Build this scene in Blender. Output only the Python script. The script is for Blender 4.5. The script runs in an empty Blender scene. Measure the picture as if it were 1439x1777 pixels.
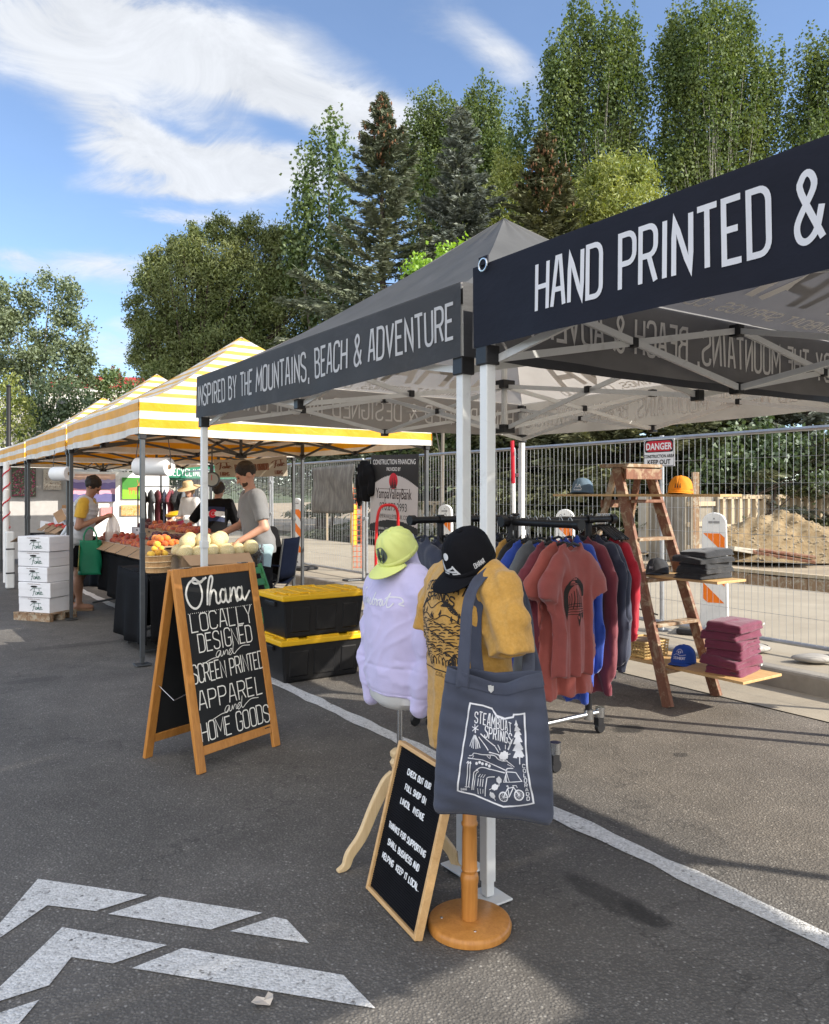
import bpy, bmesh, math, random
import numpy as np
from mathutils import Vector, Matrix
from mathutils.bvhtree import BVHTree
PI = math.pi; R = math.radians
random.seed(7); RNG = np.random.default_rng(7)
SC = bpy.context.scene; COL = SC.collection

# ------------------------------------------------------------------ camera, sky, sun, exposure
F, HZ, CX, H = 1378.0, 856.0, 719.5, 1.48
TH = 0.597                                            # street axis: local x = across (towards the fence), local y = along the row of stalls
D1 = Vector((-math.sin(TH), math.cos(TH), 0)); D2 = Vector((math.cos(TH), math.sin(TH), 0))
A0 = Vector((0.184, 3.08, 0))
cam_d = bpy.data.cameras.new('camera'); cam = bpy.data.objects.new('camera', cam_d); COL.objects.link(cam)
cam.location = (0, 0, H); cam.rotation_euler = (R(90), 0, 0)
cam_d.sensor_fit = 'HORIZONTAL'; cam_d.sensor_width = 36; cam_d.lens = 36*F/1439
cam_d.shift_y = -(888.5-HZ)/1439; cam_d.clip_start = 0.05; cam_d.clip_end = 2000
SC.camera = cam
SUN_EL, PHI = R(30), R(37)
sh = -math.cos(PHI)*D1 + math.sin(PHI)*D2             # horizontal direction towards the sun
SUN_DIR = (sh*math.cos(SUN_EL) + Vector((0, 0, math.sin(SUN_EL)))).normalized()
sun_d = bpy.data.lights.new('sun', 'SUN'); sun_d.energy = 3.5; sun_d.angle = R(0.55); sun_d.color = (1.0, 0.93, 0.82)
sun = bpy.data.objects.new('sun', sun_d); COL.objects.link(sun)
sun.rotation_euler = SUN_DIR.to_track_quat('Z', 'Y').to_euler(); sun.location = (0, 0, 30)
SC.view_settings.view_transform = 'Standard'; SC.view_settings.look = 'None'
SC.view_settings.exposure = 1.25; SC.view_settings.gamma = 1.0
SC.cycles.max_bounces = 8; SC.cycles.diffuse_bounces = 4; SC.cycles.transparent_max_bounces = 12
SC.cycles.sample_clamp_indirect = 6
try: SC.cycles.use_denoising = True
except Exception: pass

def N(nt, typ, **kw):
    n = nt.nodes.new(typ)
    for k, v in kw.items():
        if k.startswith('i_'): n.inputs[k[2:]].default_value = v
        else: setattr(n, k, v)
    return n
def mathn(nt, op, a, b=None, clamp=False):
    n = nt.nodes.new('ShaderNodeMath'); n.operation = op; n.use_clamp = clamp
    for i, x in enumerate((a, b)):
        if x is None: continue
        if isinstance(x, (int, float)): n.inputs[i].default_value = x
        else: nt.links.new(x, n.inputs[i])
    return n.outputs[0]
def mixc(nt, fac, a, b, blend='MIX'):
    n = nt.nodes.new('ShaderNodeMix'); n.data_type = 'RGBA'; n.blend_type = blend
    for sock, x in ((n.inputs[0], fac), (n.inputs[6], a), (n.inputs[7], b)):
        if isinstance(x, (int, float)): sock.default_value = x
        elif isinstance(x, (tuple, list)): sock.default_value = tuple(x)+((1,) if len(x) == 3 else ())
        else: nt.links.new(x, sock)
    return n.outputs[2]
def mapr(nt, x, a, b, c=0.0, d=1.0, smooth=False):
    n = nt.nodes.new('ShaderNodeMapRange'); n.clamp = True
    if smooth: n.interpolation_type = 'SMOOTHSTEP'
    nt.links.new(x, n.inputs[0])
    for i, v in enumerate((a, b, c, d)): n.inputs[i+1].default_value = v
    return n.outputs[0]
def noise(nt, vec, scale, detail=4, rough=.55, dist=0.0, out='Fac'):
    n = nt.nodes.new('ShaderNodeTexNoise'); nt.links.new(vec, n.inputs['Vector'])
    n.inputs['Scale'].default_value = scale; n.inputs['Detail'].default_value = detail
    n.inputs['Roughness'].default_value = rough; n.inputs['Distortion'].default_value = dist
    return n.outputs[out]

W = bpy.data.worlds.new('World'); SC.world = W; W.use_nodes = True
def build_world():
    nt = W.node_tree; nt.nodes.clear()
    out = N(nt, 'ShaderNodeOutputWorld'); bg = N(nt, 'ShaderNodeBackground')
    sky = N(nt, 'ShaderNodeTexSky'); sky.sky_type = 'NISHITA'; sky.sun_disc = False
    sky.sun_elevation = SUN_EL; sky.sun_rotation = math.atan2(SUN_DIR.x, SUN_DIR.y); sky.altitude = 2000
    sky.air_density = 1.0; sky.dust_density = 0.6; sky.ozone_density = 1.6
    geo = N(nt, 'ShaderNodeTexCoord'); d = geo.outputs['Generated']
    sep = N(nt, 'ShaderNodeSeparateXYZ'); nt.links.new(d, sep.inputs[0])
    zz = mathn(nt, 'ADD', mathn(nt, 'MAXIMUM', sep.outputs[2], 0.0), 0.16)
    px = mathn(nt, 'DIVIDE', sep.outputs[0], zz); py = mathn(nt, 'DIVIDE', sep.outputs[1], zz)
    cmb = N(nt, 'ShaderNodeCombineXYZ'); nt.links.new(px, cmb.inputs[0]); nt.links.new(py, cmb.inputs[1])
    p = cmb.outputs[0]
    n1 = noise(nt, p, 0.95, 9, .60, .9); n2 = noise(nt, p, 2.9, 7, .62, .5)
    wisp = N(nt, 'ShaderNodeMapping'); wisp.inputs['Scale'].default_value = (.55, 1.9, 1); wisp.inputs['Rotation'].default_value = (0, 0, R(-24))
    nt.links.new(p, wisp.inputs[0]); n3 = noise(nt, wisp.outputs[0], 1.3, 8, .62, 1.0)
    n4 = noise(nt, p, 4.6, 9, .66, 1.1)
    # cloud banks: soft lobes round directions in the sky  (x/y, z/y of the direction, half sizes, strength)
    ax = mathn(nt, 'DIVIDE', sep.outputs[0], mathn(nt, 'MAXIMUM', sep.outputs[1], .05)); az = mathn(nt, 'DIVIDE', sep.outputs[2], mathn(nt, 'MAXIMUM', sep.outputs[1], .05))
    tot = None
    for (cx_, cz_, sx, sz, rot, st) in CLOUDS:
        c, s = math.cos(rot), math.sin(rot)
        dx = mathn(nt, 'SUBTRACT', ax, cx_); dz = mathn(nt, 'SUBTRACT', az, cz_)
        a = mathn(nt, 'DIVIDE', mathn(nt, 'ADD', mathn(nt, 'MULTIPLY', dx, c), mathn(nt, 'MULTIPLY', dz, s)), sx)
        b = mathn(nt, 'DIVIDE', mathn(nt, 'SUBTRACT', mathn(nt, 'MULTIPLY', dz, c), mathn(nt, 'MULTIPLY', dx, s)), sz)
        q = mathn(nt, 'ADD', mathn(nt, 'MULTIPLY', a, a), mathn(nt, 'MULTIPLY', b, b))
        g = mathn(nt, 'MULTIPLY', mathn(nt, 'POWER', 2.718, mathn(nt, 'MULTIPLY', q, -1.0)), st)
        tot = g if tot is None else mathn(nt, 'ADD', tot, g)
    dens = mathn(nt, 'ADD', mathn(nt, 'MULTIPLY', mathn(nt, 'MULTIPLY', tot, .60), mathn(nt, 'ADD', mathn(nt, 'MULTIPLY', n4, 2.5), -.38)), mathn(nt, 'ADD', mathn(nt, 'MULTIPLY', n1, .55), mathn(nt, 'ADD', mathn(nt, 'MULTIPLY', n2, .46), mathn(nt, 'MULTIPLY', n3, .42))))
    dens = mathn(nt, 'ADD', dens, mapr(nt, sep.outputs[1], -.05, -.45, 0, .42, True))      # unseen cloud cover added behind the camera for fill light
    cl = mapr(nt, dens, .70, 1.16, .05, .92, True)
    shade = mapr(nt, n4, .3, .7, .80, 1.04)
    cc = mixc(nt, 1.0, (3.5, 3.6, 3.75), shade, 'MULTIPLY')
    cc = mixc(nt, mapr(nt, sep.outputs[1], .15, -.35), cc, (8.6, 8.5, 8.4))        # clouds behind the camera made brighter, as added fill light
    skyc = mixc(nt, 1.0, sky.outputs[0], (.93, .96, .99), 'MULTIPLY')
    col = mixc(nt, cl, skyc, cc)
    nt.links.new(col, bg.inputs[0]); bg.inputs[1].default_value = SKY_STRENGTH
    nt.links.new(bg.outputs[0], out.inputs[0])
SKY_STRENGTH = 0.115
def sd(u, v): return ((u-CX)/F, (HZ-v)/F)
CLOUDS = [(*sd(110, 70), .22, .085, R(-16), .66), (*sd(330, 60), .16, .05, R(-10), .55), (*sd(470, 160), .22, .034, R(-24), .62), (*sd(640, 190), .12, .03, R(-14), .6), (*sd(830, 60), .11, .034, R(-45), .46), (*sd(900, 110), .05, .03, R(-30), .4),
          (*sd(215, 215), .065, .03, R(-30), .62), (*sd(300, 280), .13, .030, R(-10), .85), (*sd(440, 280), .10, .026, R(-6), .75), (*sd(250, 330), .10, .016, R(-4), .62), (*sd(400, 325), .07, .013, R(4), .5), (*sd(290, 378), .13, .010, R(-4), .55), (*sd(200, 465), .085, .020, R(-6), .62), (*sd(290, 478), .05, .012, 0, .45),
          (*sd(20, 450), .045, .018, R(-14), .7), (*sd(215, 590), .05, .035, 0, .55), (*sd(20, 250), .06, .06, 0, -.6), (*sd(70, 385), .09, .025, 0, -.5), (*sd(1100, 40), .3, .13, 0, -.34), (*sd(1000, 30), .1, .06, 0, -.2),
          (*sd(660, 60), .09, .028, R(-25), -.5), (*sd(300, 225), .07, .012, R(-25), -.35), (*sd(420, 430), .12, .03, 0, -.4), (*sd(520, 235), .10, .012, R(-22), -.3), (*sd(130, 545), .06, .03, 0, -.35)]
build_world()

# ------------------------------------------------------------------ helpers
def gp(u, v, z=0.0):
    """the point at height z seen at photograph pixel u, v"""
    Y = (H-z)*F/(v-HZ); return Vector(((u-CX)/F*Y, Y, z))
def at(u, v, Y): return Vector(((u-CX)/F*Y, Y, H-(v-HZ)/F*Y))
def st(s, t, z=0.0): return A0 + D1*s + D2*t + Vector((0, 0, z))
def to_st(p): q = p-A0; return q.dot(D1), q.dot(D2)
def rotz(a): return Matrix.Rotation(a, 3, 'Z')

def thing(name, label, cat, loc=(0, 0, 0), rz=0.0, group=None):
    o = bpy.data.objects.new(name, None); COL.objects.link(o); o.empty_display_size = .1
    o.location = loc; o.rotation_euler = (0, 0, rz); o['label'] = label; o['category'] = cat
    if group: o['group'] = group
    return o
def tag(o, label, cat, group=None, kind=None):
    o['label'] = label; o['category'] = cat
    if group: o['group'] = group
    if kind: o['kind'] = kind
    return o
def struct(o): o['kind'] = 'structure'; return o
def kids(o): return [c for c in o.children]
def dup(o, parent=None, label=None, group=None):
    c = o.copy(); COL.objects.link(c)
    if parent is not None: c.parent = parent
    if label: c['label'] = label
    if group: c['group'] = group
    for ch in list(o.children): dup(ch, c)
    return c

class MB:
    def __init__(s): s.v = []; s.f = []; s.m = []; s.cur = 0
    def add(s, vs, fs):
        b = len(s.v); s.v += [tuple(p) for p in vs]
        for f in fs: s.f.append(tuple(b+i for i in f)); s.m.append(s.cur)
        return s
    def box(s, c, d, rot=None):
        c = Vector(c); hx, hy, hz = d[0]/2, d[1]/2, d[2]/2
        vs = [Vector((x*hx, y*hy, z*hz)) for z in (-1, 1) for y in (-1, 1) for x in (-1, 1)]
        if rot is not None: vs = [rot @ p for p in vs]
        return s.add([c+p for p in vs], [(0, 2, 3, 1), (4, 5, 7, 6), (0, 1, 5, 4), (2, 6, 7, 3), (0, 4, 6, 2), (1, 3, 7, 5)])
    def beam(s, a, b, w, h, up=(0, 0, 1)):
        a, b = Vector(a), Vector(b); t = (b-a).normalized(); u = Vector(up)
        if abs(t.dot(u)) > .98: u = Vector((0, 1, 0))
        x = t.cross(u).normalized(); y = x.cross(t).normalized()
        vs = [p + x*(sx*w/2) + y*(sy*h/2) for p in (a, b) for sx, sy in ((-1, -1), (1, -1), (1, 1), (-1, 1))]
        return s.add(vs, [(0, 1, 2, 3), (7, 6, 5, 4), (0, 4, 5, 1), (1, 5, 6, 2), (2, 6, 7, 3), (3, 7, 4, 0)])
    def tube(s, pts, r, n=8, cap=True, closed=False):
        pts = [Vector(p) for p in pts]; m = len(pts); rs = r if isinstance(r, (list, tuple)) else [r]*m
        prev = None; vs = []
        for i, p in enumerate(pts):
            if closed: t = pts[(i+1) % m]-pts[i-1]
            else: t = pts[min(i+1, m-1)]-pts[max(i-1, 0)]
            t = t.normalized() if t.length > 1e-9 else Vector((0, 0, 1))
            if prev is None: x = t.orthogonal().normalized()
            else:
                x = prev - t*prev.dot(t); x = x.normalized() if x.length > 1e-6 else t.orthogonal().normalized()
            prev = x; y = t.cross(x)
            vs += [p + (x*math.cos(2*PI*k/n)+y*math.sin(2*PI*k/n))*rs[i] for k in range(n)]
        fs = [(i*n+k, i*n+(k+1) % n, (i+1)*n+(k+1) % n, (i+1)*n+k) for i in range(m-1) for k in range(n)]
        if closed: fs += [((m-1)*n+k, (m-1)*n+(k+1) % n, (k+1) % n, k) for k in range(n)]
        elif cap: fs += [tuple(range(n-1, -1, -1)), tuple((m-1)*n+k for k in range(n))]
        return s.add(vs, fs)
    def lathe(s, prof, c=(0, 0, 0), n=24, rot=None):
        c = Vector(c); vs = []
        for r, z in prof:
            for k in range(n):
                p = Vector((r*math.cos(2*PI*k/n), r*math.sin(2*PI*k/n), z)); vs.append(c+(rot @ p if rot is not None else p))
        fs = [(i*n+k, i*n+(k+1) % n, (i+1)*n+(k+1) % n, (i+1)*n+k) for i in range(len(prof)-1) for k in range(n)]
        fs += [tuple(range(n-1, -1, -1)), tuple((len(prof)-1)*n+k for k in range(n))]
        return s.add(vs, fs)
    def prism(s, out, o, ux, uy, depth):
        """outline (2D list) in the plane o + ux*x + uy*y, extruded along ux x uy by depth"""
        o, ux, uy = Vector(o), Vector(ux), Vector(uy); nz = ux.cross(uy).normalized()*depth; n = len(out)
        vs = [o+ux*x+uy*y for x, y in out]; vs += [p+nz for p in vs]
        return s.add(vs, [tuple(range(n-1, -1, -1)), tuple(range(n, 2*n))]+[(i, (i+1) % n, n+(i+1) % n, n+i) for i in range(n)])
    def poly(s, pts): return s.add(pts, [tuple(range(len(pts)))])
    def grid(s, fn, nu, nv):
        vs = [fn(i/nu, j/nv) for j in range(nv+1) for i in range(nu+1)]; w = nu+1
        return s.add(vs, [(j*w+i, j*w+i+1, (j+1)*w+i+1, (j+1)*w+i) for j in range(nv) for i in range(nu)])
    def build(s, name, mats, parent=None, smooth=False, bevel=0, thick=0, off=-1, seg=2):
        me = bpy.data.meshes.new(name); me.from_pydata(s.v, [], s.f)
        if not isinstance(mats, (list, tuple)): mats = [mats]
        for m in mats: me.materials.append(m)
        if len(mats) > 1: me.polygons.foreach_set('material_index', s.m)
        if smooth is True: me.polygons.foreach_set('use_smooth', [True]*len(me.polygons))
        elif smooth: me.polygons.foreach_set('use_smooth', [True]*len(me.polygons)); me.set_sharp_from_angle(angle=R(smooth))
        me.update()
        o = bpy.data.objects.new(name, me); COL.objects.link(o)
        if parent is not None: o.parent = parent
        if thick: md = o.modifiers.new('thick', 'SOLIDIFY'); md.thickness = thick; md.offset = off
        if bevel:
            md = o.modifiers.new('bevel', 'BEVEL'); md.width = bevel; md.segments = seg; md.limit_method = 'ANGLE'; md.angle_limit = R(50)
        return o

def np_mesh(name, V, Q, mat, parent=None, smooth=False):
    """fast mesh from arrays: V (n,3), Q (m,4) quads"""
    me = bpy.data.meshes.new(name); n, m = len(V), len(Q); k = Q.shape[1]
    me.vertices.add(n); me.vertices.foreach_set('co', np.ascontiguousarray(V, dtype=np.float32).ravel())
    me.loops.add(m*k); me.loops.foreach_set('vertex_index', np.ascontiguousarray(Q, dtype=np.int32).ravel())
    me.polygons.add(m); me.polygons.foreach_set('loop_start', np.arange(0, m*k, k, dtype=np.int32))
    if smooth: me.polygons.foreach_set('use_smooth', np.ones(m, dtype=bool))
    me.materials.append(mat); me.update(calc_edges=True); me.validate()
    o = bpy.data.objects.new(name, me); COL.objects.link(o)
    if parent is not None: o.parent = parent
    return o

# ------------------------------------------------------------------ materials
def mat(name, col, rough=.65, var=.12, vscale=6, bump=0, bscale=120, metal=0, trans=0, back=None, spec=.35, tint=None, tscale=3, tfac=.5, detail=5, stretch=None, obrand=0, sheen=0, dirt=None):
    m = bpy.data.materials.new(name); m.use_nodes = True; nt = m.node_tree; nt.nodes.clear()
    out = N(nt, 'ShaderNodeOutputMaterial'); tc = N(nt, 'ShaderNodeTexCoord'); v = tc.outputs['Object']
    if stretch:
        mp = N(nt, 'ShaderNodeMapping'); mp.inputs['Scale'].default_value = stretch; nt.links.new(v, mp.inputs[0]); v = mp.outputs[0]
    n1 = noise(nt, v, vscale, detail, .6)
    base = mixc(nt, 1.0, col, mapr(nt, n1, .25, .75, 1-var, 1+var), 'MULTIPLY')
    if tint: base = mixc(nt, mapr(nt, noise(nt, v, tscale, 4, .6, .4), .45, .7, 0, tfac), base, tint)
    if dirt: base = mixc(nt, mapr(nt, noise(nt, v, dirt[1], 7, .7, .6), dirt[2], dirt[2]+.16, 0, dirt[3]), base, dirt[0])
    if obrand:
        oi = N(nt, 'ShaderNodeObjectInfo'); base = mixc(nt, 1.0, base, mapr(nt, oi.outputs['Random'], 0, 1, 1-obrand, 1+obrand), 'MULTIPLY')
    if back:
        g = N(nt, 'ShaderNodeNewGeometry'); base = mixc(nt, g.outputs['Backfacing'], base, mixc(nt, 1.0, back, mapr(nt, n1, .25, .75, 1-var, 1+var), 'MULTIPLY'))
    p = N(nt, 'ShaderNodeBsdfPrincipled'); nt.links.new(base, p.inputs['Base Color'])
    p.inputs['Roughness'].default_value = rough; p.inputs['Metallic'].default_value = metal; p.inputs['Specular IOR Level'].default_value = spec
    if sheen: p.inputs['Sheen Weight'].default_value = sheen; p.inputs['Sheen Roughness'].default_value = .5
    if bump:
        b = N(nt, 'ShaderNodeBump'); b.inputs['Strength'].default_value = bump; b.inputs['Distance'].default_value = .01
        nt.links.new(noise(nt, v, bscale, 3, .6), b.inputs['Height']); nt.links.new(b.outputs[0], p.inputs['Normal'])
    sh_ = p.outputs[0]
    if trans:
        t = N(nt, 'ShaderNodeBsdfTranslucent'); nt.links.new(base, t.inputs[0])
        mx = N(nt, 'ShaderNodeMixShader'); mx.inputs[0].default_value = trans
        nt.links.new(sh_, mx.inputs[1]); nt.links.new(t.outputs[0], mx.inputs[2]); sh_ = mx.outputs[0]
    nt.links.new(sh_, out.inputs[0]); return m

def wood(name, c1, c2, axis=2, rough=.45, scale=14, fine=1.0, spec=.4, wear=None):
    m = bpy.data.materials.new(name); m.use_nodes = True; nt = m.node_tree; p = nt.nodes['Principled BSDF']
    tc = N(nt, 'ShaderNodeTexCoord'); mp = N(nt, 'ShaderNodeMapping'); sc = [scale, scale, scale]; sc[axis] = scale*.07
    mp.inputs['Scale'].default_value = sc; nt.links.new(tc.outputs['Object'], mp.inputs[0]); v = mp.outputs[0]
    n1 = noise(nt, v, 1.5, 6, .62, 1.2); n2 = noise(nt, v, 9, 3, .6, .2)
    f = mapr(nt, mathn(nt, 'ADD', mathn(nt, 'MULTIPLY', n1, .7), mathn(nt, 'MULTIPLY', n2, .3*fine)), .36, .62)
    c = mixc(nt, f, c1, c2)
    if wear: c = mixc(nt, mapr(nt, noise(nt, tc.outputs['Object'], 13, 8, .72, .5), .5, .6), c, wear)
    nt.links.new(c, p.inputs['Base Color']); p.inputs['Roughness'].default_value = rough; p.inputs['Specular IOR Level'].default_value = spec
    b = N(nt, 'ShaderNodeBump'); b.inputs['Strength'].default_value = .25; b.inputs['Distance'].default_value = .004
    nt.links.new(n2, b.inputs['Height']); nt.links.new(b.outputs[0], p.inputs['Normal']); return m

def asphalt(name, paint=None):
    m = bpy.data.materials.new(name); m.use_nodes = True; nt = m.node_tree; p = nt.nodes['Principled BSDF']
    tc = N(nt, 'ShaderNodeTexCoord'); v = tc.outputs['Object']
    vo = N(nt, 'ShaderNodeTexVoronoi'); vo.inputs['Scale'].default_value = 95; vo.inputs['Randomness'].default_value = 1; nt.links.new(v, vo.inputs['Vector'])
    sepc = N(nt, 'ShaderNodeSeparateColor'); nt.links.new(vo.outputs['Color'], sepc.inputs[0])
    r = sepc.outputs[0]; edge = mapr(nt, vo.outputs['Distance'], .25, .62, 1, 0)
    vo2 = N(nt, 'ShaderNodeTexVoronoi'); vo2.inputs['Scale'].default_value = 210; nt.links.new(v, vo2.inputs['Vector'])
    s2 = N(nt, 'ShaderNodeSeparateColor'); nt.links.new(vo2.outputs['Color'], s2.inputs[0])
    big = noise(nt, v, .55, 6, .62, .6); mid = noise(nt, v, 3.4, 6, .65, .3)
    stone = mixc(nt, mapr(nt, r, .35, 1.0), (.112, .105, .095), (.212, .196, .175))
    stone = mixc(nt, mapr(nt, r, .94, .97), stone, (.33, .315, .29))
    c = mixc(nt, mathn(nt, 'MULTIPLY', edge, .75), (.100, .093, .085), stone)
    c = mixc(nt, mapr(nt, s2.outputs[1], .86, .9, 0, .6), c, (.17, .16, .145))
    c = mixc(nt, 1.0, c, mapr(nt, big, .3, .7, .80, 1.24), 'MULTIPLY')
    c = mixc(nt, 1.0, c, mapr(nt, mid, .3, .7, .86, 1.16), 'MULTIPLY')
    sp = N(nt, 'ShaderNodeSeparateXYZ'); nt.links.new(v, sp.inputs[0])
    # parking bay beyond the line turns browner and a little lighter
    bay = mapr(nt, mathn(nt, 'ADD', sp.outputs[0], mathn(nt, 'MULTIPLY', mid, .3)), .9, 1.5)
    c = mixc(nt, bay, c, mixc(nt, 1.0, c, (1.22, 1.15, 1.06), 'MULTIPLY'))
    if not paint:
        # oil spots and drips with their own outline
        for (sx, sy, ra, rb, k) in STAINS:
            q = mathn(nt, 'ADD', mathn(nt, 'POWER', mathn(nt, 'DIVIDE', mathn(nt, 'SUBTRACT', sp.outputs[0], sx), ra), 2.0), mathn(nt, 'POWER', mathn(nt, 'DIVIDE', mathn(nt, 'SUBTRACT', sp.outputs[1], sy), rb), 2.0))
            q = mathn(nt, 'ADD', q, mathn(nt, 'MULTIPLY', mathn(nt, 'SUBTRACT', noise(nt, v, 9, 4, .6), .5), 1.6))
            c = mixc(nt, mapr(nt, q, .5, 1.1, k, 0), c, (.022, .021, .02))
        ck = N(nt, 'ShaderNodeTexVoronoi'); ck.feature = 'DISTANCE_TO_EDGE'; ck.inputs['Scale'].default_value = .33
        dv = N(nt, 'ShaderNodeVectorMath'); dv.operation = 'ADD'; nt.links.new(v, dv.inputs[0]); nt.links.new(noise(nt, v, 1.7, 5, .6, 0, 'Color'), dv.inputs[1]); nt.links.new(dv.outputs[0], ck.inputs['Vector'])
        c = mixc(nt, mapr(nt, ck.outputs['Distance'], .0008, .0030, .32, 0), c, (.015, .015, .015))
    else:
        wear = mathn(nt, 'ADD', mathn(nt, 'MULTIPLY', r, .45), mathn(nt, 'ADD', mathn(nt, 'MULTIPLY', noise(nt, v, 28, 6, .7), .8), mathn(nt, 'MULTIPLY', mid, .35)))
        c = mixc(nt, mapr(nt, wear, .47, .66, .12, .97), c, mixc(nt, mapr(nt, r, .1, .9, 0, 1), paint, (.52, .515, .50)))
    nt.links.new(c, p.inputs['Base Color']); p.inputs['Roughness'].default_value = .82; p.inputs['Specular IOR Level'].default_value = .28
    b = N(nt, 'ShaderNodeBump'); b.inputs['Strength'].default_value = .55; b.inputs['Distance'].default_value = .006
    nt.links.new(mathn(nt, 'ADD', mathn(nt, 'MULTIPLY', edge, .6), mathn(nt, 'MULTIPLY', r, .5)), b.inputs['Height']); nt.links.new(b.outputs[0], p.inputs['Normal'])
    return m
def _stn(u, v): s, t = to_st(gp(u, v)); return t, s
STAINS = [(*_stn(1090, 1265), .13, .09, .75), (*_stn(1060, 1560), .07, .26, .55), (*_stn(1125, 1590), .05, .12, .5), (*_stn(1180, 1310), .05, .04, .6), (*_stn(1050, 1250), .06, .05, .5),
          (*_stn(130, 1120), .5, .12, .35), (*_stn(60, 1180), .25, .1, .3), (*_stn(450, 1450), .3, .1, .15), (*_stn(800, 1720), .1, .3, .15)]

def leafmat(name, c1, c2, c3, trans=.34, gloss=.12):
    m = bpy.data.materials.new(name); m.use_nodes = True; nt = m.node_tree; nt.nodes.clear()
    out = N(nt, 'ShaderNodeOutputMaterial'); g = N(nt, 'ShaderNodeNewGeometry'); tc = N(nt, 'ShaderNodeTexCoord')
    r = g.outputs['Random Per Island']; n1 = noise(nt, tc.outputs['Object'], .55, 3, .6)
    c = mixc(nt, r, c1, c2); c = mixc(nt, mapr(nt, mathn(nt, 'ADD', n1, mathn(nt, 'MULTIPLY', r, .22)), .48, .82), c, c3)
    d = N(nt, 'ShaderNodeBsdfDiffuse'); nt.links.new(c, d.inputs[0])
    t = N(nt, 'ShaderNodeBsdfTranslucent'); nt.links.new(mixc(nt, 1.0, c, (1.25, 1.2, .55), 'MULTIPLY'), t.inputs[0])
    gl = N(nt, 'ShaderNodeBsdfGlossy'); gl.inputs['Roughness'].default_value = .62; gl.inputs[0].default_value = (.75, .8, .8, 1)
    a = N(nt, 'ShaderNodeMixShader'); a.inputs[0].default_value = trans; nt.links.new(d.outputs[0], a.inputs[1]); nt.links.new(t.outputs[0], a.inputs[2])
    b = N(nt, 'ShaderNodeMixShader'); b.inputs[0].default_value = gloss; nt.links.new(a.outputs[0], b.inputs[1]); nt.links.new(gl.outputs[0], b.inputs[2])
    nt.links.new(b.outputs[0], out.inputs[0]); return m

M = {}
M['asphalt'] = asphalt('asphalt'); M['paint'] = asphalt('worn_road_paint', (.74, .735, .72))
M['concrete'] = mat('concrete', (.35, .305, .235), .85, .16, 2.2, .3, 90, tint=(.27, .23, .175), tscale=1.1, tfac=.5)
M['kerb'] = mat('kerb_concrete', (.30, .275, .235), .85, .2, 5, .35, 110, tint=(.18, .16, .14), tscale=4, tfac=.55)
M['dirt'] = mat('dirt', (.32, .26, .18), .95, .25, 3, .6, 40, tint=(.22, .17, .12), tscale=1, tfac=.6)
M['grass'] = mat('rough_grass', (.05, .075, .022), .95, .35, 2, .8, 60, tint=(.12, .10, .04), tscale=.5, tfac=.6)
M['white_metal'] = mat('white_powder_metal', (.70, .71, .70), .42, .06, 5, 0, 1, dirt=((.45, .44, .42), 9, .56, .5))
M['grey_metal'] = mat('galvanised_steel', (.42, .43, .44), .42, .14, 9, .05, 60, metal=.75)
M['dark_metal'] = mat('dark_grey_metal', (.075, .08, .085), .42, .15, 7, 0, 1, metal=.3, dirt=((.2, .2, .2), 14, .6, .4))
M['black_plastic'] = mat('black_plastic', (.016, .016, .018), .42, .2, 5, .05, 150)
M['black_iron'] = mat('black_pipe', (.02, .02, .022), .38, .2, 9, .05, 90, metal=.4)
M['chrome'] = mat('bright_steel', (.55, .56, .57), .25, .05, 5, metal=1)
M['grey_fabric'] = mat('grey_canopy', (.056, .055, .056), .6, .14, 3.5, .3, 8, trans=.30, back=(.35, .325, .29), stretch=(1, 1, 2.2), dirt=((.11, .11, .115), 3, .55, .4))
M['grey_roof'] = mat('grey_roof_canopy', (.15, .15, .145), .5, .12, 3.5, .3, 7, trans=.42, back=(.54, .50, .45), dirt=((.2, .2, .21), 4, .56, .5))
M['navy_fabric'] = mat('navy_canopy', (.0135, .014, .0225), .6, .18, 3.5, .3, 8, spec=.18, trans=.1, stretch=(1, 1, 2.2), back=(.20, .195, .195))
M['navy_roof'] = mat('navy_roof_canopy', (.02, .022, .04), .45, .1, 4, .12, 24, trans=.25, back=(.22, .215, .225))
M['print_white'] = mat('white_print', (.80, .80, .83), .55, .05, 8, trans=.2)
M['print_grey'] = mat('grey_print', (.62, .61, .61), .55, .06, 8, trans=.25)
M['print_in'] = mat('show_through_print', (.86, .84, .81), .6, .05, 8, trans=.12)
M['white_cloth'] = mat('white_cloth', (.78, .78, .76), .7, .06, 3, .1, 40, trans=.25)
M['black_cloth'] = mat('black_cloth', (.007, .007, .008), .9, .3, 4, .2, 60, spec=.12)
M['cardboard'] = mat('cardboard', (.34, .23, .14), .85, .12, 5, .1, 80, obrand=.15)
M['white_card'] = mat('white_carton', (.74, .75, .78), .6, .05, 5, .04, 80)
M['chalk'] = mat('chalk_paint', (.82, .80, .74), .8, .1, 60)
M['chalkboard'] = mat('chalkboard', (.012, .013, .014), .55, .3, 5, .04, 60, tint=(.03, .03, .03), tscale=2, tfac=.35)
M['honey_wood'] = wood('honey_wood', (.42, .17, .035), (.56, .25, .06), 2, .34)
M['board_wood'] = wood('light_board_wood', (.56, .33, .14), (.70, .45, .21), 0, .4)
M['oak'] = wood('oak', (.47, .25, .10), (.60, .35, .15), 2, .42)
M['pale_wood'] = wood('pale_wood', (.62, .44, .23), (.72, .54, .31), 2, .45)
M['red_wood'] = wood('worn_red_wood', (.155, .058, .032), (.235, .105, .058), 2, .65, wear=(.33, .24, .15))
M['old_wood'] = wood('weathered_wood', (.22, .13, .075), (.33, .22, .13), 2, .75, wear=(.42, .36, .27))
M['form_wood'] = wood('form_wood', (.36, .28, .18), (.46, .38, .27), 2, .8)
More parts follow.
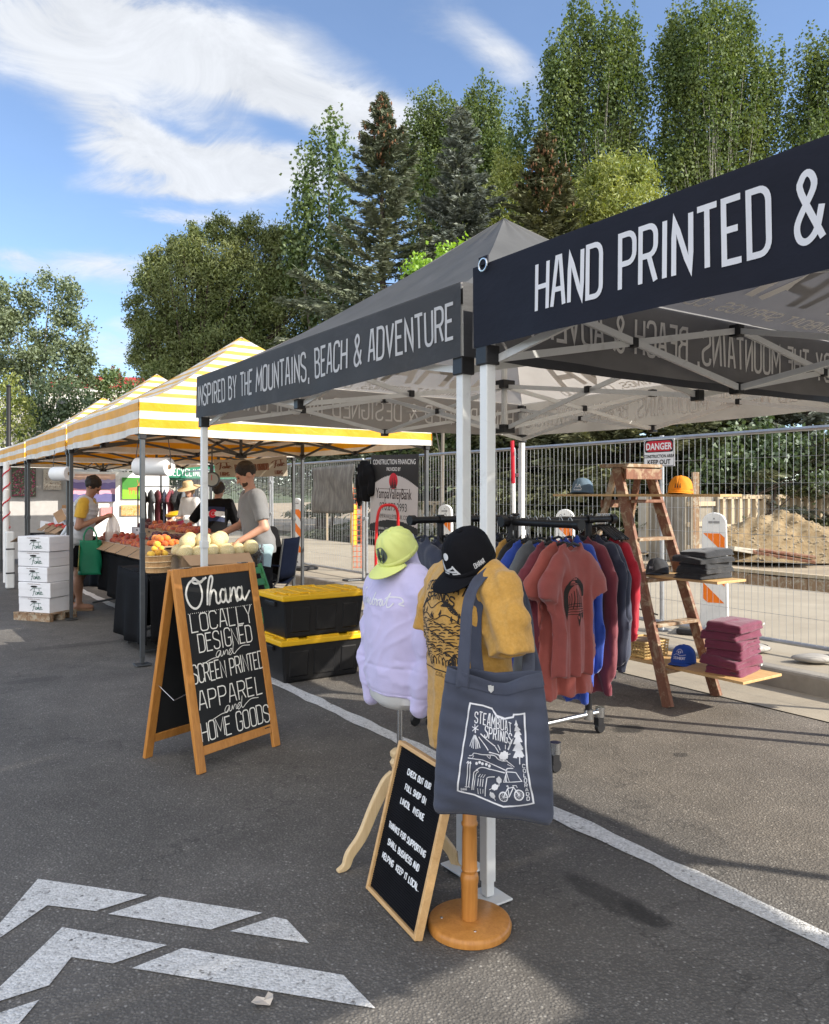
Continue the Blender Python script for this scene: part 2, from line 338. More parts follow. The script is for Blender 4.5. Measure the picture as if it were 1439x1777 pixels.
M['plank'] = wood('shelf_plank', (.50, .30, .12), (.62, .41, .19), 1, .5)
M['skin'] = mat('skin', (.52, .28, .19), .5, .1, 8, spec=.4); M['skin'].node_tree.nodes['Principled BSDF'].inputs['Subsurface Weight'].default_value = .08
M['skin_tan'] = mat('tanned_skin', (.36, .19, .12), .5, .1, 8, spec=.4)
M['hair_dark'] = mat('dark_hair', (.022, .015, .011), .5, .4, 30, .6, 140)
M['yellow_plastic'] = mat('yellow_plastic', (.80, .46, .012), .4, .06, 5, .04, 120)
M['tote_black'] = mat('black_bin_plastic', (.012, .012, .013), .36, .2, 4, .06, 160, dirt=((.045, .043, .04), 5, .58, .5))
def col(name, c, **k):
    if name not in M: M[name] = mat(name, c, **k)
    return M[name]
# ------------------------------------------------------------------ lettering: a stroke alphabet on a 1 x 1 cell (x right, y up)
def _arc(cx, cy, rx, ry, a0, a1, n=6): return [(cx+rx*math.cos(R(a0+(a1-a0)*i/n)), cy+ry*math.sin(R(a0+(a1-a0)*i/n))) for i in range(n+1)]
K = .16
_O = _arc(.5+.5-.34, 1-.17, .34, .17, 0, 90, 4)+_arc(.34, .83, .34, .17, 90, 180, 4)+_arc(.34, .17, .34, .17, 180, 270, 4)+_arc(.66, .17, .34, .17, 270, 360, 4)
_O = _O+[_O[0]]
GL = {
 'A': [[(0, 0), (.36, 1), (.64, 1), (1, 0)], [(.15, .34), (.85, .34)]],
 'B': [[(0, 0), (0, 1), (.6, 1), (.9, .9), (.92, .68), (.62, .53), (0, .53)], [(.62, .53), (.98, .4), (.98, .12), (.7, 0), (0, 0)]],
 'C': [_arc(.66, .80, .34, .2, 0, 90, 4)+_arc(.34, .80, .34, .2, 90, 180, 4)+_arc(.34, .2, .34, .2, 180, 270, 4)+_arc(.66, .2, .34, .2, 270, 360, 4)],
 'D': [[(0, 0), (0, 1)]+_arc(.55, .80, .45, .20, 90, 0, 5)+_arc(.55, .20, .45, .20, 0, -90, 5)+[(0, 0)]],
 'E': [[(1, 0), (0, 0), (0, 1), (1, 1)], [(0, .52), (.82, .52)]],
 'F': [[(0, 0), (0, 1), (1, 1)], [(0, .5), (.82, .5)]],
 'G': [_arc(.66, .80, .34, .2, 0, 90, 4)+_arc(.34, .80, .34, .2, 90, 180, 4)+_arc(.34, .2, .34, .2, 180, 270, 4)+_arc(.66, .2, .34, .2, 270, 360, 4)+[(1, .46), (.55, .46)]],
 'H': [[(0, 0), (0, 1)], [(1, 0), (1, 1)], [(0, .5), (1, .5)]],
 'I': [[(.5, 0), (.5, 1)]],
 'J': [[(1, 1), (1, .2), (.8, .02), (.25, .02), (0, .2)]],
 'K': [[(0, 0), (0, 1)], [(1, 1), (0, .42)], [(.28, .58), (1, 0)]],
 'L': [[(0, 1), (0, 0), (.95, 0)]],
 'M': [[(0, 0), (0, 1), (.5, .3), (1, 1), (1, 0)]],
 'N': [[(0, 0), (0, 1), (1, 0), (1, 1)]],
 'O': [_O],
 'P': [[(0, 0), (0, 1)]+_arc(.55, .82, .45, .18, 90, 0, 5)+_arc(.55, .64, .45, .18, 0, -90, 5)+[(0, .46)]],
 'Q': [_O, [(.6, .25), (1.05, -.08)]],
 'R': [[(0, 0), (0, 1)]+_arc(.55, .82, .45, .18, 90, 0, 5)+_arc(.55, .66, .45, .18, 0, -90, 5)+[(0, .48)], [(.55, .48), (1, 0)]],
 'S': [[(1, .8), (.9, .95), (.66, 1), (.34, 1), (.08, .92), (0, .76), (.1, .6), (.9, .42), (1, .24), (.92, .08), (.66, 0), (.34, 0), (.1, .05), (0, .2)]],
 'T': [[(.5, 0), (.5, 1)], [(-.05, 1), (1.05, 1)]],
 'U': [[(0, 1)]+_arc(.42, .20, .42, .20, 180, 270, 5)+_arc(.58, .20, .42, .20, 270, 360, 5)+[(1, 1)]],
 'V': [[(0, 1), (.5, 0), (1, 1)]],
 'W': [[(0, 1), (.25, 0), (.5, .7), (.75, 0), (1, 1)]],
 'X': [[(0, 0), (1, 1)], [(0, 1), (1, 0)]],
 'Y': [[(0, 1), (.5, .45), (1, 1)], [(.5, .45), (.5, 0)]],
 'Z': [[(0, 1), (1, 1), (0, 0), (1, 0)]],
 '&': [[(1.05, 0), (.18, .72), (.2, .92), (.42, 1), (.64, .92), (.66, .74), (.1, .36), (0, .18), (.14, .03), (.45, 0), (.8, .14), (1.0, .48)]],
 ',': [[(.5, .06), (.35, -.16)]], '.': [[(.5, .0), (.5, .07)]], "'": [[(.5, 1), (.45, .8)]],
 '0': [_O], '2': [[(0, .8), (.2, 1), (.8, 1), (1, .8), (.95, .6), (0, 0), (1, 0)]], '3': [[(0, .9), (.3, 1), (.8, 1), (.95, .75), (.6, .53)], [(.6, .53), (1, .3), (.85, .02), (.3, 0), (0, .1)]],
 '7': [[(0, 1), (1, 1), (.35, 0)]], '8': [_arc(.5, .75, .42, .25, 0, 360, 10), _arc(.5, .25, .5, .25, 0, 360, 10)], '9': [_arc(.5, .7, .48, .3, 0, 360, 10), [(.98, .7), (.7, 0)]],
 '1': [[(.2, .8), (.55, 1), (.55, 0)]], '4': [[(.8, 0), (.8, 1), (0, .3), (1, .3)]], '5': [[(.95, 1), (.1, 1), (.05, .55), (.7, .6), (1, .3), (.7, 0), (0, .08)]], '6': [_arc(.5, .3, .48, .3, 0, 360, 10), [(.02, .3), (.35, 1)]],
}
NARROW = {'I': .30, ',': .3, '.': .3, "'": .3, ' ': .55, '1': .6, 'M': 1.3, 'W': 1.3, '&': 1.15, 'L': .9, 'E': .9, 'F': .9}
def text_strokes(txt, h, w, gap, jit=0, seed=1, slant=0):
    """polylines of a line of text, baseline at y=0, starting at x=0; returns (polylines, width)"""
    rd = random.Random(seed); x = 0; out = []
    for ch in txt:
        cw = w*NARROW.get(ch, 1.0)
        for pl in GL.get(ch, []):
            if ch in 'S&23': pl = [q[:2] for q in catmull(pl, 4)]
            jx, jy = rd.uniform(-jit, jit)*w, rd.uniform(-jit, jit)*h; js = 1+rd.uniform(-jit, jit)*1.5
            out.append([(x+px*cw+jx+slant*py*h, py*h*js+jy) for px, py in pl] if ch != 'I' else [(x+cw/2+jx+slant*py*h, py*h*js+jy) for px, py in pl])
        x += cw+gap
    return out, x-gap
def catmull(p, n=6, closed=False):
    p = [Vector(q) for q in p]
    if len(p) < 3: return [tuple(q) for q in p]
    q = [p[0]*2-p[1]]+p+[p[-1]*2-p[-2]] if not closed else [p[-1]]+p+[p[0], p[1]]
    out = []
    for i in range(1, len(q)-2):
        a, b, c, d = q[i-1:i+3]
        for k in range(n):
            t = k/n; out.append(tuple(.5*((2*b)+(c-a)*t+(2*a-5*b+4*c-d)*t*t+(3*b-a-3*c+d)*t**3)))
    out.append(tuple(q[-2])); return out
def resample(pl, step):
    out = [pl[0]]
    for a, b in zip(pl[:-1], pl[1:]):
        L = math.dist(a, b); n = max(1, int(math.ceil(L/step)))
        out += [tuple(a[k]+(b[k]-a[k])*i/n for k in range(len(a))) for i in range(1, n+1)]
    return out
def ribbon2d(pl, w):
    """left and right outlines of a stroke; w a width or a list of widths"""
    p = [Vector(q[:2]) for q in pl]; q = [p[0]]
    for a in p[1:]:
        if (a-q[-1]).length > 1e-6: q.append(a)
    p = q; m = len(p)
    if m < 2: return [], []
    closed = (p[0]-p[-1]).length < 1e-5; L, Rr = [], []
    ws = w if isinstance(w, list) else [w]*m
    for i in range(m):
        a = p[i-1] if i > 0 else (p[-2] if closed else None); c = p[i+1] if i < m-1 else (p[1] if closed else None)
        d1 = (p[i]-a).normalized() if a is not None else None; d2 = (c-p[i]).normalized() if c is not None else None
        if d1 is None: d1 = d2
        if d2 is None: d2 = d1
        n1 = Vector((-d1.y, d1.x)); n2 = Vector((-d2.y, d2.x)); n = n1+n2
        n = n1 if n.length < 1e-3 else n.normalized(); k = min(1.7, 1/max(.3, n.dot(n1)))
        hw = ws[min(i, len(ws)-1)]/2*k; L.append(p[i]+n*hw); Rr.append(p[i]-n*hw)
    return L, Rr
def strokes_to(mb, polys, w, fn, step=None):
    for k, pl in enumerate(polys):
        ww = w[k] if isinstance(w, list) else w
        if step: pl = resample(pl, step)
        L, Rr = ribbon2d(pl, ww)
        if not L: continue
        vs = [fn(q.x, q.y) for pair in zip(L, Rr) for q in pair]
        if any(v is None for v in vs): 
            ok = [vs[2*i] is not None and vs[2*i+1] is not None for i in range(len(L))]
            for i in range(len(L)-1):
                if ok[i] and ok[i+1]: mb.add([vs[2*i], vs[2*i+1], vs[2*i+3], vs[2*i+2]], [(0, 1, 2, 3)])
            continue
        mb.add(vs, [(2*i, 2*i+1, 2*i+3, 2*i+2) for i in range(len(L)-1)])
    return mb
def centred(lines):
    """lines: (text, h, w, gap, x, y, kwargs) -> polylines, each line centred on x"""
    out = []
    for txt, h, w, gap, x, y, kw in lines:
        s, W_ = text_strokes(txt, h, w, gap, **kw); out += [[(a+x-W_/2, b+y) for a, b in pl] for pl in s]
    return out
def plane_fn(o, ux, uy, off=0.0):
    o, ux, uy = Vector(o), Vector(ux), Vector(uy); n = ux.cross(uy).normalized()*off
    return lambda a, b: o+ux*a+uy*b+n
def font_mesh(txt, size, mat_, o, ux, uy, parent, name='lettering', off=.002, sx=1.0, align='CENTER', bold=0.0):
    """built-in sans letters, flattened to a mesh and laid in a plane"""
    cu = bpy.data.curves.new(name, 'FONT'); cu.body = txt; cu.size = size; cu.align_x = align; cu.offset = bold; cu.resolution_u = 3
    t = bpy.data.objects.new(name, cu); COL.objects.link(t); dg = bpy.context.evaluated_depsgraph_get()
    me = bpy.data.meshes.new_from_object(t.evaluated_get(dg)); bpy.data.objects.remove(t)
    fn = plane_fn(o, ux, uy, off)
    for v in me.vertices: v.co = fn(v.co.x*sx, v.co.y)
    me.materials.clear(); me.materials.append(mat_); me.name = name
    ob = bpy.data.objects.new(name, me); COL.objects.link(ob); ob.parent = parent; return ob
def project_fn(obj_meshes, o, ux, uy, off=.002, back=.3):
    """lays a flat design onto a curved surface: looks along -n for the first surface of the meshes (local coordinates)"""
    trees = []
    for me in obj_meshes:
        me.calc_loop_triangles(); trees.append(BVHTree.FromPolygons([v.co for v in me.vertices], [tuple(p.vertices) for p in me.polygons]))
    o, ux, uy = Vector(o), Vector(ux).normalized(), Vector(uy).normalized(); n = ux.cross(uy).normalized()
    def fn(a, b):
        s = o+ux*a+uy*b+n*back; best = None
        for t in trees:
            loc, nr, i, d = t.ray_cast(s, -n)
            if loc is not None and (best is None or d < best[1]): best = (loc, d, nr)
        if best is None: return None
        nr = best[2] if best[2].dot(n) > 0 else -best[2]
        return best[0]+nr*off
    return fn

# ------------------------------------------------------------------ smooth shapes from distance functions
def smin(a, b, k):
    h = np.clip(.5+.5*(b-a)/k, 0, 1); return b+(a-b)*h-k*h*(1-h)
def cap(P, a, b, r0, r1=None):
    a, b = np.array(a, float), np.array(b, float); r1 = r0 if r1 is None else r1
    ba = b-a; t = np.clip(((P-a)@ba)/max(1e-9, ba@ba), 0, 1); return np.linalg.norm(P-a-t[:, None]*ba, axis=1)-(r0+(r1-r0)*t)
def ell(P, c, r, rot=None):
    q = P-np.array(c, float)
    if rot is not None: q = q@np.array(rot)
    r = np.array(r, float); k = np.linalg.norm(q/r, axis=1); k2 = np.linalg.norm(q/(r*r), axis=1); return k*(k-1)/np.maximum(k2, 1e-9)
def rbox(P, c, hsz, r, rot=None):
    q = P-np.array(c, float)
    if rot is not None: q = q@np.array(rot)
    d = np.abs(q)-np.array(hsz, float)+r; return np.linalg.norm(np.maximum(d, 0), axis=1)+np.minimum(d.max(axis=1), 0)-r
def chain(P, pts, k=.02):
    """pts: [(x,y,z,r),...] a tapering limb"""
    d = None
    for a, b in zip(pts[:-1], pts[1:]):
        c = cap(P, a[:3], b[:3], a[3], b[3]); d = c if d is None else smin(d, c, k)
    return d
def loft_d(P, secs, ax=2):
    """body from stacked ellipses: secs [(z, cx, cy, rx, ry)]"""
    z = P[:, 2]; S = np.array(secs, float); zc = np.clip(z, S[0, 0], S[-1, 0])
    cx, cy, rx, ry = (np.interp(zc, S[:, 0], S[:, i]) for i in (1, 2, 3, 4))
    q = np.sqrt(((P[:, 0]-cx)/rx)**2+((P[:, 1]-cy)/ry)**2); d = (q-1)*np.minimum(rx, ry)
    dz = np.maximum(S[0, 0]-z, z-S[-1, 0]); return np.where(dz > 0, np.sqrt(np.maximum(d, 0)**2+dz**2), np.maximum(d, dz))
def sdf_mesh(f, lo, hi, h, blk=4):
    lo, hi = np.array(lo, float), np.array(hi, float); nb = np.ceil((hi-lo)/(h*blk)).astype(int)+1; n = nb*blk+1
    bc = np.stack(np.meshgrid(*[np.arange(k) for k in nb], indexing='ij'), -1).reshape(-1, 3)
    dc = f(lo+(bc+.5)*blk*h); act = bc[np.abs(dc) < h*blk*2.3]
    V = np.ones(n, np.float32); V3 = np.repeat(np.repeat(np.repeat(np.sign(dc).reshape(nb), blk, 0), blk, 1), blk, 2); V[:-1, :-1, :-1] = V3
    off = np.stack(np.meshgrid(*[np.arange(blk+1)]*3, indexing='ij'), -1).reshape(1, -1, 3)
    idx = (act[:, None, :]*blk+off).reshape(-1, 3); lin = np.unique(np.ravel_multi_index(idx.T, n)); ii = np.stack(np.unravel_index(lin, n), -1)
    vals = np.concatenate([f(lo+c*h) for c in np.array_split(ii, max(1, len(ii)//400000))]) if len(ii) else np.zeros(0)
    V.reshape(-1)[lin] = vals; V[0] = V[-1] = 1; V[:, 0] = V[:, -1] = 1; V[:, :, 0] = V[:, :, -1] = 1
    V = np.where(V == 0, 1e-6, V); s = V < 0
    c8 = [s[i:n[0]-1+i, j:n[1]-1+j, k:n[2]-1+k] for i in (0, 1) for j in (0, 1) for k in (0, 1)]
    cnt = sum(c.astype(np.int8) for c in c8); cells = np.argwhere((cnt > 0) & (cnt < 8)); m = len(cells)
    ids = -np.ones(tuple(n-1), np.int64); ids[tuple(cells.T)] = np.arange(m); acc = np.zeros((m, 3)); w = np.zeros(m)
    cr = [(i, j, k) for i in (0, 1) for j in (0, 1) for k in (0, 1)]
    for a in cr:
        for ax in range(3):
            if a[ax]: continue
            b = list(a); b[ax] = 1
            va = V[tuple((cells+a).T)]; vb = V[tuple((cells+b).T)]; x = (va < 0) != (vb < 0); t = np.where(x, va/np.where(x, va-vb, 1), 0)
            p = np.tile(np.array(a, float), (m, 1)); p[:, ax] += t; acc += p*x[:, None]; w += x
    pts = lo+(cells+acc/w[:, None])*h; Q = []
    for ax in range(3):
        u, v = (ax+1) % 3, (ax+2) % 3; sl0 = [slice(None)]*3; sl1 = [slice(None)]*3; sl0[ax] = slice(0, -1); sl1[ax] = slice(1, None)
        e = np.argwhere(s[tuple(sl0)] != s[tuple(sl1)]); e = e[(e[:, u] > 0) & (e[:, v] > 0) & (e[:, u] < n[u]-1) & (e[:, v] < n[v]-1)]
        q = []
        for du, dv in ((-1, -1), (0, -1), (0, 0), (-1, 0)):
            c = e.copy(); c[:, u] += du; c[:, v] += dv; q.append(ids[tuple(c.T)])
        q = np.stack(q, -1); fl = s[tuple(e.T)]; q[~fl] = q[~fl][:, ::-1]; Q.append(q)
    Q = np.concatenate(Q); Q = Q[(Q >= 0).all(1)]
    for _ in range(2):
        nb_ = np.zeros_like(pts); k = np.zeros(m)
        for a, b in ((0, 1), (1, 2), (2, 3), (3, 0)):
            np.add.at(nb_, Q[:, a], pts[Q[:, b]]); np.add.at(nb_, Q[:, b], pts[Q[:, a]]); np.add.at(k, Q[:, a], 1); np.add.at(k, Q[:, b], 1)
        pts = pts*.5+.5*nb_/np.maximum(k, 1)[:, None]
    return pts, Q
def sdf_obj(name, f, lo, hi, h, mat_, parent=None):
    V, Q = sdf_mesh(f, lo, hi, h); return np_mesh(name, V, Q, mat_, parent, True)
def vnoise(P, sc, seed=0):
    """cheap smooth noise from summed sines"""
    r = np.random.default_rng(seed); o = np.zeros(len(P))
    for k in range(5):
        d = r.normal(size=3); d /= np.linalg.norm(d); o += np.sin(P@d*sc*(1+.45*k)+r.uniform(0, 6.3))/(1+.5*k)
    return o/2.4
def cut_below(P, d, z): return np.maximum(d, z-P[:, 2])
# ------------------------------------------------------------------ ground
def ground():
    def sheet(name, t0, t1, s0, s1, z, m, nu=1, nv=1):
        b = MB(); b.grid(lambda u, v: (t0+(t1-t0)*u, s0+(s1-s0)*v, z), nu, nv); o = b.build(name, m)
        o.location = A0; o.rotation_euler = (0, 0, TH); return struct(o)
    g = MB(); g.grid(lambda u, v: (-900+1800*u, -900+1800*v, -.35), 1, 1); o = g.build('terrain', M['grass']); struct(o)
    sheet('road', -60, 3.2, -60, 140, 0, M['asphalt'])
    sheet('gutter', 3.2, 3.79, -60, 140, .006, M['concrete'])
    kb = MB(); kb.box((3.86, 40, .055), (.16, 200, .19)); o = kb.build('kerb', M['kerb'], bevel=.025); o.location = A0; o.rotation_euler = (0, 0, TH); struct(o)
    sheet('pavement', 3.938, 8.7, -60, 140, .145, M['concrete'])
    b = MB()
    b.grid(lambda u, v: (10.25+60*u, -40+140*v, .14+.10*math.sin(u*40)*math.sin(v*70)*min(1, u*30)), 60, 60); b.add([(8.7, -40, .145), (8.7, 100, .145), (8.7, 100, -1.1), (8.7, -40, -1.1), (10.25, -40, -1.1), (10.25, 100, -1.1)], [(0, 1, 2, 3), (3, 2, 5, 4)]); o = b.build('construction_ground', M['dirt']); o.location = A0; o.rotation_euler = (0, 0, TH); struct(o)
    # worn white parking line
    b = MB(); rd = random.Random(3); n = 160
    def ln(u, v):
        j = (.012*math.sin(v*211)+.008*math.sin(v*577+1))*(1 if u > .5 else -1)
        return (.665+.105*u+j*.7, -6+22*v, .004)
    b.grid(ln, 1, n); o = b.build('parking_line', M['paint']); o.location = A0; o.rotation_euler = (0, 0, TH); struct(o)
    # shared-lane chevrons
    pols = [[(-40, 1648), (66, 1525), (255, 1553), (166, 1581), (82, 1571), (-10, 1634), (-60, 1660)],
            [(277, 1556), (456, 1584), (366, 1613), (188, 1586)],
            [(476, 1591), (498, 1596), (537, 1637), (399, 1616)],
            [(-40, 1750), (108, 1609), (290, 1640), (196, 1672), (124, 1661), (85, 1710), (0, 1737), (-50, 1775)],
            [(317, 1645), (596, 1692), (652, 1750), (229, 1680)],
            [(-40, 1770), (68, 1735), (30, 1780), (-60, 1850)]]
    b = MB()
    for p in pols: b.poly([gp(u, v, .004) for u, v in reversed(p)])
    struct(b.build('lane_chevrons', M['paint']))
    # a crumpled napkin
    rd = random.Random(5); q = [(-.045, -.012), (-.03, .012), (.005, .006), (.012, .03), (.035, .022), (.04, .0), (.03, -.012), (.0, -.02), (-.02, -.03)]
    b = MB(); c = gp(457, 1744); b.add([(c.x+x*.72, c.y+y*.95, .005+.016*rd.random()) for x, y in q]+[(c.x, c.y, .012)], [(i, (i+1) % len(q), len(q)) for i in range(len(q))])
    tag(b.build('paper_scrap', col('paper', (.55, .49, .42)), thick=.0015), 'crumpled beige paper scrap lying beside the road chevrons', 'litter')
ground()
def hills():
    b = MB(); n = 120
    def f(u, v):
        a = R(-20)+R(220)*u; r = 150+110*v; h = (5.5+2.2*math.sin(u*31)+1.3*math.sin(u*77+1)+.7*math.sin(u*190))*min(1, v*3)*(1+.8*v)
        return (r*math.cos(a), r*math.sin(a), -.4+h)
    b.grid(f, n*3, 6); struct(b.build('hills', mat('wooded_hill', (.05, .07, .03), .95, .5, .35, 1, .8, tint=(.10, .11, .05), tscale=.1, tfac=.7), smooth=True))
hills()

# ------------------------------------------------------------------ canopy tents
def stripe_mat(name, y1=(.86, .42, .012), y2=(.70, .33, .015), per=.142, z0=2.01, lo=.28, hi=.80, tr=.22):
    m = bpy.data.materials.new(name); m.use_nodes = True; nt = m.node_tree; nt.nodes.clear()
    out = N(nt, 'ShaderNodeOutputMaterial'); tc = N(nt, 'ShaderNodeTexCoord'); sp = N(nt, 'ShaderNodeSeparateXYZ'); nt.links.new(tc.outputs['Object'], sp.inputs[0])
    z = mathn(nt, 'ADD', sp.outputs[2], mathn(nt, 'MULTIPLY', noise(nt, tc.outputs['Object'], 1.5, 2), .012))
    f = mathn(nt, 'FRACT', mathn(nt, 'DIVIDE', mathn(nt, 'SUBTRACT', z, z0), per))
    k = mathn(nt, 'MULTIPLY', mathn(nt, 'GREATER_THAN', f, lo), mathn(nt, 'LESS_THAN', f, hi))
    dirt = noise(nt, tc.outputs['Object'], 5, 7, .65, .5)
    y = mixc(nt, mapr(nt, dirt, .35, .75), y1, y2); w = mixc(nt, mapr(nt, dirt, .4, .75), (.78, .77, .72), (.60, .58, .54))
    c = mixc(nt, k, w, y)
    p = N(nt, 'ShaderNodeBsdfPrincipled'); nt.links.new(c, p.inputs['Base Color']); p.inputs['Roughness'].default_value = .5; p.inputs['Specular IOR Level'].default_value = .35
    b = N(nt, 'ShaderNodeBump'); b.inputs['Strength'].default_value = .35; b.inputs['Distance'].default_value = .02; nt.links.new(noise(nt, tc.outputs['Object'], 9, 4, .6, 1.2), b.inputs['Height']); nt.links.new(b.outputs[0], p.inputs['Normal'])
    t = N(nt, 'ShaderNodeBsdfTranslucent'); nt.links.new(mixc(nt, 1.0, c, (.8, .62, .45), 'MULTIPLY'), t.inputs[0]); mx = N(nt, 'ShaderNodeMixShader'); mx.inputs[0].default_value = tr
    nt.links.new(p.outputs[0], mx.inputs[1]); nt.links.new(t.outputs[0], mx.inputs[2]); nt.links.new(mx.outputs[0], out.inputs[0]); return m
M['stripes'] = stripe_mat('yellow_white_stripes')
M['roof_stripes'] = stripe_mat('faded_yellow_white_roof', (.80, .50, .10), (.66, .42, .12), .104, 2.30, .40, .86, .30)
TW = 3.05
def tent(name, label, s0, t0, roof_m, val_m, frame_m, prints=None, pm=None, group=None, zb=2.01, zt=2.30, peak=3.25, legs=(1, 1, 1, 1), truss=True, sagv=.016, lw=.042, exp=1.22, tw=TW, grommet=False, seed=1, td=TW):
    t = thing(name, label, 'canopy tent', st(s0, t0), TH, group); cx, cy = td/2, tw/2
    # local x = depth (away from the road), local y = along the row
    corners = [(0, 0), (td, 0), (td, tw), (0, tw)]
    ins = .035
    for k, (x, y) in enumerate(corners):
        if not legs[k]: continue
        px, py = x+(ins if x == 0 else -ins), y+(ins if y == 0 else -ins)
        b = MB(); b.box((px, py, 1.18), (lw, lw, 2.22)); b.box((px, py, .62), (lw*.82, lw*.82, 1.2))
        b.box((px, py, .012), (.13, .13, .008)); b.box((px, py, 1.12), (lw*1.25, lw*1.25, .05))
        leg = b.build('leg', frame_m, t, bevel=.003)
        MB().box((px, py, 1.98), (lw*1.5, lw*1.5, .07)).build('slider', M['black_plastic'], leg, bevel=.004); MB().box((px, py, 2.25), (lw*1.4, lw*1.4, .06)).build('corner_bracket', M['black_plastic'], leg, bevel=.004)
    if truss:
        hi, lo = 2.24, 1.97
        def bar(a, c, w, h): MB().beam(a, c, w, h).build('truss_bar', frame_m, t)
        def joint(c, d): MB().box(c, d).build('joint', M['black_plastic'], t, bevel=.004)
        for k in range(4):
            a, c = Vector((*corners[k], 0)), Vector((*corners[(k+1) % 4], 0)); d = c-a; inn = Vector((-d.y, d.x, 0)).normalized()*.05
            P = lambda f, z, o=0: a+d*(.02+.96*f)+inn*(1+o)+Vector((0, 0, z))
            for f0, f1 in ((0, .5), (.5, 1)):
                bar(P(f0, hi), P(f1, lo), .014, .028); bar(P(f0, lo, .35), P(f1, hi, .35), .014, .028); joint(P((f0+f1)/2, (hi+lo)/2)+inn*.2, (.035, .035, .04))
            for z in (hi, lo): joint(P(.5, z), (.05, .05, .055))
            m_ = P(.5, 0)
            for z0, z1 in ((hi, 1.90), (lo, 2.18)): bar(Vector((m_.x, m_.y, z0)), Vector((cx, cy, z1)), .014, .026)
            joint((m_.x+(cx-m_.x)*.5, m_.y+(cy-m_.y)*.5, (hi+1.90+.02)/2), (.035, .035, .04))
        MB().tube([(cx, cy, 1.88), (cx, cy, peak-.04)], .019, 8).build('centre_pole', frame_m, t)
        joint((cx, cy, 1.90), (.10, .10, .055)); joint((cx, cy, 2.19), (.10, .10, .055)); MB().lathe([(.045, peak-.07), (.05, peak-.04), (.02, peak-.012)], (cx, cy, 0), 10).build('peak_cap', M['black_plastic'], t)
    # roof: four sagging slopes with seams
    n = 20; b = MB()
    for k in range(4):
        a, c = Vector((*corners[k], zt)), Vector((*corners[(k+1) % 4], zt)); top = Vector((cx, cy, peak))
        def fn(u, v, a=a, c=c):
            e = a.lerp(c, u); q = e.lerp(Vector((cx, cy, zt)), v)
            z = zt+(peak-zt)*(v**exp) - .05*math.sin(PI*u)*math.sin(PI*min(1, v*1.15))*(1-v) + .006*math.sin(23*u+seed+k)*math.sin(9*v)
            return (q.x, q.y, z)
        b.grid(fn, n, 16)
    b.build('roof', roof_m, t, smooth=50)
    # valances
    for k in range(4):
        a, c = Vector((*corners[k], 0)), Vector((*corners[(k+1) % 4], 0)); d = c-a; nout = Vector((d.y, -d.x, 0)).normalized(); b = MB()
        def wob(u, v, k=k): return sagv*(math.sin(u*17+k*2+seed)*.5+math.sin(u*41+seed*3)*.25)*(1-v)*1.0
        def fv(u, v): return a+d*u+nout*(.006+wob(u, v))+Vector((0, 0, zb+(zt-zb)*v-.018*math.sin(PI*u)*(1-v)*(1 if seed else 0)))
        b.grid(fv, 60, 6); vo = b.build('valance', val_m, t, smooth=True)
        hm = MB(); hm.grid(lambda u, v: fv(u, .02)+nout*.002+Vector((0, 0, .02*v-.004)), 60, 1); 
        if prints and prints.get(k):
            txt, h, span = prints[k]; s_, w_ = text_strokes(txt, h, h*.36, h*.15); L = d.length; sc = span*L/w_; x0 = (L-span*L)/2; y0 = zb+(zt-zb-h)*.52
            polys = [[(x0+p[0]*sc, p[1]) for p in pl] for pl in s_]
            def f2(off): return lambda x, y: a+d*(x/L)+nout*(.006+wob(x/L, (y+y0-zb)/(zt-zb))+off)+Vector((0, 0, y+y0-.018*math.sin(PI*x/L)*(1-(y+y0-zb)/(zt-zb))))
            p1 = MB(); strokes_to(p1, polys, h*.105, f2(.0028), .05); p1.build('lettering', pm[0], vo)
            p2 = MB(); strokes_to(p2, polys, h*.105, f2(-.0028), .05); p2.build('show_through_lettering', pm[1], vo)
    return t
INSP = 'INSPIRED BY THE MOUNTAINS, BEACH & ADVENTURE'; HAND = 'HAND PRINTED & DESIGNED IN COLORADO'
def roof_text(t, k_lines, peak, zt, side, m):
    """words printed on the slopes, seen through from below"""
    b = MB(); c = TW/2
    for k in side:
        for (txt, h, span, v0) in k_lines:
            s_, w_ = text_strokes(txt, h, h*.55, h*.2); sc = span/w_
            def f(x, y, k=k):
                r = max(0.0, 1-(v0+y)/1.5); z = zt+(peak-zt)*max(0, (1-r))**1.22-.02; dd = c*r
                if k == 0: return Vector((c+x, c-dd, z-.03*(1-r)))
                if k == 1: return Vector((c+dd, c+x, z-.03*(1-r)))
                if k == 2: return Vector((c-x, c+dd, z-.03*(1-r)))
                return Vector((c-dd, c-x, z-.03*(1-r)))
            strokes_to(b, [[(p[0]*sc-span/2, p[1]) for p in pl] for pl in s_], h*.17, f, .06)
    b.build('roof_lettering', m, t)
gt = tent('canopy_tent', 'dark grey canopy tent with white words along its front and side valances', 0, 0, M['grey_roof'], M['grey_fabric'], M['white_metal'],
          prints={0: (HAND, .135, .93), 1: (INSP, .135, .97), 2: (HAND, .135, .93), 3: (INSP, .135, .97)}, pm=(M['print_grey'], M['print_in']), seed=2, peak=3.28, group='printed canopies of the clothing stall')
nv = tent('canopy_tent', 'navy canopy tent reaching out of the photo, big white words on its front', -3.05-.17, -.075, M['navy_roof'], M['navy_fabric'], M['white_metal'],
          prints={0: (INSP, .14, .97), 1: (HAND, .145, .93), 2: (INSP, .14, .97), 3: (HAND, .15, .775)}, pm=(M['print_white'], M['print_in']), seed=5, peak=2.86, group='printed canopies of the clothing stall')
roof_text(gt, [('OHANA', .34, 1.55, .20), ('STEAMBOAT SPRINGS, COLORADO', .07, 1.75, .08)], 3.28, 2.30, (1, 2, 0), M['print_in'])
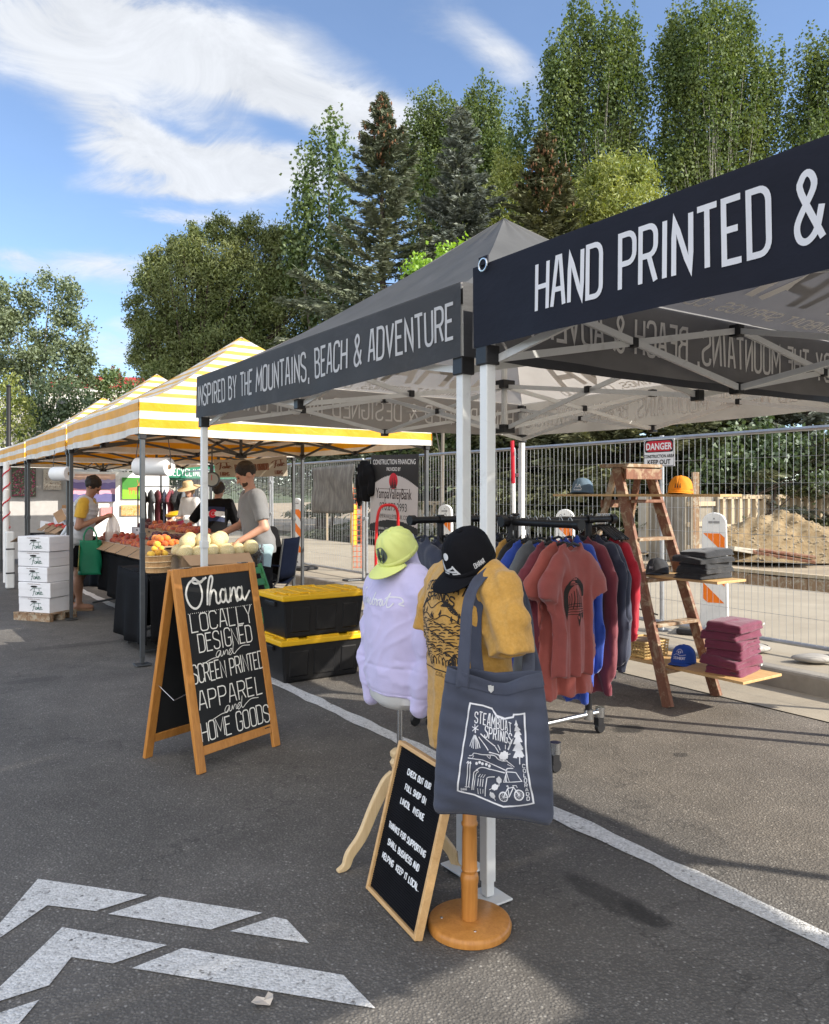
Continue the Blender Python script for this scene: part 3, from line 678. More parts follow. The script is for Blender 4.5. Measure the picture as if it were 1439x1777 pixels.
roof_text(nv, [('OHANA', .34, 1.55, .24), ('STEAMBOAT SPRINGS, COLORADO', .07, 1.75, .10)], 2.86, 2.30, (2, 1), M['print_in'])
# ring and strap at the navy corner
b = MB(); c = Vector((-.016, 3.05-.07, 2.295)); b.tube([c+Vector((0, .022*math.cos(a), .022*math.sin(a))) for a in [2*PI*i/16 for i in range(16)]], .0035, 6, closed=True); b.build('ring', M['chrome'], nv)
b = MB(); b.box((-.012, 2.98, 2.31), (.006, .05, .03)); b.build('ring_tab', M['navy_fabric'], nv)
yl = ['yellow and white striped canopy tent nearest the chalkboard sign', 'middle yellow and white striped canopy tent above the stack of cartons', 'farthest of the three yellow and white striped canopy tents']
S_E = 4.47
for i, (s0, lab) in enumerate(zip((S_E, S_E+3.32, S_E+6.75), yl)):
    tent('canopy_tent', lab, s0, -.02+.03*i, M['roof_stripes'], M['stripes'], M['dark_metal'], group='striped canopies of the fruit stall', seed=11+i, peak=3.23, sagv=.03, zt=2.285, zb=1.99, exp=1.3, lw=.038)
# the stall next door to the right, outside the photo, that shades the road
tent('canopy_tent', 'plain white canopy tent of the next stall beyond the navy one', -7.07, -.05, M['white_cloth'], M['white_cloth'], M['white_metal'], seed=20, group='other stalls')
b = MB(); b.grid(lambda u, v: (2.08+.97*u, -.86*v, -.06*math.sin(PI*v)), 12, 6); o = b.build('sun_block_strip', M['white_cloth'], smooth=True, thick=.004); o.location = st(-3.2, 0, 2.24); o.rotation_euler = (0, 0, TH); tag(o, 'white fabric strip added between the navy canopy and the next stall to block sun', 'sun blocker')  # added out of view, only to stop sun falling through the gap between canopies
KS = .925
# ------------------------------------------------------------------ chalkboard A-frame sign
def chalk_sign():
    a, b_, c = gp(343, 1345), gp(485, 1293), gp(250, 1316); w = (b_-a).length; rz = math.atan2(b_.y-a.y, b_.x-a.x); sp = .49; Hh = 1.15
    t = thing('sandwich_board', 'wooden A-frame chalkboard with white hand lettering standing open on the road', 'sandwich board', a, rz); t.scale = (KS,)*3; w /= KS
    up = Vector((0, .235, Hh)).normalized(); L = Vector((0, .235, Hh)).length
    def frame(o, uy, flip, nm):
        ux = Vector((1, 0, 0)); n = ux.cross(uy).normalized()*(1 if not flip else -1); b = MB(); P = lambda x, y, z=0: o+ux*x+uy*y+n*z
        def bar(x0, x1, y0, y1, th=.026):
            b.add([P(x, y, z) for z in (-th/2, th/2) for y in (y0, y1) for x in (x0, x1)], [(0, 2, 3, 1), (4, 5, 7, 6), (0, 1, 5, 4), (2, 6, 7, 3), (0, 4, 6, 2), (1, 3, 7, 5)])
        bar(0, .056, 0, L); bar(w-.056, w, 0, L); bar(.0565, w-.0565, L-.052, L-.001, .024); bar(.0565, w-.0565, .093, .145, .024)
        fr = b.build(nm, M['honey_wood'], t, bevel=.004)
        b = MB(); b.add([P(x, y, z) for z in (-.004, .006) for y in (.14, L-.048) for x in (.05, w-.05)], [(0, 2, 3, 1), (4, 5, 7, 6), (0, 1, 5, 4), (2, 6, 7, 3), (0, 4, 6, 2), (1, 3, 7, 5)])
        bo = b.build('chalkboard', M['chalkboard'], fr); return fr, bo, P
    fr, bo, P = frame(Vector((0, 0, 0)), up, False, 'front_panel')
    up2 = Vector((0, -.235, Hh)).normalized(); frame(Vector((0, sp, 0)), up2, True, 'back_panel')
    b = MB()
    for x in (.1, w-.1): b.tube([(x, .235, Hh-.005), (x+.03, .235, Hh-.005)], .008, 8); b.box((x+.015, .245, Hh+.004), (.06, .04, .004))
    b.build('hinge', M['chrome'], t)
    b = MB(); b.tube([(.03, .1, .45), (.03, .245, .38), (.03, .39, .45)], .003, 6); b.build('stay', M['chrome'], t)
    bx0, bx1, by0, by1 = .056, w-.056, .145, L-.052; bw, bh = bx1-bx0, by1-by0; cx = (bx0+bx1)/2
    yf = lambda f: by1-f*bh
    lines = [('LOCALLY', .108, .056, .018, cx+.0, yf(.335), dict(jit=.03, seed=3)), ('DESIGNED', .106, .046, .0135, cx+.005, yf(.457), dict(jit=.03, seed=4)),
             ('SCREEN PRINTED', .104, .0352, .0090, cx, yf(.637), dict(jit=.03, seed=5)), ('APPAREL', .106, .056, .020, cx-.01, yf(.795), dict(jit=.03, seed=6)),
             ('HOME GOODS', .108, .0435, .0125, cx+.0, yf(.978), dict(jit=.03, seed=8))]
    m = MB(); fn = lambda x, y: P(x, y, .0085)
    strokes_to(m, centred(lines), .0072, fn)
    # brush script heading
    S = .492; x0, y0 = bx0+.022, yf(.185)
    def sc(pts): return [(x0+px*S, y0+py*.165) for px, py in catmull(pts, 7)]
    O = [(.30, 1.0), (.24, .86), (.16, .98), (.06, .86), (0, .5), (.03, .12), (.11, -.06), (.19, .06), (.24, .4), (.225, .78), (.15, 1.04), (.12, .9), (.2, .84), (.34, 1.02)]
    h = [(.30, .0), (.33, .5), (.38, .95), (.42, 1.05), (.43, .9), (.37, .45), (.335, .02), (.37, .35), (.42, .52), (.455, .42), (.45, .08), (.49, .02), (.53, .18)]
    aa = [(.60, .47), (.555, .5), (.52, .3), (.535, .06), (.58, .06), (.61, .3), (.615, .5), (.61, .12), (.64, .0), (.68, .16)]
    nn = [(.675, .0), (.69, .3), (.695, .5), (.70, .25), (.735, .48), (.77, .48), (.775, .2), (.785, .0), (.82, .1)]
    a2 = [(x+.275, y) for x, y in aa[:-1]]+[(.93, .04), (1.02, .34)]
    strokes_to(m, [sc(O), sc(h), sc(aa), sc(nn), sc(a2)], .0135, fn)
    for k in range(34):
        x = bx0+.02+k*(bw-.04)/33; m.add([fn(x+dx, yf(.222)+dy+.0*k) for dx, dy in ((-.0028, -.002), (.0028, -.002), (.0028, .002), (-.0028, .002))], [(0, 1, 2, 3)])
    for yy, xo in ((yf(.507), 0), (yf(.845), .01)):
        A_ = [(-.2, -.022), (-.12, -.004), (-.075, .0), (-.05, .026), (-.07, .028), (-.088, .008), (-.075, -.004), (-.052, .012), (-.047, .026), (-.05, .0), (-.035, .004), (-.025, .024), (-.024, .004), (-.008, .024), (.004, .022), (.002, .002), (.018, .006), (.042, .026), (.026, .026), (.012, .008), (.022, -.004), (.045, .014), (.06, .06), (.046, .012), (.056, -.002), (.085, .014), (.13, .03), (.19, .026)]
        strokes_to(m, [catmull([(cx+xo+px*1.0, yy+py*1.15) for px, py in A_], 5)], .0042, fn)
    m.build('chalk_lettering', M['chalk'], bo)
    b = MB(); b.add([P(x, y, .0135) for x, y in ((w-.115, .1275), (w-.07, .1275), (w-.07, .1335), (w-.115, .1335))], [(0, 1, 2, 3)]); b.build('maker_stamp', M['black_plastic'], fr)
chalk_sign()

# ------------------------------------------------------------------ letter board
def letter_board():
    a, b_ = gp(640, 1543), gp(726, 1636); w = (b_-a).length/KS; rz = math.atan2(b_.y-a.y, b_.x-a.x)
    t = thing('letter_board', 'black felt letter board in an oak frame leaning on the mannequin stands', 'letter board', a, rz); t.scale = (KS,)*3
    lean = .15; Lh = .575; uy = Vector((0, lean, Lh)).normalized(); ux = Vector((1, 0, 0)); n = ux.cross(uy)
    P = lambda x, y, z=0: ux*x+uy*y+n*z+Vector((0, 0, .004))
    def slab(b, x0, x1, y0, y1, z0, z1): b.add([P(x, y, z) for z in (z0, z1) for y in (y0, y1) for x in (x0, x1)], [(0, 2, 3, 1), (4, 5, 7, 6), (0, 1, 5, 4), (2, 6, 7, 3), (0, 4, 6, 2), (1, 3, 7, 5)])
    b = MB(); f = .016; L = Lh+.02
    slab(b, 0, f, 0, L, -.018, .016); slab(b, w-f, w, 0, L, -.018, .016); slab(b, f+.0005, w-f-.0005, .0, f, -.017, .015); slab(b, f+.0005, w-f-.0005, L-f, L, -.017, .015)
    b.build('frame', M['board_wood'], t, bevel=.0025)
    b = MB(); k = 62
    for i in range(k):
        y0 = f+(L-2*f)*i/k; y1 = f+(L-2*f)*(i+1)/k; slab(b, f-.004, w-f+.004, y0+.0012, y1-.0012, -.002, .004)
    slab(b, f-.004, w-f+.004, f-.004, L-f+.004, -.012, .0008)
    fe = b.build('felt_panel', mat('black_felt', (.007, .007, .009), .95, .3, 9, .2, 200, spec=.15), t)
    cx = w/2; m = MB(); h, cw, g = .0215, .0105, .0052
    rows = [('CHECK OUT OUR', -.01, 12.6), ('FULL SHOP ON', -.012, 15.4), ('LINCOL  AVENUE', -.012, 18.2), ('THANKS FOR SUPPORTING', -.005, 23.6), ('SMALL BUSINESS AND', -.005, 26.5), ('HELPING  KEEP IT LOCAL.', .0, 29.4)]
    for txt, dx, r in rows:
        s_, w_ = text_strokes(txt, h, cw, g, jit=.015, seed=int(r)); sc = min(1.0, (w-.075)/w_); y = L-.055-(r-10.2)*.0205
        strokes_to(m, [[(cx+dx+(p[0]-w_/2)*sc, y+p[1]) for p in pl] for pl in s_], .0043, lambda x, y_: P(x, y_, .0062))
    m.build('letters', mat('white_letter_plastic', (.82, .83, .84), .45), fe, thick=.0015)
letter_board()

# ------------------------------------------------------------------ lidded storage bins
def bins():
    a = gp(490, 1190); L, D, hh = .775, .52, .37
    bin_m = M['tote_black']
    def one(z, lab, dx=0, dy=0):
        t = thing('storage_bin', lab, 'storage bin', a+Vector((0, 0, z*KS))+D2*dx+D1*dy, TH, 'storage bins stacked beside the chalkboard'); t.scale = (KS,)*3
        b = MB(); tp = .035
        def ring(z, k, e=0): return [(tp*(1-k)-e, tp*(1-k)-e, z), (L-tp*(1-k)+e, tp*(1-k)-e, z), (L-tp*(1-k)+e, D-tp*(1-k)+e, z), (tp*(1-k)-e, D-tp*(1-k)+e, z)]
        lo, hi = ring(0, 0), ring(hh-.03, 1)
        b.add(lo+hi, [(3, 2, 1, 0), (0, 1, 5, 4), (1, 2, 6, 5), (2, 3, 7, 6), (3, 0, 4, 7), (4, 5, 6, 7)])
        bo = b.build('body', bin_m, t, bevel=.02, seg=3)
        r = MB()
        for x0, x1 in ((.07, .25), (.30, .50), (.56, .71)):      # raised panels on the long sides
            for yy, sg in ((.012, -1), (D-.012, 1)):
                r.add([(x0, yy+sg*(-.018), .05), (x1, yy+sg*(-.018), .05), (x1, yy+sg*.004, hh-.10), (x0, yy+sg*.004, hh-.10), (x0+.01, yy+sg*-.006, .06), (x1-.01, yy+sg*-.006, .06), (x1-.01, yy+sg*.012, hh-.11), (x0+.01, yy+sg*.012, hh-.11)],
                      [(4, 5, 6, 7), (0, 1, 5, 4), (1, 2, 6, 5), (2, 3, 7, 6), (3, 0, 4, 7)])
        r.build('side_ribs', bin_m, bo)
        l = MB(); z0 = hh-.032
        l.box((L/2, D/2, z0+.008), (L+.05, D+.05, .048)); l.build('lid', M['yellow_plastic'], t, bevel=.012, seg=3)
        l2 = MB()
        for k in range(5):
            x = .09+k*.148; l2.box((x, D/2, z0+.038), (.10, D-.14, .014)); l2.box((x+.074, D/2, z0+.034), (.02, D-.2, .008))
        for x, y, sx, sy in ((L/2, .012, .3, .03), (L/2, D-.012, .3, .03), (.1, .012, .1, .03), (L-.1, .012, .1, .03), (-.004, D/2, .03, .2), (L+.004, D/2, .03, .2)): l2.box((x, y, z0+.037), (sx, sy, .018))
        l2.build('lid_ribs', M['yellow_plastic'], t.children[-1], bevel=.004)
        h_ = MB()
        for x, sg in ((0, -1), (L, 1)): h_.box((x+sg*.004, D/2, hh-.085), (.03, .2, .04))
        h_.build('handle', bin_m, t, bevel=.006)
    one(0, 'lower black storage bin with yellow lid, bottom of the pair by the chalkboard'); one(.375, 'upper black storage bin with yellow lid, stacked on top of the other bin', .012, -.008)
bins()

# ------------------------------------------------------------------ green folding chair behind the chalkboard
def green_chair():
    gw = mat('green_paint', (.035, .17, .05), .5, .15, 9, 0, 1); p = gp(468, 1165, 0)+Vector((-.12, .35, 0))
    t = thing('folding_chair', 'green wooden folding chair half hidden behind the chalkboard sign', 'chair', p, TH+.5)
    for x in (-.2, .2):
        b = MB(); b.beam((x, -.15, 0), (x, .2, .84), .022, .04); b.build('leg', gw, t, bevel=.003)
        b = MB(); b.beam((x*.87, .2, 0), (x*.87, -.18, .45), .022, .04); b.build('leg', gw, t, bevel=.003)
    b = MB()
    for k in range(5): b.box((0, -.17+k*.075, .445), (.40, .06, .016))
    b.build('seat', gw, t, bevel=.003); b = MB()
    for f in (.72, .84, .96): b.box((0, -.15+.35*f-.012, .84*f-.02), (.38, .014, .06), Matrix.Rotation(-.38, 3, 'X'))
    b.build('backrest', gw, t, bevel=.003)
green_chair()

# ------------------------------------------------------------------ caps
def cap_hat(name, label, loc, fwd, pitch, crown_m, brim_m, group=None, roll=0, s=1.0, flat=.5, deco=None, h=.125, soft=False, mesh_back=None):
    """front along local -y; origin at the middle of the sweatband"""
    t = thing(name, label, 'cap', loc, 0, group)
    f = Vector(fwd).normalized(); q = Matrix.Rotation(math.atan2(f.x, -f.y), 4, 'Z') @ Matrix.Rotation(pitch, 4, 'X') @ Matrix.Rotation(roll, 4, 'Y')
    t.rotation_euler = q.to_euler(); t.scale = (s, s, s)
    rx, ry = .080, .096
    def crown(u, v):
        a = 2*PI*u-PI/2; e = 2.0+.9*max(0, -math.sin(a)); ph = v*PI/2
        r = math.cos(ph)**(.72 if not soft else .8); z = h*math.sin(ph)**(.82 if not soft else .9)
        z *= 1+.06*max(0, -math.sin(a))*math.sin(2*ph)
        seam = 1-.010*(abs(math.sin(3*a+PI/2))**14)*math.cos(ph)
        wr = (.004 if soft else .0012)*math.sin(9*a+z*60)*math.sin(2*ph)
        return ((rx*r*seam+wr)*math.cos(a), (ry*r*seam+wr)*math.sin(a)+.004*math.sin(2*ph), z)
    b = MB(); b.grid(crown, 72, 20); cm = b.build('crown', crown_m, t, smooth=True, thick=.002)
    if mesh_back:
        b = MB(); 
        def mb_(u, v):
            x, y, z = crown(.27+.46*u, .04+.8*v); return (x*1.012, y*1.012, z*1.008)
        b.grid(mb_, 30, 12); b.build('mesh_back', mesh_back, t, smooth=True)
    b = MB()
    def brim(u, v):
        a = R(-90)+(u-.5)*R(128); x0, y0 = rx*.985*math.cos(a), ry*.985*math.sin(a)
        ex = (u-.5)*2; Lb = .078*(1-abs(ex)**2.6)**.75; x1 = x0+.012*math.sin(ex*1.2); y1 = y0-Lb
        x, y = x0+(x1-x0)*v, y0+(y1-y0)*v; return (x, y, .006-.028*flat*(x/rx)**2-.010*v+.004*v*v)
    b.grid(brim, 32, 8); b.build('brim', brim_m, t, smooth=True, thick=.003, off=0)
    b = MB(); b.lathe([(.0095, h-.002), (.009, h+.003), (.004, h+.005)], (0, .003, 0), 12); b.build('button', crown_m, t, smooth=True)
    b = MB(); b.grid(lambda u, v: (rx*1.004*math.cos(2*PI*u), ry*1.004*math.sin(2*PI*u), -.002+.022*v), 60, 1); b.build('sweatband', crown_m, t, smooth=True, thick=-.001)
    if deco: deco(t, cm, crown)
    return t
def deco_fn(cm, y=-.1, tilt=0, side=0):
    """projects a design on the front of a cap crown (side: angle round the crown)"""
    d = Matrix.Rotation(side, 3, 'Z') @ Vector((0, -1, 0)); ux = Vector((0, 0, 1)).cross(-d).normalized()*-1
    ux = Vector((-d.y, d.x, 0)); uy = Vector((0, 0, 1))
    return project_fn([cm.data], d*.0, ux, uy, .0015, .2)
def disc(b, fn, r, cx, cy, n=28, rings=4):
    for k in range(rings):
        for i in range(n):
            a0, a1 = 2*PI*i/n, 2*PI*(i+1)/n; r0, r1 = r*k/rings, r*(k+1)/rings
            q = [fn(cx+rr*math.cos(a), cy+rr*math.sin(a)) for rr, a in ((r0, a0), (r1, a0), (r1, a1), (r0, a1))]
            if all(p is not None for p in q): b.add(q, [(0, 1, 2, 3)])
def pine_poly(cx, cy, h, w):
    out = []; k = 5
    for i in range(k): f = i/k; out += [(cx+w*(.25+.75*f)*.5, cy+h*(1-f-.18)), (cx+w*(.25+.75*f)*.28, cy+h*(1-f-.20))]
    L = [(2*cx-x, y) for x, y in reversed(out)]
    return [(cx, cy+h)]+out+L
def fill_poly(b, fn, pts, rows=14, off=None):
    """fills a polygon with thin horizontal slices so that it can follow a curved surface"""
    ys = [p[1] for p in pts]; y0, y1 = min(ys), max(ys); n = len(pts)
    def spans(y):
        xs = sorted(pts[i][0]+(y-pts[i][1])*(pts[(i+1) % n][0]-pts[i][0])/(pts[(i+1) % n][1]-pts[i][1]) for i in range(n) if (pts[i][1] > y) != (pts[(i+1) % n][1] > y))
        return list(zip(xs[::2], xs[1::2]))
    for r in range(rows):
        a, c = y0+(y1-y0)*r/rows, y0+(y1-y0)*(r+1)/rows
        for x0_, x1_ in spans((a+c)/2):
          kk = max(1, int((x1_-x0_)/.035)) if x1_-x0_ < .6 else 1
          for q_ in range(kk):
            x0, x1 = x0_+(x1_-x0_)*q_/kk, x0_+(x1_-x0_)*(q_+1)/kk
            q = [fn(x0, a), fn(x1, a), fn(x1, c), fn(x0, c)]
            if all(p is not None for p in q): b.add(q, [(0, 1, 2, 3)])
def deco_trees(t, cm, crown, ring=(.06, .09, .075), dark=(.01, .013, .012), y=.055, r=.030, disc_on=True, big=1.0):
    fn = deco_fn(cm)
    if disc_on:
        b = MB(); disc(b, fn, r, 0, y); o = b.build('patch', col('cap_patch', (.065, .09, .072), rough=.7), t)
        fn2 = project_fn([cm.data], (0, 0, 0), (1, 0, 0), (0, 0, 1), .0032, .2)
        b = MB(); strokes_to(b, [[(r*math.cos(a), y+r*math.sin(a)) for a in [2*PI*i/30 for i in range(31)]]], .003, fn2)
        b.build('patch_rim', col('cap_patch_rim', (.13, .16, .14)), o); par = o
    else: fn2 = fn; par = t
    b = MB()
    for dx, s in ((-.0155, .8), (0, 1), (.0155, .8)): fill_poly(b, fn2, pine_poly(dx*big, y-.019*big, .040*s*big, .0115*big), 14)
    b.build('pine_emblem', M['black_plastic'], par)
FRONT = Vector((-.74, -.67, 0))

# ------------------------------------------------------------------ clothes forms with sweatshirt and T-shirt
def crease(P, sc, seed, amp): return -amp*np.clip(1-np.abs(vnoise(P, sc, seed))*2.2, 0, 1)**2
def fold_noise(P, seed=0): return vnoise(P*np.array([1, 1, .45]), 34, seed)*.0035+vnoise(P, 75, seed+3)*.0012
def dress_form_lilac():
    c = Vector((-.061, 3.25, 0)); t = thing('dress_form', 'tripod dress form wearing a lilac sweatshirt, left of the mustard one', 'dress form', c, R(-56)); t.scale = (KS,)*3
    lil = mat('lilac_fleece', (.53, .49, .735), .85, .06, 5, .22, 420, sheen=.35)
    def torso(P):
        d = loft_d(P, [(.735, 0, .0, .185, .125), (.80, 0, 0, .20, .135), (.88, 0, 0, .20, .132), (1.02, 0, -.01, .195, .128), (1.14, 0, -.012, .185, .120), (1.22, 0, 0, .165, .10), (1.275, 0, .01, .115, .075), (1.31, 0, .015, .07, .062), (1.345, 0, .015, .06, .058)])
        for sx in (-1, 1):
            d = smin(d, chain(P, [(sx*.11, .01, 1.235, .062), (sx*.185, .01, 1.18, .066), (sx*.232, .012, 1.0, .058), (sx*.236, -.01, .86, .05), (sx*.215, -.02, .76, .043), (sx*.20, -.03, .70 if sx > 0 else .66, .040)]), .03)
        d = d+fold_noise(P, 2)+crease(P*np.array([1, 1, .8]), 17, 21, .0045)+crease(P*np.array([.8, 1, 1.5]), 26, 33, .004)+.007*np.sin((P[:, 2]*34+P[:, 0]*18+3*vnoise(P, 9, 5)))*np.clip((np.abs(P[:, 0])-.14)/.08, 0, 1)
        d = d+.0045*np.exp(-((P[:, 2]-.855-.02*P[:, 0])/.006)**2)+.004*np.exp(-((P[:, 2]-.745)/.004)**2)
        g = np.abs(np.linalg.norm(P[:, [0, 2]]-np.array([.165, 1.05]), axis=1)-.16); d = d+.003*np.exp(-(g/.006)**2)*(P[:, 0] > .12)*(P[:, 2] < 1.1)
        return d
    sw = sdf_obj('sweatshirt', torso, (-.34, -.22, .60), (.34, .22, 1.37), .006, lil, t)
    m = MB(); fn = project_fn([sw.data], (-.01, 0, 1.135), (1, 0, 0), (0, 0, 1), .0022, .4); k = 1.0
    scr = [[(-.135, .022), (-.15, .034), (-.168, .02), (-.155, .004), (-.14, -.012), (-.152, -.024), (-.172, -.016)],
           [(-.13, .03), (-.128, .0), (-.12, -.014), (-.108, -.002), (-.10, .01), (-.09, .004), (-.094, -.012), (-.082, -.016), (-.07, -.002), (-.058, .008), (-.07, .0), (-.064, -.014), (-.052, -.006), (-.046, .008), (-.046, -.014), (-.034, .006), (-.03, -.014), (-.016, .006), (-.012, -.014), (0, -.008),
            (.012, .03), (.006, -.012), (.02, -.01), (.022, .004), (.012, .006), (.034, .006), (.044, -.008), (.036, -.014), (.034, .0), (.05, .006), (.062, .008), (.054, -.008), (.064, -.014), (.07, .006), (.074, -.012), (.088, .0), (.1, .034), (.096, -.01), (.11, -.016), (.128, .0)],
           [(.08, .012), (.1, .02), (.15, .02), (.165, .006), (.15, -.002), (.17, -.008)]]
    strokes_to(m, [catmull([(p[0]*k, p[1]*1.15) for p in s], 6) for s in scr], .0056, fn, .006); m.build('script_print', M['print_white'], sw)
    pale = mat('form_linen', (.62, .62, .61), .8, .06, 9, .1, 200)
    b = MB(); b.lathe([(.05, .655), (.11, .668), (.155, .70), (.165, .75)], (0, 0, 0), 32, Matrix.Diagonal((1.06, .74, 1))); b.build('torso_base', pale, t, smooth=40)
    b = MB(); b.lathe([(.055, 1.33), (.055, 1.40), (.048, 1.42), (.02, 1.43)], (0, .015, 0), 24); b.build('neck', pale, t, smooth=40)
    b = MB(); b.tube([(0, 0, .42), (0, 0, .67)], .0125, 16); b.build('pole', M['chrome'], t, smooth=40)
    b = MB(); b.lathe([(.02, .17), (.034, .19), (.036, .37), (.033, .385), (.04, .40), (.044, .412), (.036, .425), (.034, .432), (.042, .442), (.043, .456), (.03, .468), (.015, .472)], (0, 0, 0), 28); b.build('turned_collar', M['pale_wood'], t, smooth=40)
    foot = gp(598, 1512); la = math.atan2(foot.y-c.y, foot.x-c.x)-R(-56)
    for k in range(3):
        a = la+k*2*PI/3; e = Vector((math.cos(a), math.sin(a), 0)); L_ = (foot-c).length/KS; prof = []
        ctr = [(.03, .36, .05), (.07, .33, .055), (.13, .24, .05), (.19, .13, .045), (.25, .065, .042), (L_*.98, .022, .035), (L_+.035, .008, .012)]
        cc = catmull([(x, z) for x, z, w_ in ctr], 6); ww = np.interp(np.linspace(0, 1, len(cc)), np.linspace(0, 1, len(ctr)), [w_ for *_, w_ in ctr])
        Lp, Rp = ribbon2d(cc, [float(x) for x in ww]); out = [(p.x, max(.001, p.y)) for p in Lp]+[(p.x, max(.001, p.y)) for p in reversed(Rp)]
        b = MB(); pw = Vector((-e.y, e.x, 0)); b.prism(out, pw*.012, e, Vector((0, 0, 1)), .024); b.build('leg', M['pale_wood'], t, bevel=.004)
    cap_hat('baseball_cap', 'pale yellow cap with round pine tree patch on the lilac dress form', at(692, 962, 3.21), FRONT, R(33), col('lemon_nylon', (.72, .78, .26), rough=.5, var=.06, bump=.25, bscale=30, trans=.1), M['lemon_nylon'], flat=.55, deco=deco_trees, soft=True, roll=R(4), s=.95, h=.12)
dress_form_lilac()
def dress_form_mustard():
    c = gp(815, 1610); t = thing('dress_form', 'dress form on a round wooden base wearing a mustard printed T-shirt', 'dress form', c, R(-62)); t.scale = (KS,)*3
    mus = mat('mustard_jersey', (.50, .27, .055), .85, .14, 60, .2, 300, tint=(.62, .38, .12), tscale=90, tfac=.45, sheen=.25)
    def shirt(P):
        d = loft_d(P, [(.655, 0, .005, .20, .125), (.70, 0, 0, .198, .125), (.85, 0, 0, .196, .125), (1.02, 0, -.008, .200, .130), (1.16, 0, -.018, .212, .136), (1.26, 0, -.005, .205, .120), (1.325, 0, .01, .16, .092), (1.365, 0, .015, .10, .07), (1.385, 0, .015, .07, .062), (1.43, 0, .015, .062, .058)])
        hem = .655+.035*np.sin(P[:, 0]*9+.8)*1.0-.02*(P[:, 1] > 0)
        d = np.maximum(d, hem-P[:, 2])
        for sx in (-1, 1):
            sl = chain(P, [(sx*.13, .01, 1.30, .06), (sx*.20, .008, 1.262, .068), (sx*.255, .0, 1.16, .068), (sx*.275, -.005, 1.06, .073)])
            nrm = np.array([sx*.28, -.03, -.95]); nrm /= np.linalg.norm(nrm); sl = np.maximum(sl, (P-np.array([sx*.286, -.005, 1.062]))@nrm); d = smin(d, sl, .03)
            d = np.maximum(d, -cap(P, (sx*.266, -.002, 1.12), (sx*.29, -.005, .96), .046, .052))
        fold = .007*np.sin(P[:, 0]*52+2.2*vnoise(P, 7, 3))*np.clip((1.05-P[:, 2])/.35, 0, 1)*np.clip((P[:, 2]-.6)/.2, .4, 1)
        arm = .006*np.sin((P[:, 2]*40+np.abs(P[:, 0])*58)+2*vnoise(P, 10, 8))*np.clip((np.abs(P[:, 0])-.15)/.06, 0, 1)
        d = d+fold+arm+crease(P*np.array([1.2, 1, .7]), 16, 5, .005)+crease(P*np.array([1, 1, 1.2]), 30, 15, .004)+fold_noise(P, 11)*.8+.004*np.exp(-((P[:, 2]-hem-.022)/.0035)**2)
        g = np.linalg.norm(P[:, [0, 2]]-np.array([0, 1.16]), axis=1); d = d+.003*np.exp(-((np.abs(P[:, 0])-.185-.05*(1.3-P[:, 2]))/.005)**2)*(P[:, 2] > 1.1)
        return d
    s = sdf_obj('t_shirt', shirt, (-.42, -.24, .58), (.42, .24, 1.45), .006, mus, t)
    ink = col('black_ink', (.02, .016, .014), rough=.8)
    fn = project_fn([s.data], (.01, 0, 0), (1, 0, 0), (0, 0, 1), .002, .4); m = MB(); rd = random.Random(12)
    x0, x1, z0, z1 = -.14, .14, .965, 1.21
    wl, ww_ = text_strokes('STEAMBOAT', .030, .022, .0075); polys = [[(p[0]-ww_/2, p[1]+z1+.052-abs(p[0]-ww_/2)*.18) for p in pl] for pl in wl]
    w2, ww2 = text_strokes('SPRINGS', .030, .022, .0075); polys += [[(p[0]-ww2/2, p[1]+z1+.010-abs(p[0]-ww2/2)*.18) for p in pl] for pl in w2]
    strokes_to(m, polys, .0055, fn, .01)
    L = [[(x0, z1-.03), (x0, z0), (x1, z0), (x1, z1-.03)]]
    L += [catmull([(x0, 1.16), (-.09, 1.20), (-.03, 1.185), (.03, 1.215), (.09, 1.18), (x1, 1.17)], 6), catmull([(x0, 1.135), (-.07, 1.165), (0, 1.15), (.06, 1.17), (x1, 1.14)], 6)]
    for k in range(17):                                   # ploughed-field hatching, river and rooftops
        y = 1.02+k*.0075; a = rd.uniform(.3, 1)
        x = x0+.01*rd.random()
        while x < x1-.02:
            l = rd.uniform(.015, .06); L.append([(x, y+.006*math.sin(x*40+k)), (x+l*.5, y+.004+.006*math.sin((x+l*.5)*40+k)), (min(x1, x+l), y+.006*math.sin((x+l)*40+k))]); x += l+rd.uniform(.004, .02)
    for k in range(16):
        x = rd.uniform(x0+.01, x1-.03); y = rd.uniform(.97, 1.01); w_ = rd.uniform(.012, .03); h = rd.uniform(.012, .028)
        L += [[(x, y), (x, y+h), (x+w_/2, y+h+.01), (x+w_, y+h), (x+w_, y)], [(x+w_*.3, y), (x+w_*.3, y+h*.6)]]
    for k in range(12):
        x = rd.uniform(x0+.01, x1-.01); y = rd.uniform(1.145, 1.165); L += [[(x, y), (x, y+.022)], [(x-.005, y+.006), (x, y+.02), (x+.005, y+.006)]]
    strokes_to(m, L, [rd.uniform(.0022, .0048) for _ in L], fn, .012)
    for poly in ([(.02, 1.195), (.05, 1.222), (.09, 1.20), (.125, 1.172), (.1, 1.178), (.06, 1.198)], [(-.14, 1.17), (-.1, 1.215), (-.08, 1.215), (-.115, 1.175)], [(.05, .985), (.10, .99), (.13, .98), (.1, .972)]): fill_poly(m, fn, poly, 10)
    L2 = []
    w3, ww3 = text_strokes('COLORADO', .012, .012, .006, slant=.3); strokes_to(m, [[(p[0]-ww3/2+.05, p[1]+z0-.02) for p in pl] for pl in w3], .002, fn, .01)
    m.build('landscape_print', ink, s)
    b = MB(); b.lathe([(.05, 1.38), (.05, 1.44), (.03, 1.455)], (0, .015, 0), 20); b.build('neck', col('form_linen', (.6, .6, .6)), t, smooth=40)
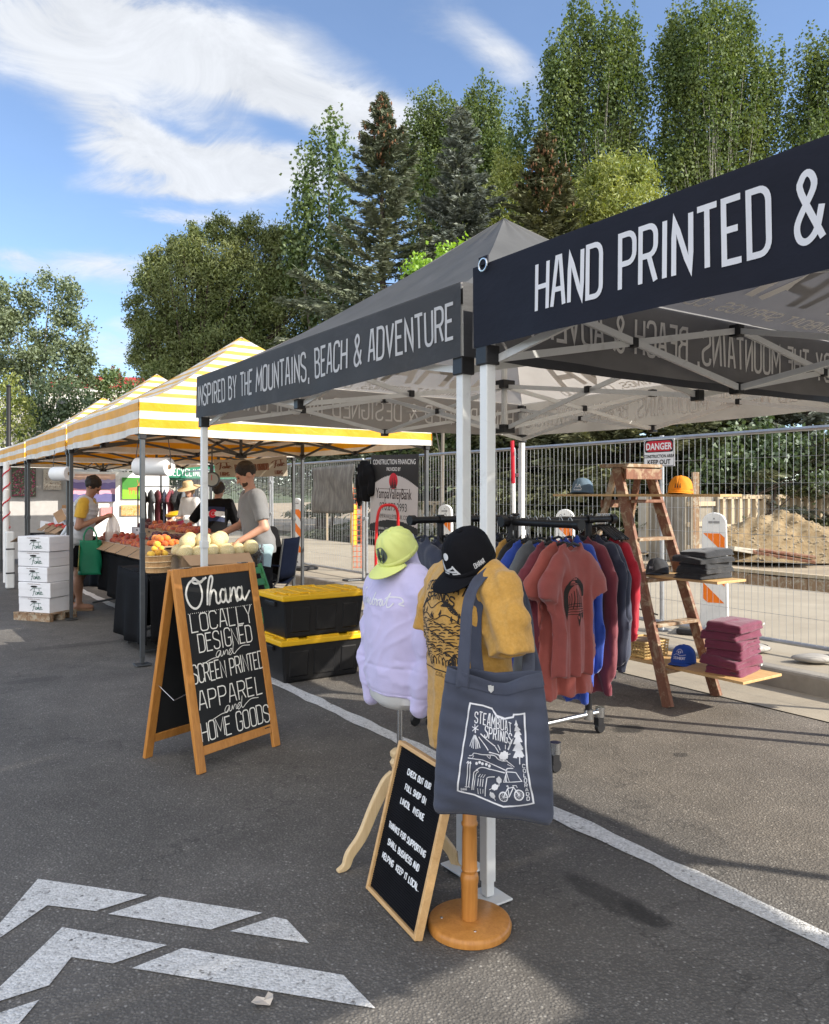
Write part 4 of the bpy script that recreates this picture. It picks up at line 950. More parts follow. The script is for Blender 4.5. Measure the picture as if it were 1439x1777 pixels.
    b = MB(); b.lathe([(.142, .0), (.153, .004), (.155, .02), (.150, .032), (.144, .036)], (0, 0, 0), 56); b.build('base', M['honey_wood'], t, smooth=40)
    b = MB(); b.lathe([(.030, .0365), (.031, .16), (.034, .185), (.031, .20), (.026, .206), (.0285, .214), (.0305, .218), (.0285, .223), (.0275, .33), (.0265, .375), (.030, .380), (.030, .388), (.0265, .394), (.0265, .70)], (0, 0, 0), 28); b.build('post', M['honey_wood'], t, smooth=40)
    b = MB()
    for x, y in ((-.05, -.09), (.085, -.03)): b.lathe([(.006, .0362), (.0055, .0375)], (x, y, 0), 10)
    b.build('screw', M['chrome'], t.children[-2])
    def deco(t_, cm, crown):
        f1 = project_fn([cm.data], (0, 0, 0), (1, 0, 0), (0, 0, 1), .002, .2); b = MB(); disc(b, f1, .0115, -.010, .078, 18, 2)
        strokes_to(b, [[(-.034, .062), (-.018, .03), (.012, .044)], [(-.034, .062), (-.026, .028)], [(-.03, .022), (.03, .022), (.012, .05)], [(-.02, .030), (.026, .030)]], .0058, f1, .008); b.build('emblem', col('silver_thread', (.6, .61, .63)), t_)
        d = Matrix.Rotation(R(68), 3, 'Z') @ Vector((0, -1, 0)); f2 = project_fn([cm.data], (0, 0, 0), (-d.y, d.x, 0), (0, 0, 1), .002, .2)
        s_, w_ = text_strokes('OHANA', .017, .0055, .003); b = MB(); strokes_to(b, [[(p[0]-w_/2, p[1]+.022) for p in pl] for pl in s_], .0022, f2, .006); b.build('side_lettering', M['silver_thread'], t_)
    cap_hat('baseball_cap', 'black cap with a white emblem on the mustard dress form', at(817, 978, 2.645), FRONT, R(30), col('black_twill', (.006, .006, .008), rough=.85, bump=.2, bscale=300, spec=.15), M['black_twill'], flat=.25, deco=deco, s=1.0, h=.125, roll=R(3))
dress_form_mustard()

# ------------------------------------------------------------------ tote bag
def tote_bag():
    cu, cv = 857, 1290; c = at(cu, cv, 2.42); rz = math.atan2(-.10, .36)
    c.z = 0; z0, z1 = .50, .97
    t = thing('tote_bag', 'slate blue canvas tote bag printed with white mountain drawing, hanging off the mustard form', 'tote bag', c+Vector((0, 0, z0)), rz); t.scale = (KS,)*3
    cv_ = mat('slate_canvas', (.052, .060, .090), .88, .1, 7, .28, 420, sheen=.15, tint=(.075, .083, .115), tscale=3, tfac=.5)
    Hh = z1-z0
    def surf(u, v):
        a = 2*PI*u; ca, sa = math.cos(a), math.sin(a)
        hw = .192-.034*v+.010*math.sin(PI*v); dp = .042*(1-.25*v)+.022*math.sin(PI*min(1, v*1.3))
        k = min(1, v/.06); hw *= .93+.07*math.sqrt(k); dp *= .35+.65*math.sqrt(k)
        x = hw*math.copysign(abs(ca)**.45, ca); y = dp*math.copysign(abs(sa)**.9, sa)
        x += .012*(1-v)*(-1 if ca < 0 else .3)*abs(ca)
        # soft folds: a vertical dip at the middle of the mouth, drag lines from the handles
        fr = max(0, -sa)
        y += fr*(.026*math.exp(-((x-.018)/.045)**2)*max(0, v-.55)**1.0*2.2 - .008*math.sin(x*46+5*v)*v - .008*math.sin(x*31-9*v+1) - .010*math.exp(-((x+.10-.12*(1-v))/.018)**2)*v*(1-v)*3 - .009*math.exp(-((x-.13+.16*(1-v))/.02)**2)*v*(1-v)*3)
        y += .004*math.sin(38*x+9*v)*(1-v)+.003*math.sin(50*v+20*x)
        z = Hh*v + (.0 if v < .5 else (v-.5)*2*(-.030*math.exp(-((x-.02)/.06)**2)*fr + .018*abs(x)/.16 - .008))
        return (x, y, z-.012*(x/.19)**2*(1-v))
    b = MB(); b.grid(surf, 120, 60); b.poly([surf(i/40, 0) for i in range(40)])
    body = b.build('bag_body', cv_, t, smooth=True, thick=.002)
    hem = MB(); hem.grid(lambda u, v: tuple(Vector(surf(u, .90+.0*v))*1+Vector((0, -.0012 if math.sin(2*PI*u) < 0 else .0012, .004*v))), 120, 1); hem.build('hem_stitch', col('slate_stitch', (.035, .04, .062)), body)
    me = body.data; S = .000358
    def px(x, y): return ((x-650)*S, (1000-y)*S)
    fn0 = project_fn([me], (0, 0, (H-(1100+1000/5.383-HZ)/F*2.41-z0)/KS), (1, 0, 0), (0, 0, 1), .0026, .4)
    def fn(a, b_): return fn0(a, b_)
    wm = M['print_white']; m = MB()
    def pl(*pts, w=9, cat=True, cl=False): strokes_to(m, [[px(*q) for q in (catmull(pts, 6, cl) if cat else pts)]], w*S, fn, .008)
    pl((450, 652), (395, 1050), (350, 1432), (560, 1490), (765, 1542), (1030, 1490), (985, 1190), (942, 708), (855, 722), (850, 745), (770, 772), (690, 755), (640, 700), (560, 672), (450, 652), w=15, cat=False)
    s1, w1 = text_strokes('STEAMBOAT', 92, 30, 17, jit=.03, seed=4); strokes_to(m, [[px(500+p[0]*335/w1, 812-p[1]+(p[0]/w1)*75) for p in q] for q in s1], 8.5*S, fn, .008)
    s2, w2 = text_strokes('SPRINGS', 84, 30, 17, jit=.03, seed=6); strokes_to(m, [[px(596+p[0]*240/w2, 925-p[1]+(p[0]/w2)*55) for p in q] for q in s2], 8.5*S, fn, .008)
    s3 = 'COLORADO'
    for i, ch in enumerate(s3):
        q, ww = text_strokes(ch, 30, 22, 0); strokes_to(m, [[px(942+i*4.5+p[0], 1168-p[1]+i*42) for p in qq] for qq in q], 6*S, fn, .008)
    for k in range(3):
        a = k*PI/3+.3; pl((510-30*math.cos(a), 862-34*math.sin(a)), (510+30*math.cos(a), 862+34*math.sin(a)), w=6, cat=False)
    for off in (-50, -28, -10, 12, 30, 50): pl((512+off*.08, 912), (512+off*.6, 962+abs(off)*.2), (512+off*.95, 1035-abs(off)*.2), w=7)
    pl((560, 900), (690, 1005), w=9, cat=False); pl((545, 925), (632, 1040), w=8, cat=False); pl((712, 990), (735, 1040), w=6, cat=False); pl((690, 1010), (725, 1060), w=6, cat=False)
    pl((779, 990), (779, 1032), w=6, cat=False); pl((800, 1035), (835, 945), w=6, cat=False); pl((805, 1040), (850, 930), w=5, cat=False); pl((800, 1075), (825, 1070), w=6, cat=False)
    pl((455, 1110), (490, 1095), (510, 1070), (575, 1078), (640, 1078), (690, 1085), (720, 1115), (760, 1130), (800, 1125), w=8); pl((640, 1055), (700, 1070), (730, 1080), w=9)
    pl((490, 1120), (505, 1095), w=6); pl((620, 1085), (645, 1112), (650, 1085), w=6); pl((795, 1130), (865, 1180), w=7, cat=False); pl((800, 1160), (840, 1178), w=6, cat=False)
    pl((443, 1132), (560, 1130), (620, 1150), (720, 1190), (790, 1215), (800, 1200), (855, 1193), w=8)
    for x, y in ((525, 1168), (552, 1157), (577, 1168), (612, 1172), (640, 1185)):
        b2 = [px(x+13*math.cos(a), y+13*math.sin(a)) for a in [i*PI/4 for i in range(8)]]; fill_poly(m, fn, b2, 4)
    pl((520, 1225), (575, 1200), (660, 1215), (780, 1235), w=8); pl((475, 1420), (488, 1320), (500, 1250), (540, 1225), w=9); pl((490, 1420), (505, 1320), (520, 1262), (545, 1238), w=6)
    for k, x in enumerate((533, 556, 578)): pl((x, 1460-k*8), (x-2+k*3, 1400), w=6, cat=False); pl((x-2, 1380), (x+4, 1310), w=6, cat=False); pl((x+2, 1300), (x+26, 1262), w=6)
    pl((598, 1470), (612, 1330), (625, 1290), (690, 1276), w=9)
    for x in (448, 470): pl((x, 1165), (x-20, 1385), w=7, cat=False); pl((x-14, 1175), (x, 1160), (x+6, 1178), w=6); pl((x-32, 1385), (x-10, 1392), w=7, cat=False)
    pl((783, 1228), (880, 1225), (935, 1287), (770, 1318), (795, 1228), w=7, cat=False); fill_poly(m, fn, [px(*q) for q in ((793, 1232), (782, 1310), (802, 1306))], 8); pl((793, 1230), (825, 1305), w=6, cat=False)
    for (x, y, r) in ((728, 1305, 0), (690, 1372, 1.1), (668, 1448, -.5)):
        lf = [(0, -42), (26, -14), (24, 16), (0, 36), (-24, 16), (-26, -14)]; c_, s_ = math.cos(r), math.sin(r); fill_poly(m, fn, [px(x+(a*c_-b2*s_)*.95, y+(a*s_+b2*c_)*.95) for a, b2 in lf], 10)
        pl((x+(-s_*34), y+c_*34), (x-s_*55, y+c_*55), w=6, cat=False)
    for x, y in ((770, 1447), (908, 1415)):
        pl(*[(x+38*math.cos(a), y+43*math.sin(a)) for a in [i*2*PI/18 for i in range(19)]], w=11, cat=False)
        for k in range(5): a = k*PI/5; pl((x-34*math.cos(a), y-38*math.sin(a)), (x+34*math.cos(a), y+38*math.sin(a)), w=3, cat=False)
    pl((770, 1447), (808, 1370), (860, 1350), (908, 1415), w=8, cat=False); pl((808, 1370), (825, 1435), (860, 1350), w=8, cat=False); pl((770, 1447), (825, 1435), w=7, cat=False); pl((860, 1350), (855, 1335), (885, 1330), (893, 1350), w=7, cat=False); pl((795, 1352), (808, 1345), (815, 1370), w=8, cat=False)
    fill_poly(m, fn, [px(*q) for q in ((725, 1090), (740, 1060), (775, 1045), (803, 1060), (806, 1100), (770, 1128), (735, 1112))], 8)
    tr = [(875, 765), (895, 810), (886, 812), (912, 850), (898, 853), (925, 900), (908, 905), (938, 955), (915, 960), (950, 1015), (925, 1020), (958, 1080), (918, 1090), (922, 1145), (912, 1145), (908, 1090), (848, 1105), (875, 1040), (845, 1040), (872, 980), (850, 975), (870, 925), (855, 920), (872, 870), (860, 865), (870, 815), (862, 812)]
    fill_poly(m, fn, [px(*q) for q in tr], 34)
    s4, w4 = text_strokes('OHANA', 24, 7, 4); strokes_to(m, [[px(380+p[0], 1425-p[1]) for p in q] for q in s4], 3*S, fn, .008)
    m.build('screen_print', wm, body)
    lb = MB(); fill_poly(lb, fn0, [px(*q) for q in ((600, 492), (648, 500), (646, 545), (624, 566), (602, 540))], 8); lb.build('woven_label', M['white_cloth'], body)
    # handles: wide webbing over the shoulder of the form
    def strap(path, wdir, name='handle', w=.045):
        pts = catmull(path, 8); b = MB(); vs = []; n = len(pts)
        for i, p in enumerate(pts):
            p = Vector(p); wd = Vector(wdir[0]).lerp(Vector(wdir[1]), math.sin(PI*i/(n-1))); tng = (Vector(pts[min(i+1, n-1)])-Vector(pts[max(i-1, 0)])).normalized(); wd = (wd-tng*wd.dot(tng)).normalized()
            k = math.sin(PI*i/(n-1)); nn = tng.cross(wd)
            for j in range(5): q = j/4-.5; vs.append(p+wd*(q*w*(1-.18*k))+nn*(.008*k*(1-(2*q)**2)+.002*math.sin(i*.9+j)))
        fs = [(i*5+j, i*5+j+1, (i+1)*5+j+1, (i+1)*5+j) for i in range(n-1) for j in range(4)]
        b.add(vs, fs); o = b.build(name, cv_, t, smooth=True, thick=.003, off=0); return o
    inv = Matrix.Translation(c+Vector((0, 0, z0))) @ Matrix.Rotation(rz, 4, 'Z') @ Matrix.Scale(KS, 4); inv = inv.inverted()
    W_ = lambda u, v, Y: tuple(inv @ at(u, v, Y*KS))
    strap([W_(802, 1195, 2.605), W_(804, 1165, 2.60), W_(808, 1100, 2.63), W_(812, 1050, 2.67), W_(826, 1012, 2.715), W_(852, 990, 2.765), W_(880, 988, 2.83), W_(898, 1003, 2.90), W_(912, 1050, 2.93), W_(918, 1110, 2.84), W_(917, 1165, 2.66), W_(916, 1195, 2.62)], ((1, 0, 0), (.55, -.35, -.4)))
    strap([W_(832, 1190, 2.70), W_(826, 1130, 2.71), W_(828, 1060, 2.72), W_(842, 1015, 2.74), W_(864, 994, 2.775), W_(884, 996, 2.83), W_(900, 1020, 2.905), W_(912, 1090, 2.90), W_(924, 1140, 2.80), W_(934, 1190, 2.70)], ((1, 0, 0), (.55, -.35, -.4)))
tote_bag()
# ------------------------------------------------------------------ clothing racks of black pipe
RZ_ = 1.32
def sub(parent, off):
    return parent
def garment_mesh(kind, length, hw, seed, dep=.026):
    """hanging top, local origin at the hook: x across the shoulders, y front to back, z down from the collar"""
    def f(P):
        q = P.copy(); z = P[:, 2]
        secs = [(-length, 0, 0, hw*1.04, dep*1.15), (-length*.6, 0, 0, hw, dep), (-.30, 0, 0, hw*.98, dep*.9), (-.16, 0, 0, hw*.92, dep*.72), (-.10, 0, 0, hw*.62, dep*.55), (-.065, 0, 0, .075, dep*.6), (-.05, 0, 0, .062, dep*.7)]
        d = loft_d(P, secs)
        for sx in (-1, 1):
            S = P*np.array([1, 1.35, 1])
            if kind == 'short':
                s = chain(S, [(sx*hw*.72, 0, -.155, .05), (sx*(hw+.045), 0, -.27, .055), (sx*(hw+.06), -.01, -.36, .055)], .02); s = np.maximum(s, -.345-z+.25*(np.abs(P[:, 0])-hw))
            else:
                s = chain(S, [(sx*hw*.74, 0, -.15, .050), (sx*(hw+.01), 0, -.30, .052), (sx*(hw+.015), .012, -length*.62, .050), (sx*(hw-.005), .02, -length*.86, .048)], .02)
            d = smin(d, s, .025)
        k = np.clip((-z-.12)/.3, 0, 1)*np.clip((hw*1.02-np.abs(P[:, 0]))/.04, .25, 1)
        d = d+k*np.where(P[:, 1] > 0, -1, 1)*(.013*np.sin(P[:, 0]*58+3*vnoise(P, 6, seed)+seed)+.006*np.sin(P[:, 0]*115+2*vnoise(P, 8, seed+1)))+fold_noise(P, seed)+crease(P*np.array([1.3, 1, .6]), 18, seed+2, .007)
        d = np.maximum(d, -(z+length-.012*np.sin(P[:, 0]*40+seed)))
        d = np.maximum(d, -(np.linalg.norm((P-np.array([0, -dep*.9, -.045]))*np.array([1, .8, 1.1]), axis=1)-.058)) if True else d
        return d
    V, Q = sdf_mesh(f, (-hw-.16, -.11, -length-.05), (hw+.16, .11, -.02), .0105); return V, Q
GM = {}
def hang(kind, length, hw, seed, mat_, label, pos, rz, group, nm):
    key = (kind, length, hw, seed)
    t = thing(nm, label, 'shirt' if kind == 'short' else 'sweater', pos, rz, group)
    if key not in GM:
        V, Q = garment_mesh(kind, length, hw, seed); o = np_mesh('fabric', V, Q, mat_, t, True); GM[key] = o.data
    else:
        o = bpy.data.objects.new('fabric', GM[key]); COL.objects.link(o); o.parent = t
        o.material_slots[0].link = 'OBJECT'; o.material_slots[0].material = mat_
    o.location.z = -.06; GO = -.06
    b = MB(); hk = [(0, .0, -.055+GO), (0, 0, -.015), (0, .0, .0), (0, .012, .016), (0, .024, .010), (0, .026, -.004)]
    b.tube(catmull(hk, 4), .0022, 6); hg = b.build('hanger', M['chrome'], t, smooth=True)
    b = MB(); b.tube([(-hw*.86, 0, -.135+GO), (-.05, 0, -.07+GO), (0, 0, -.056+GO), (.05, 0, -.07+GO), (hw*.86, 0, -.135+GO)], .008, 6); b.build('hanger_arms', M['black_plastic'], hg, smooth=True)
    return t, o
def cloth_col(n, c, v=.1): return col(n, c, rough=.9, var=v, vscale=20, bump=.2, bscale=260, sheen=.25)
C_ = dict(mustard=cloth_col('mustard_cotton', (.42, .23, .05)), black=cloth_col('black_cotton', (.012, .012, .014)), blue=cloth_col('royal_blue_fleece', (.022, .06, .33)), grey=cloth_col('grey_cotton', (.11, .12, .13)),
          maroon=cloth_col('maroon_cotton', (.17, .032, .045)), brick=cloth_col('brick_cotton', (.30, .075, .065)), navy=cloth_col('navy_cotton', (.022, .026, .05)), red=cloth_col('red_fleece', (.38, .012, .028)),
          slate=cloth_col('slate_cotton', (.035, .042, .07)), coral=cloth_col('coral_cotton', (.36, .09, .07)))
def racks():
    J = Vector((.55, 4.50, 0)); rb = thing('clothing_rack', 'black pipe clothing rack on casters holding the brick red and blue tops', 'clothing rack', J, TH)
    # local x = D2, local y = D1
    pr = .021; b = MB()
    b.tube([(0, 0, .12), (0, 0, RZ_)], pr, 12); b.tube([(.62, 0, .12), (.62, 0, RZ_)], pr, 12); b.build('upright', M['black_iron'], rb, smooth=40)
    b = MB(); b.tube([(-.06, 0, RZ_), (.83, 0, RZ_)], pr, 12)
    for x in (-.06, .62, .83): b.tube([(x-.02, 0, RZ_), (x+.02, 0, RZ_)], pr*1.45, 12)
    b.build('rail', M['black_iron'], rb, smooth=40)
    b = MB(); b.tube([(0, .02, RZ_-.002), (0, -.52, RZ_-.002)], pr, 12); b.tube([(0, -.50, RZ_-.002), (0, -.54, RZ_-.002)], pr*1.4, 12); b.tube([(0, .0, RZ_-.05), (0, 0, RZ_+.03)], pr*1.4, 12); b.build('rail', M['black_iron'], rb, smooth=40)
    b = MB(); b.tube([(-.1, 0, .13), (.72, 0, .13)], pr*.8, 12); b.tube([(.0, .0, .13), (0, -.35, .13)], pr*.8, 12)
    for x, y in ((.0, 0), (.62, 0), (.72, 0), (0, -.35)): b.tube([(x, y, .10), (x, y, .16)], pr*1.4, 12); 
    b.build('base_pipe', M['chrome'], rb, smooth=40)
    for x, y in ((-.1, 0), (.72, 0), (0, -.35)):
        b = MB(); b.lathe([(.032, -.014), (.036, -.008), (.036, .008), (.032, .014)], (x, y, .037), 20, Matrix.Rotation(R(90), 3, 'X')); b.box((x-.01, y, .075), (.045, .04, .05)); b.tube([(x, y, .09), (x, y, .13)], .012, 8); b.build('caster', M['black_plastic'], rb, smooth=40)
    ra_o = Vector((.0, 4.72, 0)); ra = thing('clothing_rack', 'black pipe clothing rack behind the dress forms, holding slate blue tops', 'clothing rack', ra_o, TH+.06)
    b = MB(); b.tube([(-.02, 0, RZ_), (.86, 0, RZ_)], pr, 12)
    for x in (-.02, .2, .84): b.tube([(x-.018, 0, RZ_), (x+.018, 0, RZ_)], pr*1.45, 12)
    b.build('rail', M['black_iron'], ra, smooth=40)
    for x in (.2, .84): b = MB(); b.tube([(x, 0, .1), (x, 0, RZ_)], pr, 12); b.build('upright', M['black_iron'], ra, smooth=40)
    b = MB(); b.tube([(.1, 0, .1), (.95, 0, .1)], pr, 10); b.tube([(.2, -.25, .1), (.2, .25, .1)], pr, 10); b.tube([(.84, -.25, .1), (.84, .25, .1)], pr, 10); b.build('base_pipe', M['black_iron'], ra, smooth=40)
    for x in (.2, .84):
        for y in (-.25, .25): b = MB(); b.lathe([(.032, -.012), (.04, 0), (.032, .012)], (x, y, .042), 16, Matrix.Rotation(R(90), 3, 'X')); b.box((x, y, .075), (.03, .03, .04)); b.build('caster', M['black_plastic'], ra, smooth=40)
    zt = RZ_+.018
    # near rail: faces -D1, so local -y must point along -D1: rz = TH
    seq = [('mustard', 'mustard T-shirt on the near rail, farthest left of its row', .0), ('black', 'black T-shirt on the near rail between the mustard and the blue ones', -.065), ('blue', 'royal blue top on the near rail behind the grey one', -.13), ('grey', 'heather grey top on the near rail behind the maroon one', -.20),
           ('maroon', 'maroon T-shirt hanging directly behind the brick red printed one', -.30), ('brick', 'brick red T-shirt hanging as second in the row, behind the printed one', -.39), ('brick', 'brick red T-shirt with black arch print, hanging foremost on the near rail', -.46)]
    g1 = 'tops on the near rail of the pipe rack'
    for i, (k, lab, y) in enumerate(seq):
        p = J+D1*(y-.02)+D2*(-.005); last = i == len(seq)-1
        t, o = hang('short', .80 if k != 'brick' else (.86 if i == 5 else .74), .150, 3 if i % 2 else 6, C_['coral'] if i == 5 else C_[k], lab, p+Vector((0, 0, zt)), TH+.10*math.sin(i*2.3), g1, 'hanging_shirt')
        t.rotation_euler = (R(1.2*math.sin(i)), 0, t.rotation_euler.z)
        if last:
            fn = project_fn([o.data], (-.01, 0, -.36), (1, 0, 0), (0, 0, 1), .0022, .3); m = MB()
            arch = [(-.075*math.cos(a)*1.0, .10*math.sin(a)+.03) for a in [R(18*k_) for k_ in range(11)]]; inn = [(-.05*math.cos(a), .065*math.sin(a)+.03) for a in [R(18*k_) for k_ in range(11)]]
            fill_poly(m, fn, arch+list(reversed(inn)), 24); rd = random.Random(4)
            fill_poly(m, fn, [(-.075, .03), (-.05, .03), (-.045, -.03), (-.06, -.09), (-.075, -.02)], 12)
            L = [catmull([(-.055+.012*k_, .075-abs(k_-4)*.012), (-.05+.012*k_, .02), (-.056+.013*k_, -.03+.004*(k_ % 3))], 4) for k_ in range(9)]
            L += [catmull([(-.05, -.01-.012*k_), (0, -.002-.014*k_), (.055, -.012-.011*k_)], 4) for k_ in range(5)]
            strokes_to(m, L, .0035, fn, .01); fill_poly(m, fn, [(.0, -.07), (.012, -.045), (.022, -.075), (.01, -.12)], 10); fill_poly(m, fn, [(.035, -.06), (.05, -.05), (.052, -.075), (.04, -.085)], 6)
            m.build('arch_print', col('black_ink', (.02, .016, .014)), o)
    g2 = 'sweaters on the far rail of the pipe rack'
    seq2 = [('black', 'black long-sleeved top on the far rail, hidden behind the brick red shirts', .12, .88), ('black', 'second black top on the far rail, just left of the blue sweaters', .22, .93), ('blue', 'royal blue sweatshirt hanging lowest beside the brick red shirts', .37, 1.0), ('blue', 'royal blue sweatshirt on the far rail next to the maroon one', .46, .92), ('maroon', 'long maroon sweatshirt hanging right of the blue ones', .55, .98), ('navy', 'navy sweatshirt hanging between maroon and a slate one', .63, .90),
            ('slate', 'slate grey sweatshirt hanging beside the red one', .69, .86), ('red', 'bright red sweatshirt at the right end of the rack', .77, .68)]
    for i, (k, lab, x, ln) in enumerate(seq2):
        t, o = hang('long', ln, .205, 9 if i % 2 else 14, C_[k], lab, J+D2*x+Vector((0, 0, zt)), TH-PI/2+.08*math.sin(i*1.7), g2, 'hanging_sweatshirt')
    # extra empty hangers bunched on the far rail
    for i in range(10):
        t = thing('clothes_hanger', 'wire hook of a black clothes hanger on the crowded pipe rail', 'hanger', J+D2*(.68+.012*i)+Vector((0, 0, zt)), TH-PI/2+random.uniform(-.2, .2), 'spare hangers on the pipe rail')
        b = MB(); b.tube(catmull([(0, .0, -.055), (0, 0, -.015), (0, .0, .0), (0, .012, .016), (0, .024, .010), (0, .026, -.004)], 4), .0022, 5); b.build('hook', M['chrome'], t, smooth=True)
        b = MB(); b.tube([(-.17, 0, -.135), (-.05, 0, -.07), (0, 0, -.056), (.05, 0, -.07), (.17, 0, -.135)], .008, 6); b.build('arms', M['black_plastic'], t, smooth=True)
    g3 = 'slate blue tops behind the dress forms'
    for i in range(9):
        k = ('slate', 'navy', 'slate', 'grey', 'slate', 'navy', 'slate', 'black', 'navy')[i]; x = .05+.085*i
        c = Matrix.Rotation(TH+.06, 3, 'Z') @ Vector((x, 0, 0))
        hang('short', .80, .172, 3 if i % 2 else 6, C_[k], {'slate': 'slate blue T-shirt on the rack behind the dress forms', 'navy': 'dark navy T-shirt on the rack behind the dress forms', 'grey': 'heather grey T-shirt among slate ones behind the dress forms', 'black': 'black T-shirt on the rack behind the dress forms'}[k], ra_o+c+Vector((0, 0, zt)), TH-PI/2+.1*math.sin(i*2.1), g3, 'hanging_shirt')
racks()

# ------------------------------------------------------------------ step ladder with shelf boards
LF, RF = gp(1160, 1228), gp(1243, 1208); LT = 1.70; LM = .54
def ladder():
    t = thing('step_ladder', 'old paint-worn wooden step ladder opened out as a display stand', 'ladder', LF, TH)
    w = (RF-LF).dot(D2); ins = .095; x0, x1 = 0, w
    # local x = D2, y = D1
    def leg(xb, yb, xt, yt, m, wd=.034, dp=.082):
        b = MB(); a, c = Vector((xb, yb, 0)), Vector((xt, yt, LT-.03)); b.beam(a, c, dp, wd, up=(1, 0, 0)); return b.build('leg', m, t, bevel=.004)
    leg(x0, 0, x0+ins, LM, M['red_wood']); leg(x1, 0, x1-ins, LM, M['red_wood'])
    leg(x0+.02, LM*2, x0+ins+.045, LM+.05, M['old_wood'], .028, .05); leg(x1-.02, LM*2, x1-ins-.045, LM+.05, M['red_wood'], .028, .05)
    b = MB(); b.box((w/2, LM+.02, LT-.012), (w-2*ins+.06, .26, .026)); b.build('top_step', M['old_wood'], t, bevel=.004)
    b = MB(); b.box((w/2, LM-.10, LT-.075), (w-2*ins+.05, .02, .08)); b.build('apron', M['red_wood'], t, bevel=.003)
    for z in (.235, .54, .85, 1.14, 1.42):
        f = z/LT; b = MB(); b.box((w/2, LM*f-.005, z), (w-2*ins*f-.02, .095, .024)); b.build('step', M['old_wood'] if z != 1.42 else M['red_wood'], t, bevel=.004)
    for z in (.3, .9, 1.40):
        f = z/LT; yb = (LM*2)*(1-f)+(LM+.05)*f; b = MB(); b.box((w/2, yb+.02, z), (w-2*ins*f-.03, .02, .06)); b.build('rear_brace', M['red_wood'], t, bevel=.003)
    b = MB(); b.tube([(x0+.05, .13, .62), (x0+.05, LM+.18, .70)], .006, 6); b.build('spreader', M['dark_metal'], t)
ladder()
SH = {}
def shelf(key, lab, c0, w, L, z):
    b = MB(); b.box((w/2, L/2, -.009), (w, L, .018)); o = b.build('shelf_board', M['plank'], bevel=.002); o.location = (c0.x, c0.y, z); o.rotation_euler = (0, 0, TH); tag(o, lab, 'shelf', 'display boards laid through the ladder'); SH[key] = c0
shelf(3, 'lowest pale plywood shelf board through the ladder, under the maroon stack', gp(1290, 1184, .262), .44, 1.18, .262)
shelf(2, 'middle pale shelf board through the ladder, under the charcoal stack', gp(1245, 1010, .882), .33, 1.0, .882)
shelf(1, 'top pale shelf board through the ladder, carrying an orange cap', at(1250, 857, 5.2), .24, 1.55, 1.474)
def on_shelf(k, y, x, z): c = SH[k]; return Vector((c.x, c.y, 0))+D1*y+D2*x+Vector((0, 0, z))
def folded(key, n, hh, size, m, labs, grp, seeds, z0, base, rz):
    proto = []
    for s in seeds:
        def f(P):
            q = P.copy(); bow = .010*(q[:, 0]/size[0]*2)**2+.012*(q[:, 1]/size[1]*2)**2; q[:, 2] += bow*.5
            th = hh*.5
            a = rbox(q, (0, 0, th*.52), (size[0]/2, size[1]/2, th*.54), th*.53); b_ = rbox(q, (.006, .004, th*1.46), (size[0]/2-.004, size[1]/2-.006, th*.56), th*.54)
            d = smin(a, b_, .005)+vnoise(P*np.array([1, 1, .8]), 20, s)*.006+vnoise(P, 48, s+2)*.0022
            c_ = rbox(q, (size[0]*.18, -size[1]*.2, hh*.98), (size[0]*.28, size[1]*.24, .008), .007); return smin(d, c_, .012)
        V, Q = sdf_mesh(f, (-size[0]/2-.03, -size[1]/2-.03, -.03), (size[0]/2+.03, size[1]/2+.03, hh+.035), .007); V[:, 2] = np.maximum(V[:, 2], 0); proto.append((V, Q))
    ms = []; z = z0
    for i in range(n):
        V, Q = proto[i % len(proto)]
        if len(ms) <= i % len(proto): o = np_mesh('folded_sweatshirt', V, Q, m, None, True); ms.append(o)
        else: o = ms[i % len(proto)].copy(); COL.objects.link(o)
        o.location = base+Vector((.012*math.sin(i*2.1+seeds[0]), .012*math.cos(i*1.3+seeds[0]), z)); o.scale = (1+.05*math.sin(i*3.3+seeds[0]), 1+.06*math.cos(i*2.7+seeds[0]), 1); o.rotation_euler = (R(2.2*math.sin(i*1.9+seeds[0])), R(2.5*math.cos(i*2.9+seeds[0])), rz+.10*math.sin(i*1.9+seeds[0])+(PI if i % 2 else 0)); z += hh*.90
        tag(o, labs[i], 'folded sweater', grp)
        if 'tags' in key and i in (0, 2, 5):
            b = MB(); b.box((size[0]/2-.02 if i % 2 == 0 else -size[0]/2+.02, (-size[1]/2-.004) if i % 2 == 0 else (size[1]/2+.004), hh*.55), (.02, .002, .012)); b.build('neck_label', M['white_cloth'], o)
ordn = ['lowest', 'second from bottom', 'third from bottom', 'third from top', 'second from top', 'topmost']
folded('tags', 6, .064, (.34, .27), cloth_col('plum_fleece', (.15, .028, .058)), [f'plum red folded sweatshirt, {o} in the stack on the lowest ladder board' for o in ordn], 'folded plum sweatshirts', (3, 8, 15), .262, on_shelf(3, .24, .24, 0), TH+.15)
ordg = ['lowest', 'second from bottom', 'middle one', 'second from top', 'topmost']
folded('', 5, .044, (.37, .25), cloth_col('charcoal_fleece', (.018, .019, .022)), [f'charcoal folded sweatshirt, {o} in the stack on the middle ladder board' for o in ordg], 'folded charcoal sweatshirts', (5, 11), .882, on_shelf(2, .22, .165, 0), TH+.05)
def deco_mount(t, cm, crown):
    fn = deco_fn(cm); b = MB(); L = [[(-.03, .03), (-.012, .07), (.002, .045), (.014, .066), (.032, .03), (-.03, .03)], [(-.02, .042), (-.012, .055), (-.004, .042)], [(.006, .042), (.014, .052), (.022, .04)]]
    s, w = text_strokes('COLORADO', .010, .0055, .002); L += [[(p[0]-w/2, p[1]+.016) for p in pl] for pl in s]; strokes_to(b, L, .0028, fn, .008); b.build('mountain_embroidery', M['print_white'], t)
